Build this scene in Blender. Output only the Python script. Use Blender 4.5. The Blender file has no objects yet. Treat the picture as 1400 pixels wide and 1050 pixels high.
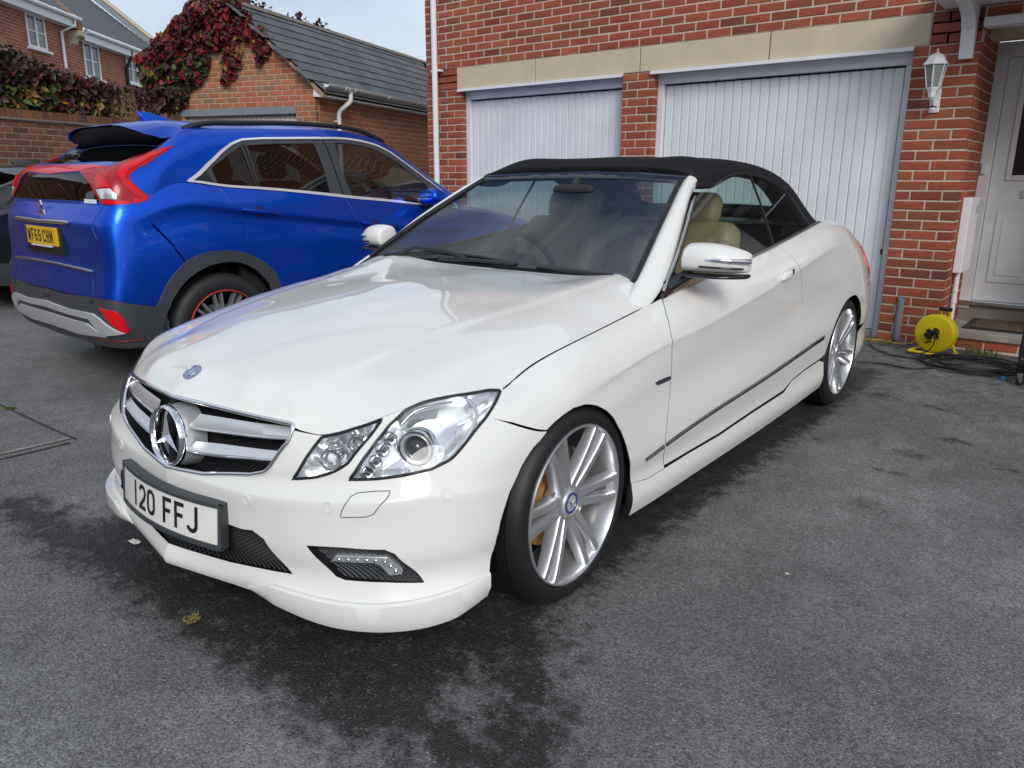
import bpy, bmesh, math, random
import numpy as np
from mathutils import Vector, Matrix
from mathutils.bvhtree import BVHTree
from mathutils.geometry import delaunay_2d_cdt
random.seed(7)
SC = bpy.context.scene
COL = SC.collection
RAD = math.radians
# ------------------------------------------------------------------ camera
# world: X along the garage front (to the right), Y into the garages, Z up
FPX, W0, H0 = 1043.43, 1400.0, 1050.0
CAMP = np.array([1.0875, -6.7444, 1.2771])
CAMR = np.array([[0.7799, 0.6259, 0.0032], [0.1647, -0.2003, -0.9658], [-0.6038, 0.7538, -0.2593]])
_u, _s, _v = np.linalg.svd(CAMR); CAMR = _u @ _v
cd = bpy.data.cameras.new('camera'); cam = bpy.data.objects.new('camera', cd); COL.objects.link(cam)
cd.sensor_width = 36.0; cd.lens = FPX / W0 * 36.0; cd.clip_start = 0.05; cd.clip_end = 2000
mw = Matrix.Identity(4)
for i in range(3):
    mw[i][0] = CAMR[0][i]; mw[i][1] = -CAMR[1][i]; mw[i][2] = -CAMR[2][i]; mw[i][3] = CAMP[i]
cam.matrix_world = mw
SC.camera = cam
SC.render.resolution_x, SC.render.resolution_y = 1024, 768
# ------------------------------------------------------------------ world, sun, exposure
SUN_EL, SUN_AZ = RAD(32), RAD(318)          # azimuth: direction the light comes from, measured from +X
wd = bpy.data.worlds.new('World'); SC.world = wd; wd.use_nodes = True
nt = wd.node_tree; nt.nodes.clear()
def _wn(t, **k):
    n = nt.nodes.new(t)
    for a, b in k.items(): setattr(n, a, b)
    return n
wout = _wn('ShaderNodeOutputWorld'); wbg = _wn('ShaderNodeBackground'); wbg.inputs[1].default_value = 0.115
sky = _wn('ShaderNodeTexSky', sky_type='NISHITA', sun_disc=False); sky.sun_elevation = SUN_EL
sky.sun_rotation = RAD(90) - SUN_AZ; sky.air_density = 1.0; sky.dust_density = 1.6
tc = _wn('ShaderNodeTexCoord')
mp = _wn('ShaderNodeMapping'); mp.inputs['Scale'].default_value = (1.0, 1.0, 2.6); mp.inputs['Location'].default_value = (0.37, 0.9, 0.2)
nz = _wn('ShaderNodeTexNoise'); nz.inputs['Scale'].default_value = 2.1; nz.inputs['Detail'].default_value = 9; nz.inputs['Roughness'].default_value = 0.56; nz.inputs['Distortion'].default_value = 0.25
cr = _wn('ShaderNodeValToRGB'); cr.color_ramp.elements[0].position = 0.33; cr.color_ramp.elements[1].position = 0.58
nz2 = _wn('ShaderNodeTexNoise'); nz2.inputs['Scale'].default_value = 3.3; nz2.inputs['Detail'].default_value = 7
cr2 = _wn('ShaderNodeValToRGB'); cr2.color_ramp.elements[0].position = 0.30; cr2.color_ramp.elements[1].position = 0.72
cr2.color_ramp.elements[0].color = (3.2, 3.6, 4.2, 1); cr2.color_ramp.elements[1].color = (6.0, 6.5, 6.9, 1)
mx = _wn('ShaderNodeMix', data_type='RGBA')
L = nt.links.new
L(tc.outputs['Generated'], mp.inputs[0]); L(mp.outputs[0], nz.inputs['Vector']); L(mp.outputs[0], nz2.inputs['Vector'])
L(nz.outputs['Fac'], cr.inputs[0]); L(nz2.outputs['Fac'], cr2.inputs[0])
sep = _wn('ShaderNodeSeparateXYZ'); L(tc.outputs['Generated'], sep.inputs[0])
hz = _wn('ShaderNodeMapRange'); hz.inputs[1].default_value = 0.0; hz.inputs[2].default_value = 0.5; hz.inputs[3].default_value = 1.0; hz.inputs[4].default_value = 0.0; L(sep.outputs[2], hz.inputs[0])
mxx = _wn('ShaderNodeMath', operation='MAXIMUM'); L(cr.outputs[0], mxx.inputs[0]); L(hz.outputs[0], mxx.inputs[1])
L(mxx.outputs[0], mx.inputs[0]); L(sky.outputs[0], mx.inputs[6]); L(cr2.outputs[0], mx.inputs[7])
L(mx.outputs[2], wbg.inputs[0]); L(wbg.outputs[0], wout.inputs[0])
sl = bpy.data.lights.new('sun', 'SUN'); sl.energy = 1.4; sl.angle = RAD(24); sl.color = (1.0, 0.975, 0.94)
so = bpy.data.objects.new('sun', sl); COL.objects.link(so)
_d = Vector((math.cos(SUN_EL) * math.cos(SUN_AZ), math.cos(SUN_EL) * math.sin(SUN_AZ), math.sin(SUN_EL)))
so.rotation_euler = _d.to_track_quat('Z', 'Y').to_euler(); so.location = _d * 30
SC.view_settings.view_transform = 'Standard'; SC.view_settings.look = 'None'
SC.view_settings.gamma = 1; SC.view_settings.use_curve_mapping = False
SC.view_settings.exposure = 0.40
SC.render.engine = 'CYCLES'
# ------------------------------------------------------------------ materials
MATS = {}
def mat(name, col=(.5, .5, .5), rough=.5, metal=0.0, coat=0.0, spec=.5, noise=None, bump=None, emit=None, trans=0, alpha=None, cvar=None, ramp=None):
    """noise=(scale, amount) darkens and lightens the colour; bump=(scale, strength, distance)"""
    m = bpy.data.materials.new(name); m.use_nodes = True; MATS[name] = m
    t = m.node_tree; b = t.nodes['Principled BSDF']
    b.inputs['Base Color'].default_value = (*col, 1); b.inputs['Roughness'].default_value = rough
    b.inputs['Metallic'].default_value = metal; b.inputs['Coat Weight'].default_value = coat; b.inputs['Coat Roughness'].default_value = .03
    b.inputs['Specular IOR Level'].default_value = spec
    if trans: b.inputs['Transmission Weight'].default_value = trans
    if emit: b.inputs['Emission Color'].default_value = (*emit[:3], 1); b.inputs['Emission Strength'].default_value = emit[3]
    co = None
    def coord():
        n = t.nodes.new('ShaderNodeTexCoord'); return n.outputs['Object']
    last = None
    if noise or bump or cvar or ramp: co = coord()
    if noise:
        n = t.nodes.new('ShaderNodeTexNoise'); n.inputs['Scale'].default_value = noise[0]; n.inputs['Detail'].default_value = 8; n.inputs['Roughness'].default_value = .62
        t.links.new(co, n.inputs['Vector'])
        r = t.nodes.new('ShaderNodeMapRange'); r.inputs[1].default_value = .25; r.inputs[2].default_value = .75
        r.inputs[3].default_value = 1 - noise[1]; r.inputs[4].default_value = 1 + noise[1]; t.links.new(n.outputs['Fac'], r.inputs[0])
        mu = t.nodes.new('ShaderNodeMix'); mu.data_type = 'RGBA'; mu.blend_type = 'MULTIPLY'; mu.inputs[0].default_value = 1
        mu.inputs[6].default_value = (*col, 1); t.links.new(r.outputs[0], mu.inputs[7]); last = mu.outputs[2]
        if len(noise) > 2:
            r2 = t.nodes.new('ShaderNodeMapRange'); r2.inputs[3].default_value = max(0, rough - noise[2]); r2.inputs[4].default_value = min(1, rough + noise[2])
            t.links.new(n.outputs['Fac'], r2.inputs[0]); t.links.new(r2.outputs[0], b.inputs['Roughness'])
    if cvar:      # every object its own shade: (list of colours)
        oi = t.nodes.new('ShaderNodeObjectInfo'); rp = t.nodes.new('ShaderNodeValToRGB'); rp.color_ramp.interpolation = 'LINEAR'
        e = rp.color_ramp.elements
        while len(e) < len(cvar): e.new(0.5)
        for i, c in enumerate(cvar): e[i].position = i / (len(cvar) - 1); e[i].color = (*c, 1)
        t.links.new(oi.outputs['Random'], rp.inputs[0])
        if last:
            mu.inputs[6].default_value = (1, 1, 1, 1); t.links.new(rp.outputs[0], mu.inputs[6])
        else: last = rp.outputs[0]
    if last: t.links.new(last, b.inputs['Base Color'])
    if bump:
        n = t.nodes.new('ShaderNodeTexNoise'); n.inputs['Scale'].default_value = bump[0]; n.inputs['Detail'].default_value = 6
        t.links.new(co, n.inputs['Vector']); bp = t.nodes.new('ShaderNodeBump'); bp.inputs['Strength'].default_value = bump[1]; bp.inputs['Distance'].default_value = bump[2]
        t.links.new(n.outputs['Fac'], bp.inputs['Height']); t.links.new(bp.outputs[0], b.inputs['Normal'])
    return m
def glassmat(name, tint=(.75, .85, .83), rough=0.0, ior=1.5, film=0.0):
    m = bpy.data.materials.new(name); m.use_nodes = True; MATS[name] = m
    t = m.node_tree; t.nodes.clear(); o = t.nodes.new('ShaderNodeOutputMaterial')
    tr = t.nodes.new('ShaderNodeBsdfTransparent'); tr.inputs[0].default_value = (*tint, 1)
    gl = t.nodes.new('ShaderNodeBsdfGlossy'); gl.inputs['Roughness'].default_value = rough
    fr = t.nodes.new('ShaderNodeFresnel')
    ge = t.nodes.new('ShaderNodeNewGeometry'); mr = t.nodes.new('ShaderNodeMapRange'); mr.inputs[3].default_value = ior; mr.inputs[4].default_value = 1 / ior   # a thin pane: both faces reflect alike
    t.links.new(ge.outputs['Backfacing'], mr.inputs[0]); t.links.new(mr.outputs[0], fr.inputs['IOR'])
    ad = t.nodes.new('ShaderNodeMath'); ad.operation = 'ADD'; ad.use_clamp = True; ad.inputs[1].default_value = film
    mi = t.nodes.new('ShaderNodeMixShader')
    t.links.new(fr.outputs[0], ad.inputs[0]); t.links.new(ad.outputs[0], mi.inputs[0]); t.links.new(tr.outputs[0], mi.inputs[1]); t.links.new(gl.outputs[0], mi.inputs[2])
    t.links.new(mi.outputs[0], o.inputs[0]); return m
M = MATS
mat('white_paint', (.755, .755, .73), .50, coat=1.0, spec=.15, noise=(3.0, .012)); M['white_paint'].node_tree.nodes['Principled BSDF'].inputs['Coat Roughness'].default_value = .008
mat('blue_paint', (.0, .085, .66), .34, metal=.80, coat=.40)
mat('black_paint', (.012, .012, .014), .25, coat=1.0)
mat('gloss_black', (.008, .008, .010), .08, coat=.6)
mat('satin_black', (.014, .015, .017), .42, bump=(90, .1, .001))
mat('grey_plastic', (.045, .052, .058), .50, bump=(220, .25, .0006), noise=(9, .10))
mat('void_black', (.004, .004, .005), .8, spec=.1)
mat('rubber', (.016, .017, .019), .62, noise=(14, .25), bump=(130, .2, .0008))
mat('seal_rubber', (.012, .012, .014), .45)
mat('chrome', (.82, .83, .85), .07, metal=1.0)
mat('bright_trim', (.84, .85, .87), .22, metal=.45, coat=.5); mat('satin_chrome', (.62, .64, .67), .22, metal=1.0)
mat('silver', (.68, .70, .73), .34, metal=.55, coat=.5, noise=(25, .03))
mat('rim_silver', (.64, .65, .67), .30, metal=.80, coat=.8, noise=(14, .06))
mat('brake_iron', (.30, .30, .30), .35, metal=.9, noise=(40, .2))
mat('rust', (.42, .20, .055), .65, metal=.2, noise=(40, .35))
mat('canvas', (.0095, .0105, .013), .92, spec=.25, noise=(6, .25), bump=(420, .35, .0008))
mat('tan_leather', (.42, .275, .150), .48, noise=(8, .10), bump=(160, .2, .001))
mat('dark_trim', (.016, .016, .018), .6, noise=(10, .2))
mat('grey_cloth', (.05, .052, .056), .9, bump=(300, .3, .001))
mat('lamp_silver', (.92, .94, .96), .20, metal=.80)
mat('plate_white', (.80, .80, .76), .28, coat=.3)
mat('plate_yellow', (.82, .50, .02), .30, coat=.3)
mat('plate_black', (.010, .010, .010), .4)
mat('badge_blue', (.035, .045, .20), .25, coat=1); mat('badge_silver', (.26, .30, .52), .25, metal=.5, coat=1); mat('badge_dark', (.022, .022, .055), .2, coat=1)
mat('red_lens', (.62, .004, .010), .25, coat=.35, spec=.3)
mat('red_dark', (.36, .003, .008), .25, coat=.35, spec=.3)
mat('amber', (.75, .2, .02), .2, coat=1)
mat('red_line', (.62, .05, .03), .4); mat('dark_red_line', (.22, .015, .015), .4)
glassmat('windscreen_glass', (.36, .46, .50), ior=2.1)
glassmat('side_glass', (.66, .79, .76), ior=1.6)
glassmat('tint_glass', (.09, .095, .10), ior=1.75)
def tyremat():
    m = mat('tyre_rubber', (.0085, .009, .010), .55, noise=(14, .25)); t = m.node_tree; N = t.nodes.new; K = t.links.new; b = t.nodes['Principled BSDF']
    co = N('ShaderNodeTexCoord'); sx = N('ShaderNodeSeparateXYZ'); K(co.outputs['Object'], sx.inputs[0])
    def mth(op, a, b_=None):
        n = N('ShaderNodeMath'); n.operation = op
        for i, v in enumerate((a, b_)):
            if v is None: continue
            if isinstance(v, (int, float)): n.inputs[i].default_value = v
            else: K(v, n.inputs[i])
        return n.outputs[0]
    ang = mth('ARCTAN2', sx.outputs[2], sx.outputs[0]); r2 = mth('ADD', mth('MULTIPLY', sx.outputs[0], sx.outputs[0]), mth('MULTIPLY', sx.outputs[2], sx.outputs[2])); r = mth('SQRT', r2)
    sipe = mth('GREATER_THAN', mth('SINE', mth('ADD', mth('MULTIPLY', ang, 74.0), mth('MULTIPLY', sx.outputs[1], 60.0))), .90); tread = mth('GREATER_THAN', r, .306)
    ring = mth('GREATER_THAN', mth('SINE', mth('MULTIPLY', r, 520.0)), .75); side = mth('LESS_THAN', r, .300)
    txt = mth('MULTIPLY', mth('GREATER_THAN', mth('SINE', mth('MULTIPLY', ang, 96.0)), .1), mth('MULTIPLY', mth('GREATER_THAN', mth('SINE', mth('MULTIPLY', ang, 3.0)), .35), mth('MULTIPLY', mth('GREATER_THAN', r, .272), mth('LESS_THAN', r, .290))))
    hgt = mth('ADD', mth('MULTIPLY', mth('MULTIPLY', sipe, tread), -1.0), mth('ADD', mth('MULTIPLY', mth('MULTIPLY', ring, side), .25), mth('MULTIPLY', txt, .5)))
    bp = N('ShaderNodeBump'); bp.inputs['Strength'].default_value = .9; bp.inputs['Distance'].default_value = .003; K(hgt, bp.inputs['Height']); K(bp.outputs[0], b.inputs['Normal'])
tyremat()
glassmat('lamp_glass', (.95, .96, .97), film=.0)
# ------------------------------------------------------------------ helpers
def sm(o, ang=40):
    for p in o.data.polygons: p.use_smooth = True
    try: o.data.set_sharp_from_angle(angle=RAD(ang))
    except Exception: pass
def link(o, parent=None):
    COL.objects.link(o)
    if parent is not None: o.parent = parent
    return o
def mesh(name, V, F, m, parent=None, smooth=None, mats=None):
    me = bpy.data.meshes.new(name); me.from_pydata([tuple(map(float, v)) for v in V], [], [tuple(f) for f in F]); me.update()
    if m is not None: me.materials.append(M[m] if isinstance(m, str) else m)
    o = link(bpy.data.objects.new(name, me), parent)
    if smooth: sm(o, smooth)
    return o
def thing(name, label, cat, loc=(0, 0, 0), rz=0, group=None):
    o = bpy.data.objects.new(name, None); o.empty_display_size = .1; COL.objects.link(o); o.location = loc; o.rotation_euler = (0, 0, rz)
    tag(o, label, cat, group); return o
def tag(o, label, cat, group=None):
    o['label'] = label; o['category'] = cat
    if group: o['group'] = group
    return o
def struct(o): o['kind'] = 'structure'; return o
class MB:
    """collects shapes of one part"""
    def __init__(s): s.V = []; s.F = []
    def add(s, V, F):
        k = len(s.V); s.V += [tuple(map(float, v)) for v in V]; s.F += [tuple(i + k for i in f) for f in F]; return s
    def box(s, a, b, M4=None):
        (x0, y0, z0), (x1, y1, z1) = a, b
        V = [(x, y, z) for x in (x0, x1) for y in (y0, y1) for z in (z0, z1)]
        if M4 is not None: V = [tuple(M4 @ Vector(v)) for v in V]
        return s.add(V, [(0, 1, 3, 2), (4, 6, 7, 5), (0, 4, 5, 1), (2, 3, 7, 6), (0, 2, 6, 4), (1, 5, 7, 3)])
    def tube(s, pts, r, n=8, closed=False, cap=True, flat=None):
        P = [Vector(p) for p in pts]; N = len(P); rr = r if isinstance(r, (list, tuple)) else [r] * N
        V = []; ref = None
        for i, p in enumerate(P):
            a = P[(i - 1) % N] if (closed or i > 0) else P[i]; b = P[(i + 1) % N] if (closed or i < N - 1) else P[i]
            t = (b - a).normalized()
            if ref is None: ref = Vector((0, 0, 1)) if abs(t.z) < .9 else Vector((1, 0, 0))
            e1 = (ref - t * ref.dot(t)); e1 = e1.normalized() if e1.length > 1e-6 else t.orthogonal().normalized()
            e2 = t.cross(e1); ref = e1
            for k in range(n):
                w = 2 * math.pi * k / n; fx = flat or 1.0
                V.append(p + e1 * (rr[i] * math.cos(w)) + e2 * (rr[i] * fx * math.sin(w)))
        F = []
        for i in range(N if closed else N - 1):
            for k in range(n):
                F.append((i * n + k, i * n + (k + 1) % n, ((i + 1) % N) * n + (k + 1) % n, ((i + 1) % N) * n + k))
        if cap and not closed: F += [tuple(range(n))[::-1], tuple((N - 1) * n + k for k in range(n))]
        return s.add(V, F)
    def lathe(s, prof, n=48, M4=None, cap=False):
        """prof: list of (r, h) round the local Y axis (h along y)"""
        V = []
        for r, h in prof:
            for k in range(n):
                w = 2 * math.pi * k / n; V.append((r * math.cos(w), h, r * math.sin(w)))
        if M4 is not None: V = [tuple(M4 @ Vector(v)) for v in V]
        F = []
        for i in range(len(prof) - 1):
            for k in range(n): F.append((i * n + k, i * n + (k + 1) % n, (i + 1) * n + (k + 1) % n, (i + 1) * n + k))
        if cap: F += [tuple(range(n)), tuple((len(prof) - 1) * n + k for k in range(n))[::-1]]
        return s.add(V, F)
    def prism(s, poly, a, b, f):
        """poly 2-D; f(p, q, h) -> 3-D; extruded from h=a to h=b"""
        n = len(poly); V = [f(p, q, a) for p, q in poly] + [f(p, q, b) for p, q in poly]
        F = [tuple(range(n))[::-1], tuple(range(n, 2 * n))] + [(i, (i + 1) % n, n + (i + 1) % n, n + i) for i in range(n)]
        return s.add(V, F)
    def build(s, name, m, parent=None, smooth=None, bevel=None, mirror=False):
        V = [(x, -y, z) for x, y, z in s.V] if mirror else s.V
        F = [f[::-1] for f in s.F] if mirror else s.F
        o = mesh(name, V, F, m, parent, smooth)
        bm = bmesh.new(); bm.from_mesh(o.data); bmesh.ops.recalc_face_normals(bm, faces=bm.faces); bm.to_mesh(o.data); bm.free()
        if smooth: sm(o, smooth)
        if bevel:
            md = o.modifiers.new('bevel', 'BEVEL'); md.width = bevel; md.segments = 2; md.limit_method = 'ANGLE'; md.angle_limit = RAD(35)
        return o
def copy_tree(o, parent=None):
    c = o.copy(); COL.objects.link(c)
    if parent is not None: c.parent = parent; c.matrix_parent_inverse = o.matrix_parent_inverse
    for ch in list(o.children): copy_tree(ch, c)
    return c
def ray(u, v):
    d = np.array([(u - W0 / 2) / FPX, (v - H0 / 2) / FPX, 1.0]); return CAMR.T @ d
def on_plane(u, v, p0, n):
    d = ray(u, v); n = np.array(n, float); return CAMP + d * (((np.array(p0, float) - CAMP) @ n) / (d @ n))
def ground(u, v, z=0.0): return on_plane(u, v, (0, 0, z), (0, 0, 1))
class Frame:
    """an upright local frame: origin and yaw"""
    def __init__(s, x, y, yaw): s.o = np.array([x, y, 0.0]); c, q = math.cos(yaw), math.sin(yaw); s.R = np.array([[c, -q, 0], [q, c, 0], [0, 0, 1]]); s.yaw = yaw
    def ray(s, u, v): return s.R.T @ (CAMP - s.o), s.R.T @ ray(u, v)
    def at(s, u, v, axis, val): o, d = s.ray(u, v); return o + d * ((val - o[axis]) / d[axis])
def nspline(t, Y):
    """natural cubic spline second derivatives; Y (n, k)"""
    n = len(t); Y = np.asarray(Y, float)
    A = np.zeros((n, n)); B = np.zeros_like(Y); A[0, 0] = A[-1, -1] = 1
    for i in range(1, n - 1):
        h0, h1 = t[i] - t[i - 1], t[i + 1] - t[i]
        A[i, i - 1] = h0; A[i, i] = 2 * (h0 + h1); A[i, i + 1] = h1
        B[i] = 6 * ((Y[i + 1] - Y[i]) / h1 - (Y[i] - Y[i - 1]) / h0)
    return np.linalg.solve(A, B)
def sp_eval(t, Y, x):
    t = np.asarray(t, float); Y = np.asarray(Y, float); S = nspline(t, Y); x = np.asarray(x, float)
    i = np.clip(np.searchsorted(t, x, side='right') - 1, 0, len(t) - 2); h = t[i + 1] - t[i]
    a = ((t[i + 1] - x) / h)[:, None]; b = ((x - t[i]) / h)[:, None]; h = h[:, None]
    return a * Y[i] + b * Y[i + 1] + ((a ** 3 - a) * S[i] + (b ** 3 - b) * S[i + 1]) * h * h / 6
def curve(pts, n=40):
    P = np.array(pts, float); t = np.r_[0, np.cumsum(np.linalg.norm(np.diff(P, axis=0), axis=1))]
    return sp_eval(t, P, np.linspace(0, t[-1], n))
def poly(pts, step):
    """densify a closed polygon with straight sides"""
    P = [np.array(p, float) for p in pts]; out = []
    for a, b in zip(P, P[1:] + P[:1]):
        k = max(1, int(math.ceil(np.linalg.norm(b - a) / step)))
        for i in range(k): out.append(a + (b - a) * i / k)
    return np.array(out)
def inside(P, pg):
    P = np.atleast_2d(P); x, y = P[:, 0], P[:, 1]; r = np.zeros(len(P), bool); pg = np.asarray(pg)
    for (x0, y0), (x1, y1) in zip(pg, np.roll(pg, -1, axis=0)):
        c = ((y0 > y) != (y1 > y)); 
        if y1 != y0: r ^= c & (x < (x1 - x0) * (y - y0) / (y1 - y0) + x0)
    return r
class Patch:
    """smooth surface through a net of points; domain in metres (a along the columns, b along the rows)"""
    def __init__(s, net, na=160, nb=64, frame=None, flip=False):
        net = np.array(net, float); nu, nv = net.shape[:2]
        du = np.linalg.norm(np.diff(net, axis=0), axis=2).mean(1); dv = np.linalg.norm(np.diff(net, axis=1), axis=2).mean(0)
        s.tu = np.r_[0, np.cumsum(du)]; s.tv = np.r_[0, np.cumsum(dv)]
        s.A, s.B = s.tu[-1], s.tv[-1]
        ga, gb = np.linspace(0, s.A, na), np.linspace(0, s.B, nb)
        X = sp_eval(s.tu, net.reshape(nu, -1), ga).reshape(na, nv, 3)
        X = sp_eval(s.tv, X.transpose(1, 0, 2).reshape(nv, -1), gb).reshape(nb, na, 3).transpose(1, 0, 2)
        s.finish(X, frame, flip)
    def finish(s, X, frame, flip):
        s.P = X; s.na, s.nb = X.shape[:2]; s.fr = frame
        n = np.cross(np.gradient(X, axis=0), np.gradient(X, axis=1)); n /= np.linalg.norm(n, axis=2, keepdims=True) + 1e-12
        s.N = -n if flip else n; s.bvh = None
    def _g(s, T, a, b):
        a = np.clip(np.asarray(a, float) / s.A * (s.na - 1), 0, s.na - 1 - 1e-9); b = np.clip(np.asarray(b, float) / s.B * (s.nb - 1), 0, s.nb - 1 - 1e-9)
        i, j = a.astype(int), b.astype(int); p, q = (a - i)[..., None], (b - j)[..., None]
        return T[i, j] * (1 - p) * (1 - q) + T[i + 1, j] * p * (1 - q) + T[i, j + 1] * (1 - p) * q + T[i + 1, j + 1] * p * q
    def pos(s, a, b, off=0.0):
        n = s.nrm(a, b); return s._g(s.P, a, b) + n * (np.asarray(off)[..., None] if np.ndim(off) else off)
    def nrm(s, a, b): n = s._g(s.N, a, b); return n / (np.linalg.norm(n, axis=-1, keepdims=True) + 1e-12)
    def solve(s, o, d, a, b):
        """ray / surface by Newton"""
        t = None
        for _ in range(14):
            p = s._g(s.P, a, b); e = 1e-3
            pa = (s._g(s.P, min(a + e, s.A), b) - s._g(s.P, max(a - e, 0), b)) / (min(a + e, s.A) - max(a - e, 0))
            pb = (s._g(s.P, a, min(b + e, s.B)) - s._g(s.P, a, max(b - e, 0))) / (min(b + e, s.B) - max(b - e, 0))
            if t is None: t = (p - o) @ d / (d @ d)
            r = o + t * d - p
            try: x = np.linalg.solve(np.c_[pa, pb, -d], r)
            except Exception: break
            a = min(max(a + x[0], 0), s.A); b = min(max(b + x[1], 0), s.B); t += x[2]
        return a, b
    def hit(s, u, v):
        if s.bvh is None:
            idx = np.arange(s.na * s.nb).reshape(s.na, s.nb)
            q = np.stack([idx[:-1, :-1], idx[1:, :-1], idx[1:, 1:], idx[:-1, 1:]], -1).reshape(-1, 4)
            s.bvh = BVHTree.FromPolygons([tuple(p) for p in s.P.reshape(-1, 3)], [tuple(map(int, r)) for r in q])
        o, d = s.fr.ray(u, v); d = d / np.linalg.norm(d)
        loc, _, i, _ = s.bvh.ray_cast(Vector(o), Vector(d))
        if loc is None:
            # nearest point of the surface to the ray
            Q = s.P.reshape(-1, 3) - o; tt = Q @ d; k = np.argmin(np.linalg.norm(Q - tt[:, None] * d, axis=1)); i, j = divmod(int(k), s.nb)
            return i * s.A / (s.na - 1), j * s.B / (s.nb - 1)
        i, j = divmod(i, s.nb - 1)
        return s.solve(o, d, (i + .5) * s.A / (s.na - 1), (j + .5) * s.B / (s.nb - 1))
    def trace(s, px): return [s.hit(*p) for p in px]
    def near(s, p):
        """domain point nearest a 3-D point"""
        k = np.argmin(np.linalg.norm(s.P.reshape(-1, 3) - np.array(p, float), axis=1)); i, j = divmod(int(k), s.nb)
        return (i * s.A / (s.na - 1), j * s.B / (s.nb - 1))
class HField(Patch):
    """z = f(x, y): thin-plate surface through scattered points, domain = (x - x0, y - y0)"""
    def __init__(s, pts, x0, x1, y0, y1, na=140, nb=80, frame=None, lam=1e-5, sym=True):
        P = np.array(pts, float)
        lam = np.broadcast_to(np.array(lam, float), (len(P),)).copy()
        if sym: k = P[:, 1] > 1e-6; lam = np.r_[lam, lam[k]]; P = np.r_[P, P[k] * [1, -1, 1]]
        n = len(P); d = np.linalg.norm(P[:, None, :2] - P[None, :, :2], axis=2); K = np.where(d > 0, d * d * np.log(d + 1e-20), 0) + np.diag(lam)
        T = np.c_[np.ones(n), P[:, :2]]; A = np.block([[K, T], [T.T, np.zeros((3, 3))]]); w = np.linalg.solve(A, np.r_[P[:, 2], 0, 0, 0])
        gx, gy = np.meshgrid(np.linspace(x0, x1, na), np.linspace(y0, y1, nb), indexing='ij')
        d = np.linalg.norm(np.stack([gx, gy], -1)[:, :, None, :] - P[None, None, :, :2], axis=3)
        z = (np.where(d > 0, d * d * np.log(d + 1e-20), 0) @ w[:n]) + w[n] + w[n + 1] * gx + w[n + 2] * gy
        s.A, s.B, s.x0, s.y0 = x1 - x0, y1 - y0, x0, y0
        s.finish(np.stack([gx, gy, z], -1), frame, False)
    def d(s, x, y): return (x - s.x0, y - s.y0)
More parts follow.
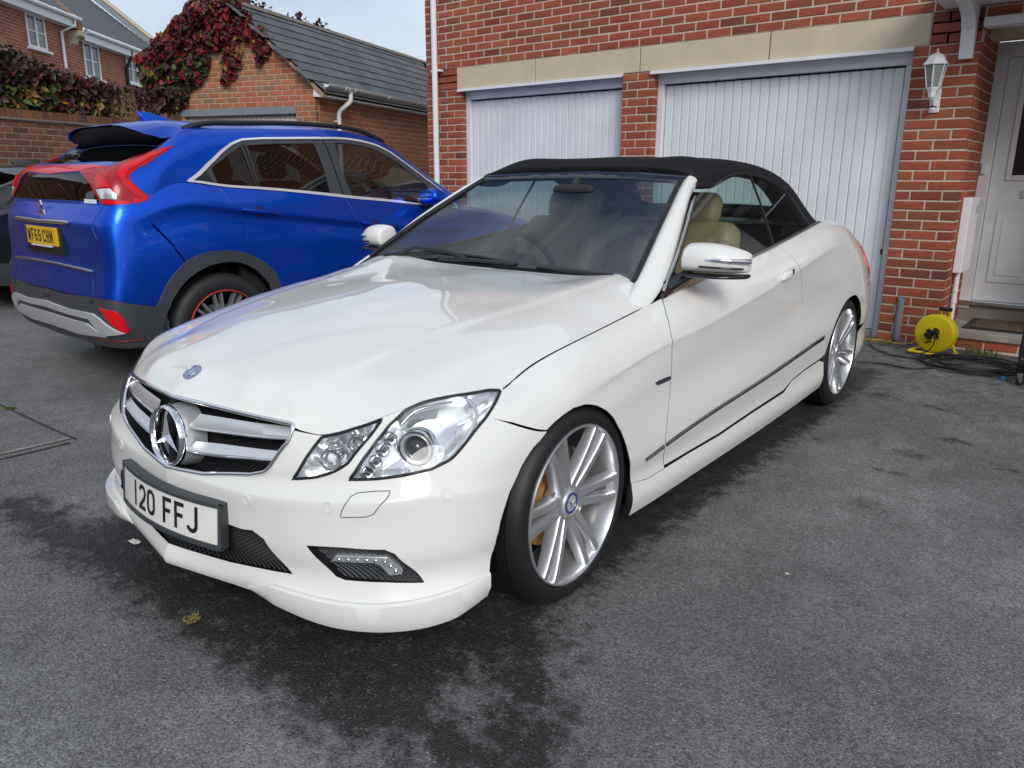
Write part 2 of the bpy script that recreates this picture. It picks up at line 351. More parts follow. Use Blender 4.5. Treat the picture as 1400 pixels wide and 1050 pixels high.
def panel(name, pt, outer, m, parent, holes=(), step=.022, thick=.007, off=0.0, mirror=False, label=None, flange=True, both=False):
    """a sheet cut from a patch, with its edge turned in"""
    og = poly(outer, step * .8); hs = [poly(h, step * .8) for h in holes]
    lo, hi = og.min(0), og.max(0); g = []
    r = 0; y = lo[1] + step * .4
    while y < hi[1]:
        x = lo[0] + (step * .5 if r % 2 else step * .05)
        while x < hi[0]: g.append((x, y)); x += step
        y += step * .87; r += 1
    bnd = np.concatenate([og] + hs)
    g = np.array(g) if g else np.zeros((0, 2))
    if len(g):
        ok = inside(g, og)
        for h in hs: ok &= ~inside(g, h)
        g = g[ok]
    if len(g):
        dm = np.full(len(g), 9.0)
        for k in range(0, len(bnd), 400): dm = np.minimum(dm, np.linalg.norm(g[:, None] - bnd[None, k:k + 400], axis=2).min(1))
        g = g[dm > step * .42]
    ed = []; k = 0
    for lp in [og] + hs: n = len(lp); ed += [(k + i, k + (i + 1) % n) for i in range(n)]; k += n
    pts = np.concatenate([bnd, g]) if len(g) else bnd
    ve, _, fa, *_ = delaunay_2d_cdt([Vector(p) for p in pts], ed, [], 0, 1e-6)
    ve = np.array([tuple(v) for v in ve]); fa = np.array([f for f in fa if len(f) == 3])
    cc = ve[fa].mean(1); ok = inside(cc, og)
    for h in hs: ok &= ~inside(cc, h)
    fa = fa[ok]
    P = pt.pos(ve[:, 0], ve[:, 1], off); N = pt.nrm(ve[:, 0], ve[:, 1])
    fn = np.cross(P[fa[:, 1]] - P[fa[:, 0]], P[fa[:, 2]] - P[fa[:, 0]])
    fl = (fn * N[fa].mean(1)).sum(1) < 0; fa[fl] = fa[fl][:, ::-1]
    used = np.unique(fa); rm = -np.ones(len(ve), int); rm[used] = np.arange(len(used)); P, N, fa = P[used], N[used], rm[fa]
    V, NN, F = [tuple(p) for p in P], [tuple(n) for n in N], [tuple(map(int, f)) for f in fa]; deep = []
    if flange and thick > 0:
        cnt = {}
        for f in F:
            for a, b in ((f[0], f[1]), (f[1], f[2]), (f[2], f[0])): cnt[(a, b)] = 1
        for (a, b) in list(cnt):
            if (b, a) not in cnt and not (both and abs(P[a][1]) < 2e-4 and abs(P[b][1]) < 2e-4):
                k = len(V); t = P[b] - P[a]; fnn = np.cross(t, N[a]); fnn /= np.linalg.norm(fnn) + 1e-12
                n1 = tuple(fnn * .75 + N[a] * .66); n2 = tuple(fnn)
                q = [P[a], P[b], P[b] - N[b] * .0012 + fnn * .0008, P[a] - N[a] * .0012 + fnn * .0008, P[b] - N[b] * thick + fnn * .0008, P[a] - N[a] * thick + fnn * .0008]
                V += [tuple(x) for x in q]; NN += [tuple(N[a]), tuple(N[b]), n1, n1, n2, n2]
                F += [(k + 1, k, k + 3, k + 2), (k + 2, k + 3, k + 5, k + 4)]; deep.append(len(F) - 1)
    if both:
        k = len(V); deep += [i + len(F) for i in deep]; V = V + [(x, -y, z) for x, y, z in V]; NN = NN + [(x, -y, z) for x, y, z in NN]; F = F + [tuple(i + k for i in f[::-1]) for f in F]
    res = []
    for mi in ((0, 1) if mirror else (0,)):
        VV = [(x, -y, z) for x, y, z in V] if mi else V; nn = [(x, -y, z) for x, y, z in NN] if mi else NN; FF = [f[::-1] for f in F] if mi else F
        o = mesh(name, VV, FF, m, parent)
        for p in o.data.polygons: p.use_smooth = True
        if m in ('white_paint', 'blue_paint') and deep:
            o.data.materials.append(M['seal_rubber'])  # black on the turned-in edge paints in gap shade; no seal here
            for i in deep: o.data.polygons[i].material_index = 1
        o.data.normals_split_custom_set_from_vertices(nn); res.append(o)
        if label: o['label'] = label
    return res if mirror else res[0]
def strip(pt, line, w, off=.002):
    """quad ribbon along a domain polyline; returns V, F"""
    L_ = np.array(line, float); t = np.gradient(L_, axis=0); t /= np.linalg.norm(t, axis=1, keepdims=True) + 1e-12; n = np.c_[-t[:, 1], t[:, 0]] * w / 2
    a, b = L_ + n, L_ - n
    V = list(pt.pos(a[:, 0], a[:, 1], 0)) + list(pt.pos(a[:, 0], a[:, 1], off)) + list(pt.pos(b[:, 0], b[:, 1], off)) + list(pt.pos(b[:, 0], b[:, 1], 0))
    n = len(L_); F = []
    for i in range(n - 1):
        for r in range(3): F.append((r * n + i, r * n + i + 1, (r + 1) * n + i + 1, (r + 1) * n + i))
    F += [(0, n, 2 * n, 3 * n), (n - 1, 2 * n - 1, 3 * n - 1, 4 * n - 1)]
    return V, F
def surf_tube(pt, line, r, off=0.0, closed=True, n=6, mb=None):
    L_ = np.array(line, float); P = pt.pos(L_[:, 0], L_[:, 1], off); mb = mb or MB(); mb.tube([tuple(p) for p in P], r, n, closed=closed); return mb
def dense(line, step=.01, closed=False):
    P = np.array(line, float)
    if closed: P = np.r_[P, P[:1]]
    t = np.r_[0, np.cumsum(np.linalg.norm(np.diff(P, axis=0), axis=1))]; x = np.linspace(0, t[-1], max(2, int(t[-1] / step)))
    if closed: x = x[:-1]
    return np.c_[np.interp(x, t, P[:, 0]), np.interp(x, t, P[:, 1])]
def smooth_line(line, step=.01):
    P = np.array(line, float); t = np.r_[0, np.cumsum(np.linalg.norm(np.diff(P, axis=0), axis=1))]
    return sp_eval(t, P, np.linspace(0, t[-1], max(2, int(t[-1] / step))))
def disc_on(pt, c, r, n=20): return [(c[0] + r * math.cos(2 * math.pi * k / n), c[1] + r * math.sin(2 * math.pi * k / n)) for k in range(n)]
def text_mesh(name, body, size, m, parent, M4, extrude=.0015, align='CENTER', sx=1.0):
    cu = bpy.data.curves.new(name, 'FONT'); cu.body = body; cu.size = size; cu.extrude = extrude; cu.align_x = align; cu.align_y = 'CENTER'
    o = bpy.data.objects.new(name, cu); COL.objects.link(o); dg = bpy.context.evaluated_depsgraph_get(); me = bpy.data.meshes.new_from_object(o.evaluated_get(dg)); bpy.data.objects.remove(o)
    me.transform(M4 @ Matrix.Diagonal((sx, 1, 1, 1))); me.materials.clear(); me.materials.append(M[m]); o = bpy.data.objects.new(name, me); link(o, parent); return o
# ================================================================== the setting
def brickmat(name, cols, rough=.85):
    m = mat(name, (.3, .1, .06), rough, spec=.25, noise=(26, .22), bump=(70, .7, .004))
    t = m.node_tree; b = t.nodes['Principled BSDF']
    oi = t.nodes.new('ShaderNodeObjectInfo'); ge = t.nodes.new('ShaderNodeNewGeometry'); ad = t.nodes.new('ShaderNodeMath'); ad.operation = 'ADD'; fr = t.nodes.new('ShaderNodeMath'); fr.operation = 'FRACT'
    t.links.new(oi.outputs['Random'], ad.inputs[0]); t.links.new(ge.outputs['Random Per Island'], ad.inputs[1]); t.links.new(ad.outputs[0], fr.inputs[0])
    rp = t.nodes.new('ShaderNodeValToRGB'); e = rp.color_ramp.elements
    while len(e) < len(cols): e.new(.5)
    for i, c in enumerate(cols): e[i].position = i / (len(cols) - 1); e[i].color = (*c, 1)
    t.links.new(fr.outputs[0], rp.inputs[0])
    mu = [n for n in t.nodes if n.type == 'MIX'][0]; t.links.new(rp.outputs[0], mu.inputs[6])
    # scatter the grain from brick to brick
    tcn = [n for n in t.nodes if n.type == 'TEX_COORD'][0]; vm = t.nodes.new('ShaderNodeVectorMath'); vm.operation = 'ADD'; cmb = t.nodes.new('ShaderNodeVectorMath'); cmb.operation = 'SCALE'; cmb.inputs[0].default_value = (37, 91, 53)
    t.links.new(fr.outputs[0], cmb.inputs['Scale']); t.links.new(tcn.outputs['Object'], vm.inputs[0]); t.links.new(cmb.outputs[0], vm.inputs[1])
    mp_ = t.nodes.new('ShaderNodeMapping'); mp_.inputs['Scale'].default_value = (.45, 1, 1.8); t.links.new(vm.outputs[0], mp_.inputs[0])
    for n in t.nodes:
        if n.type == 'TEX_NOISE': t.links.new(mp_.outputs[0], n.inputs['Vector'])
    return m
brickmat('red_brick', [(.20, .056, .036), (.29, .078, .044), (.34, .093, .050), (.30, .080, .044), (.36, .108, .058), (.32, .085, .047), (.26, .068, .040), (.33, .090, .049), (.15, .048, .040)])
brickmat('orange_brick', [(.34, .115, .055), (.42, .15, .075), (.38, .13, .065), (.30, .165, .10), (.45, .165, .085), (.34, .12, .06), (.24, .145, .09)])
brickmat('brown_brick', [(.17, .075, .045), (.24, .100, .055), (.13, .065, .045), (.27, .115, .065), (.10, .055, .045), (.20, .09, .055)])
mat('mortar', (.54, .445, .355), .95, spec=.2, noise=(40, .16), bump=(160, .5, .002))
mat('tan_mortar', (.50, .38, .26), .95, spec=.2, noise=(40, .16), bump=(160, .5, .002))
mat('grey_mortar', (.34, .28, .22), .95, spec=.2, noise=(40, .2), bump=(160, .5, .002))
mat('stone', (.56, .48, .34), .85, noise=(5, .10), bump=(120, .25, .001))
mat('concrete', (.27, .245, .21), .9, noise=(7, .30), bump=(90, .5, .003))
mat('white_metal_paint', (.71, .73, .76), .42, noise=(2.2, .10), coat=.1)
mat('white_upvc', (.78, .79, .80), .35, noise=(4, .03))
mat('white_gloss', (.76, .77, .78), .30, noise=(6, .05))
mat('dull_white', (.68, .685, .69), .55, noise=(5, .12))
mat('lead_grey', (.20, .23, .27), .55, noise=(5, .15))
mat('slate', (.085, .090, .105), .62, noise=(5, .28), bump=(50, .3, .002), cvar=[(.075, .08, .093), (.10, .105, .12), (.125, .13, .145), (.09, .096, .112)])
mat('ridge_tile', (.19, .17, .145), .9, noise=(12, .4), bump=(50, .6, .004))
mat('timber_tan', (.33, .23, .14), .75, noise=(6, .25))
mat('trellis_wood', (.30, .22, .10), .85, noise=(15, .3))
mat('yellow_plastic', (.83, .64, .01), .35, coat=.15)
mat('black_rubber', (.012, .012, .013), .55)
mat('coir', (.085, .055, .032), .98, bump=(300, .8, .004), noise=(60, .4))
mat('frosted_glass', (.22, .24, .22), .25, spec=.5)
mat('dark_glass', (.012, .014, .016), .05, spec=.8)
mat('window_pane', (.10, .115, .125), .05, spec=.9)
mat('curtain', (.30, .31, .31), .8)
def ubox(mb, u0, u1, n0, n1, z0, z1, f): 
    V = [f(u, n, z) for u in (u0, u1) for n in (n0, n1) for z in (z0, z1)]
    return mb.add(V, [(0, 1, 3, 2), (4, 6, 7, 5), (0, 4, 5, 1), (2, 3, 7, 6), (0, 2, 6, 4), (1, 5, 7, 3)])
BRK = {}
def brick_mesh(m, k):
    """unit brick: face at y=0, 1 wide, 65 high, chamfered and a little uneven"""
    if (m, k) in BRK: return BRK[(m, k)]
    rnd = random.Random(k * 17 + 3); c = .004; hw, hh = .5, .0310; j = lambda s=.0018: rnd.uniform(-s, s)
    cx = c / .215
    fr = [(-hw + cx, j(), -hh + c + j()), (hw - cx, j(), -hh + c + j()), (hw - cx, j(), hh - c + j()), (-hw + cx, j(), hh - c + j())]
    md = [(-hw, c, -hh + j()), (hw, c, -hh + j()), (hw, c, hh + j()), (-hw, c, hh + j())]; bk = [(-hw, .09, -hh), (hw, .09, -hh), (hw, .09, hh), (-hw, .09, hh)]
    ct = (j(.1), j(.002) - .001, 0)
    V = fr + md + bk + [ct]; F = [(0, 1, 12), (1, 2, 12), (2, 3, 12), (3, 0, 12)]
    for i in range(4): F += [(4 + i, 4 + (i + 1) % 4, (i + 1) % 4, i), (8 + i, 8 + (i + 1) % 4, 4 + (i + 1) % 4, 4 + i)]
    me = bpy.data.meshes.new('brick'); me.from_pydata(V, [], F); me.update(); me.materials.append(M[m]); BRK[(m, k)] = me; return me
def project(P):
    q = CAMR @ (np.array(P, float) - CAMP); return (W0 / 2 + FPX * q[0] / q[2], H0 / 2 + FPX * q[1] / q[2], q[2]) if q[2] > .1 else (-9e9, -9e9, q[2])
def brickwork(parent, org, yaw, m, courses, limit=300, hidden=None):
    """courses: list of (z centre, [(u0, u1)...], offset, pitch); bricks facing local -y. First `limit` seen become objects, the rest one joined part"""
    c, s = math.cos(yaw), math.sin(yaw); items = []
    rnd = random.Random(5)
    for z, ivs, offs, pitch in courses:
        for u0, u1 in ivs:
            k0 = math.floor((u0 - offs) / pitch); u = offs + k0 * pitch
            while u < u1:
                a, b = max(u + .0065, u0), min(u + pitch - .0065, u1)
                if b - a > .03: items.append(((a + b) / 2, b - a, z))
                u += pitch
    inv = parent.matrix_world if False else None
    px0 = np.array(parent.location); pz = parent.rotation_euler[2]; cp, spn = math.cos(-pz), math.sin(-pz)
    vis, rest = [], []
    for it in items:
        p = (org[0] + c * it[0], org[1] + s * it[0], org[2] + it[2]); x, y, d = project(p)
        seen = -20 < x < 1420 and -15 < y < 1065 and not (hidden and hidden(x, y))
        (vis if seen else rest).append((d, it, p))
    vis.sort(key=lambda q: q[0]); rest += vis[limit:]; vis = vis[:limit]
    def loc(p): d = np.array(p) - px0; return (cp * d[0] - spn * d[1], spn * d[0] + cp * d[1], d[2])
    for d, it, p in vis:
        o = bpy.data.objects.new('brick', brick_mesh(m, rnd.randrange(6))); link(o, parent); q = loc(p)
        nrm = rnd.uniform(-.0018, .0018); o.location = (q[0], q[1], q[2]); o.rotation_euler = (0, rnd.uniform(-.006, .006) , yaw - pz + (math.pi if rnd.random() < 0 else 0)); o.scale = (it[1], 1, 1)
    if rest:
        mb = MB()
        for d, it, p in rest:
            me = brick_mesh(m, rnd.randrange(6)); Mx = Matrix.Translation(loc(p)) @ Matrix.Rotation(yaw - pz, 4, 'Z') @ Matrix.Diagonal((it[1], 1, 1, 1))
            mb.add([tuple(Mx @ v.co) for v in me.vertices], [tuple(f.vertices) for f in me.polygons])
        o = mb.build('brickwork', m, parent); o['kind'] = 'stuff'
# ------------------------------------------------------------------ ground
def build_ground():
    xs = np.r_[-70, -40, -25, -16, np.arange(-12, -4.2, .25), np.arange(-4.2, 2.2, .06), np.arange(2.2, 6, .4), 10, 20, 40, 70]; ys = np.r_[-70, -40, -20, -12, -9, np.arange(-7.4, .4, .06), np.arange(.4, 3, .4), 4, 6, 10, 20, 40, 70]
    wp = [[ground(u, v)[:2] for u, v in l] for l in (
        [(20, 690), (130, 760), (230, 800), (330, 850), (420, 900), (520, 960), (640, 1030), (700, 1100)],
        [(700, 870), (560, 890), (430, 860), (300, 810), (200, 740)],
        [(700, 880), (720, 950), (720, 1040)],
        [(860, 740), (920, 690), (1000, 640), (1080, 590), (1130, 560)])]  # last path: damp along the sill plus the car's soft shadow painted in
    wd_ = [.13, .22, .13, .07]
    spots = [(*ground(u, v)[:2], r) for u, v, r in ((1250, 622, .16), (1300, 602, .14), (1185, 690, .12), (1230, 812, .07), (1372, 835, .06), (1375, 640, .12), (1215, 645, .10), (1120, 600, .10), (1340, 690, .08), (1290, 560, .22), (1200, 540, .2), (1265, 905, .03), (60, 960, .04), (700, 900, .12))]
    V = []; wet = []
    for x in xs:
        for y in ys:
            V.append((x, y, 0.0)); w = 0.0
            if -6 < x < 3 and -9 < y < 1:
                p = np.array((x, y))
                for l, r in zip(wp, wd_):
                    for a, b in zip(l[:-1], l[1:]):
                        t = np.clip((p - a) @ (b - a) / ((b - a) @ (b - a)), 0, 1); dd = np.linalg.norm(p - a - t * (b - a)); w = max(w, 1 - .5 * dd / r)
                for sx_, sy_, sr in spots: w = max(w, .78 - .45 * math.hypot(x - sx_, (y - sy_) * 1.6) / sr)
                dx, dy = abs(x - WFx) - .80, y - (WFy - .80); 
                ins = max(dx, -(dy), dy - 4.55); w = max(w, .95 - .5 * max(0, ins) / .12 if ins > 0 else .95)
                if y > -2.2 and x > -3: w = max(w, .34 + .12 * (y + 2.2))
            wet.append(max(0, w))
    nx, ny = len(xs), len(ys); F = [(i * ny + j, (i + 1) * ny + j, (i + 1) * ny + j + 1, i * ny + j + 1) for i in range(nx - 1) for j in range(ny - 1)]
    m = mat('tarmac', (.105, .103, .102), .88, spec=.35); t = m.node_tree; b = t.nodes['Principled BSDF']; N = t.nodes.new; Lk = t.links.new
    co = N('ShaderNodeTexCoord').outputs['Object']
    def noise(sc, det=6, ro=.6): n = N('ShaderNodeTexNoise'); n.inputs['Scale'].default_value = sc; n.inputs['Detail'].default_value = det; n.inputs['Roughness'].default_value = ro; Lk(co, n.inputs['Vector']); return n.outputs['Fac']
    def mrange(src, a, b_, c, d): n = N('ShaderNodeMapRange'); n.clamp = True; Lk(src, n.inputs[0]); [n.inputs[i + 1].__setattr__('default_value', v) for i, v in enumerate((a, b_, c, d))]; return n.outputs[0]
    def mul(a, b_): n = N('ShaderNodeMath'); n.operation = 'MULTIPLY'; Lk(a, n.inputs[0]); (Lk(b_, n.inputs[1]) if not isinstance(b_, float) else n.inputs[1].__setattr__('default_value', b_)); return n.outputs[0]
    def add(a, b_): n = N('ShaderNodeMath'); n.operation = 'ADD'; Lk(a, n.inputs[0]); (Lk(b_, n.inputs[1]) if not isinstance(b_, float) else n.inputs[1].__setattr__('default_value', b_)); return n.outputs[0]
    vo = N('ShaderNodeTexVoronoi'); vo.inputs['Scale'].default_value = 190; Lk(co, vo.inputs['Vector'])
    sepc = N('ShaderNodeSeparateColor'); Lk(vo.outputs['Color'], sepc.inputs[0])
    agg = mrange(sepc.outputs[0], 0, 1, .55, 1.42); spark = mrange(sepc.outputs[1], .965, .985, 0, .5)
    big = mrange(noise(.55, 5), .3, .7, .78, 1.22); med = mrange(noise(4.5, 8, .7), .3, .7, .80, 1.22)
    stain = mrange(noise(2.6, 13, .80), .57, .66, 1.0, .55); dust = mrange(noise(1.3, 11, .75), .50, .68, 1.0, 1.40)
    val = mul(mul(mul(mul(agg, big), med), stain), dust)
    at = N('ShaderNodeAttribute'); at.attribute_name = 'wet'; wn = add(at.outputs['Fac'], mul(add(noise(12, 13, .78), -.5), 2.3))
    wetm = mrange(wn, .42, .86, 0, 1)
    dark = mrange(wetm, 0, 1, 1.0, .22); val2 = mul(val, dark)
    mc = N('ShaderNodeMix'); mc.data_type = 'RGBA'; mc.blend_type = 'MULTIPLY'; mc.inputs[0].default_value = 1; mc.inputs[6].default_value = (.150, .149, .150, 1); Lk(val2, mc.inputs[7])
    mc2 = N('ShaderNodeMix'); mc2.data_type = 'RGBA'; mc2.inputs[7].default_value = (.42, .41, .38, 1); Lk(mc.outputs[2], mc2.inputs[6]); Lk(mul(spark, mrange(wetm, 0, 1, .8, .35)), mc2.inputs[0])
    Lk(mc2.outputs[2], b.inputs['Base Color']); Lk(mrange(wetm, 0, 1, .86, .52), b.inputs['Roughness'])
    bp = N('ShaderNodeBump'); bp.inputs['Strength'].default_value = .55; bp.inputs['Distance'].default_value = .006; Lk(add(mul(vo.outputs['Distance'], -1.0), mul(noise(38, 4), .6)), bp.inputs['Height']); Lk(bp.outputs[0], b.inputs['Normal'])
    o = mesh('tarmac_driveway', V, F, m); a = o.data.attributes.new('wet', 'FLOAT', 'POINT'); a.data.foreach_set('value', wet); return struct(o)
WFx, WFy = -0.9741, -4.947
build_ground()
# seam of an old trench patch in the tarmac
mat('seam_tar', (.035, .034, .033), .8); mat('kerb_pale', (.24, .225, .20), .9, noise=(9, .3), bump=(80, .6, .003))
def gline(px, w, m, name, h=.005):
    P = [ground(u, v) for u, v in px]; P = curve([tuple(p) for p in P], 30) if len(P) > 2 else np.array([P[0] + (P[-1] - P[0]) * t for t in np.linspace(0, 1, 30)])
    rnd = random.Random(len(px)); V = []
    for i, p in enumerate(P):
        d = P[min(i + 1, 29)] - P[max(i - 1, 0)]; d /= np.linalg.norm(d); n = np.array([-d[1], d[0], 0]) * w * rnd.uniform(.35, .65)
        V += [(*(p + n)[:2], h), (*(p - n)[:2], h)]
    return struct(mesh(name, V, [(2 * i, 2 * i + 1, 2 * i + 3, 2 * i + 2) for i in range(29)], m))
gline([(-40, 631), (30, 615), (95, 600)], .030, 'kerb_pale', 'patch_edge', .006)
gline([(-40, 638), (30, 622), (96, 606)], .018, 'seam_tar', 'patch_seam', .004)
gline([(-40, 536), (20, 563), (60, 582), (104, 601)], .014, 'seam_tar', 'patch_seam', .004)
# ------------------------------------------------------------------ garage house
hs = thing('brick_garage_house', 'red brick house front with two white garage doors and a pale stone band', 'house', (-2.8, 0, 0))
HF = lambda u, n, z: (u + 2.8, n, z)         # world X -> local, n = Y
def hpart(name, boxes, m, bevel=None, parent=None):
    mb = MB()
    for b in boxes: ubox(mb, *b, HF)
    return mb.build(name, m, parent or hs, bevel=bevel)
XL, XR, ZT = -5.60, 4.6, 5.2
d1, d2 = (-2.64, -.44), (-5.07, -2.97)
hpart('wall', [(XL + .003, XR, .004, .10, 2.478, ZT), (XL + .003, d2[0] - .003, .006, .10, 0, 2.248), (d2[1] + .003, d1[0] - .003, .006, .10, 0, 2.248), (d1[1] + .003, -.006, .006, .80, 0, 2.474), (.0, XR, .004, .10, 2.40, 2.474), (1.525, XR, .004, .10, 0, 2.3985), (-.335, .0, .006, .10, 2.25, 2.4765)], 'mortar')
hpart('gable_side', [(XL + .006, XL + .30, .10, 9, 0, ZT), (XL, XR, .32, .5, 2.3, ZT)], 'mortar')
MB().prism([(-.4, ZT - .05), (-.4, ZT + .06), (4.2, ZT + 3.2), (9, ZT + .06), (9, ZT - .05)], XL - .2, XR + .2, lambda n_, z, h: HF(h, n_, z)).build('roof', 'slate', hs)
cs = []
for i in range(-1, 75):
    z = .075 * i + .0375; odd = i % 2; off = -.3325 if odd else -.22
    if z > ZT - .03: break
    if z < 2.25: ivs = [(XL, d2[0]), (d2[1], d1[0]), (d1[1], 0.0), (1.52, XR)]
    elif z < 2.475: ivs = [(XL, -5.12), (-.335, 0.0), (1.52, XR)] if z < 2.40 else [(XL, -5.12), (-.335, XR)]
    else: ivs = [(XL, XR)]
    cs.append((z, ivs, off, .225))
brickwork(hs, (0, 0, 0), 0, 'red_brick', cs, 300, lambda x, y: (y > 250 and x < 1150))
ret = [(.075 * i + .0375, [(.1125, .80)], .1125 + (.056 if i % 2 else 0), .1125) for i in range(0, 33)]
brickwork(hs, (0.001, 0, 0), math.pi / 2, 'red_brick', ret, 120)
for (u0, u1) in ((-5.12, -4.02), (-4.02, -2.79), (-2.79, -1.557), (-1.557, -.34)):
    hpart('lintel_stone', [(u0 + .005, u1 - .005, -.004, .09, 2.2525, 2.4725)], 'stone', .004)
# garage doors
def garage_door(u0, u1, parent_name, lock):
    fr = hpart(parent_name, [(u0, u0 + .06, .095, .17, 0.0, 2.14), (u1 - .06, u1, .095, .17, 0.0, 2.14), (u0, u1, .085, .17, 2.14, 2.248)], 'white_metal_paint', .004)
    n = round((u1 - u0 - .13) / .0815); w = (u1 - u0 - .13) / n; V = []; prof = []
    for k in range(n):
        a = u0 + .065 + k * w; prof += [(a, .150), (a + .006, .137), (a + w - .014, .137), (a + w - .008, .150)]
    for u, y in prof: V += [HF(u, y, .085), HF(u, y, 2.125)]
    pn = MB().add(V, [(2 * i, 2 * i + 2, 2 * i + 3, 2 * i + 1) for i in range(len(prof) - 1)]).build('door_panel', 'white_metal_paint', fr)
    hpart('door_rail', [(u0 + .062, u1 - .062, .1395, .165, .06, .084)], 'white_metal_paint', .003, fr)
    hpart('steel_lintel', [(u0 - .02, u1 + .005, -.034, .085, 2.232, 2.2485), (u0 - .02, u1 + .005, -.034, -.028, 2.2195, 2.2315)], 'white_gloss', None, fr)
    hpart('threshold', [(u0, u1, .10, .22, -.02, .055)], 'concrete', .01, fr)
    if lock: hpart('door_lock', [(u1 - .085, u1 - .06, .118, .1365, .69, .73)], 'satin_black', .003, fr)
    return fr
garage_door(d1[0], d1[1], 'garage_door', True); garage_door(d2[0], d2[1], 'garage_door', False)
hpart('garage_inside', [(XL + .4, -.5, .24, .28, 0, 2.3)], 'void_black')
# downpipe
dp = MB().tube([HF(-5.41, -.055, z) for z in (0.05, 1.2, 2.4, 3.6, 5.0)], .034, 14).build('drain_pipe', 'white_gloss', hs, 50)
for z in (.55, 2.46):
    ubox(MB(), -5.47, -5.33, -.062, 0, z - .012, z + .012, HF).build('pipe_clip', 'white_gloss', dp, bevel=.004)
# porch: canopy, bracket, door, step
hpart('porch_canopy', [(-.265, 1.5, -.62, -.004, 2.485, 2.56), (-.30, 1.5, -.66, -.004, 2.562, 2.63)], 'white_gloss', .008)
bk = [(0, 2.484), (0, 2.13), (-.045, 2.13), (-.055, 2.22), (-.085, 2.32), (-.16, 2.40), (-.30, 2.445), (-.42, 2.455), (-.42, 2.484)]
MB().prism(bk, -.125, -.035, lambda y, z, h: HF(h, y - .003, z)).build('canopy_bracket', 'white_gloss', hs, bevel=.004)
hpart('door_hood', [(.004, 1.4, -.05, .10, 2.335, 2.398)], 'dull_white', .008)
hpart('porch_lining', [(1.02, 1.5, 0.006, .85, .15, 2.334), (0.0, 1.5, .12, .95, 2.41, 2.47)], 'dull_white')
DY = .80
fd = hpart('front_door', [(.085, .93, DY + .02, DY + .06, .29, 2.22)], 'dull_white', .004)
hpart('door_frame', [(-.002, .082, DY - .03, DY + .08, .22, 2.335), (.932, 1.02, DY - .03, DY + .08, .22, 2.335), (.083, .931, DY - .03, DY + .08, 2.222, 2.334)], 'dull_white', .005, fd)
hpart('door_glass', [(.23, .78, DY + .012, DY + .0185, 1.32, 2.10)], 'dark_glass', None, fd)
for b in ((.19, .23, DY + .004, DY + .019, 1.28, 2.14), (.78, .82, DY + .004, DY + .019, 1.28, 2.14), (.231, .779, DY + .004, DY + .019, 1.28, 1.32), (.231, .779, DY + .004, DY + .019, 2.10, 2.14)): hpart('glazing_bead', [b], 'dull_white', .004, fd)
for b in ((.17, .46, DY + .008, DY + .0195, .45, 1.03), (.54, .83, DY + .008, DY + .0195, .45, 1.03)):
    q = hpart('door_panel', [b], 'dull_white', .006, fd); hpart('panel_field', [(b[0] + .05, b[1] - .05, b[2] - .006, b[2] - .0005, b[4] + .06, b[5] - .06)], 'dull_white', .006, q)
hpart('letter_plate', [(.31, .63, DY + .006, DY + .0195, 1.14, 1.20)], 'satin_chrome', .003, fd)
hpart('door_bell', [(.015, .05, DY - .055, DY - .031, 1.33, 1.42)], 'dull_white', .005, fd)
hpart('door_sill', [(.0, 1.02, DY - .06, DY + .1, .255, .289)], 'satin_chrome', .004, fd)
hpart('door_riser', [(.0, 1.3, DY - .02, DY + .2, .10, .254)], 'concrete', .006)
hpart('door_step', [(.012, 1.6, -.02, DY - .021, .092, .146)], 'concrete', .008)
sb = [(.0375 + .012, [(.02, 1.6)], .10, .225)]
hpart('step_core', [(.02, 1.6, .006, .4, -.01, .091)], 'mortar')
brickwork(hs, (0, 0, 0), 0, 'red_brick', sb, 12)
for o in hs.children:
    if o.name.startswith('brick') and not o.name.startswith('brickwork') and o.location.z < .08 and o.location.x > 2.82: o.location.z = .052; o.scale.z = 1.05
# meter box and pipes on the return wall
mbx = tag(MB().box((.002, .22, .565), (.062, .62, 1.15)).build('meter_box', 'white_gloss', None, bevel=.006), 'slim white meter box with small louvres fixed beside the front door', 'meter box')
for k in range(4): MB().box((.0615, .50, 1.075 - .017 * k), (.0635, .585, 1.082 - .017 * k)).build('louvre', 'satin_black', mbx)
MB().tube([(.030, .30, .575), (.030, .30, .30), (.032, .28, .15)], .020, 12).build('outlet_pipe', 'dull_white', mbx, 50)
for z in (.42, .33): MB().tube([(.030, .30, z - .010), (.030, .30, z + .010)], .025, 12).build('pipe_clip', 'dull_white', mbx, 50)
# old cable trunking at the foot of the pier
cdt = tag(MB().box((-.315, -.022, .02), (-.285, -.002, .38)).box((-.30, -.035, .02), (-.262, -.0222, .36)).build('cable_trunking', 'lead_grey', None, bevel=.004), 'short grey plastic trunking fixed upright at the foot of the brick pier', 'trunking')
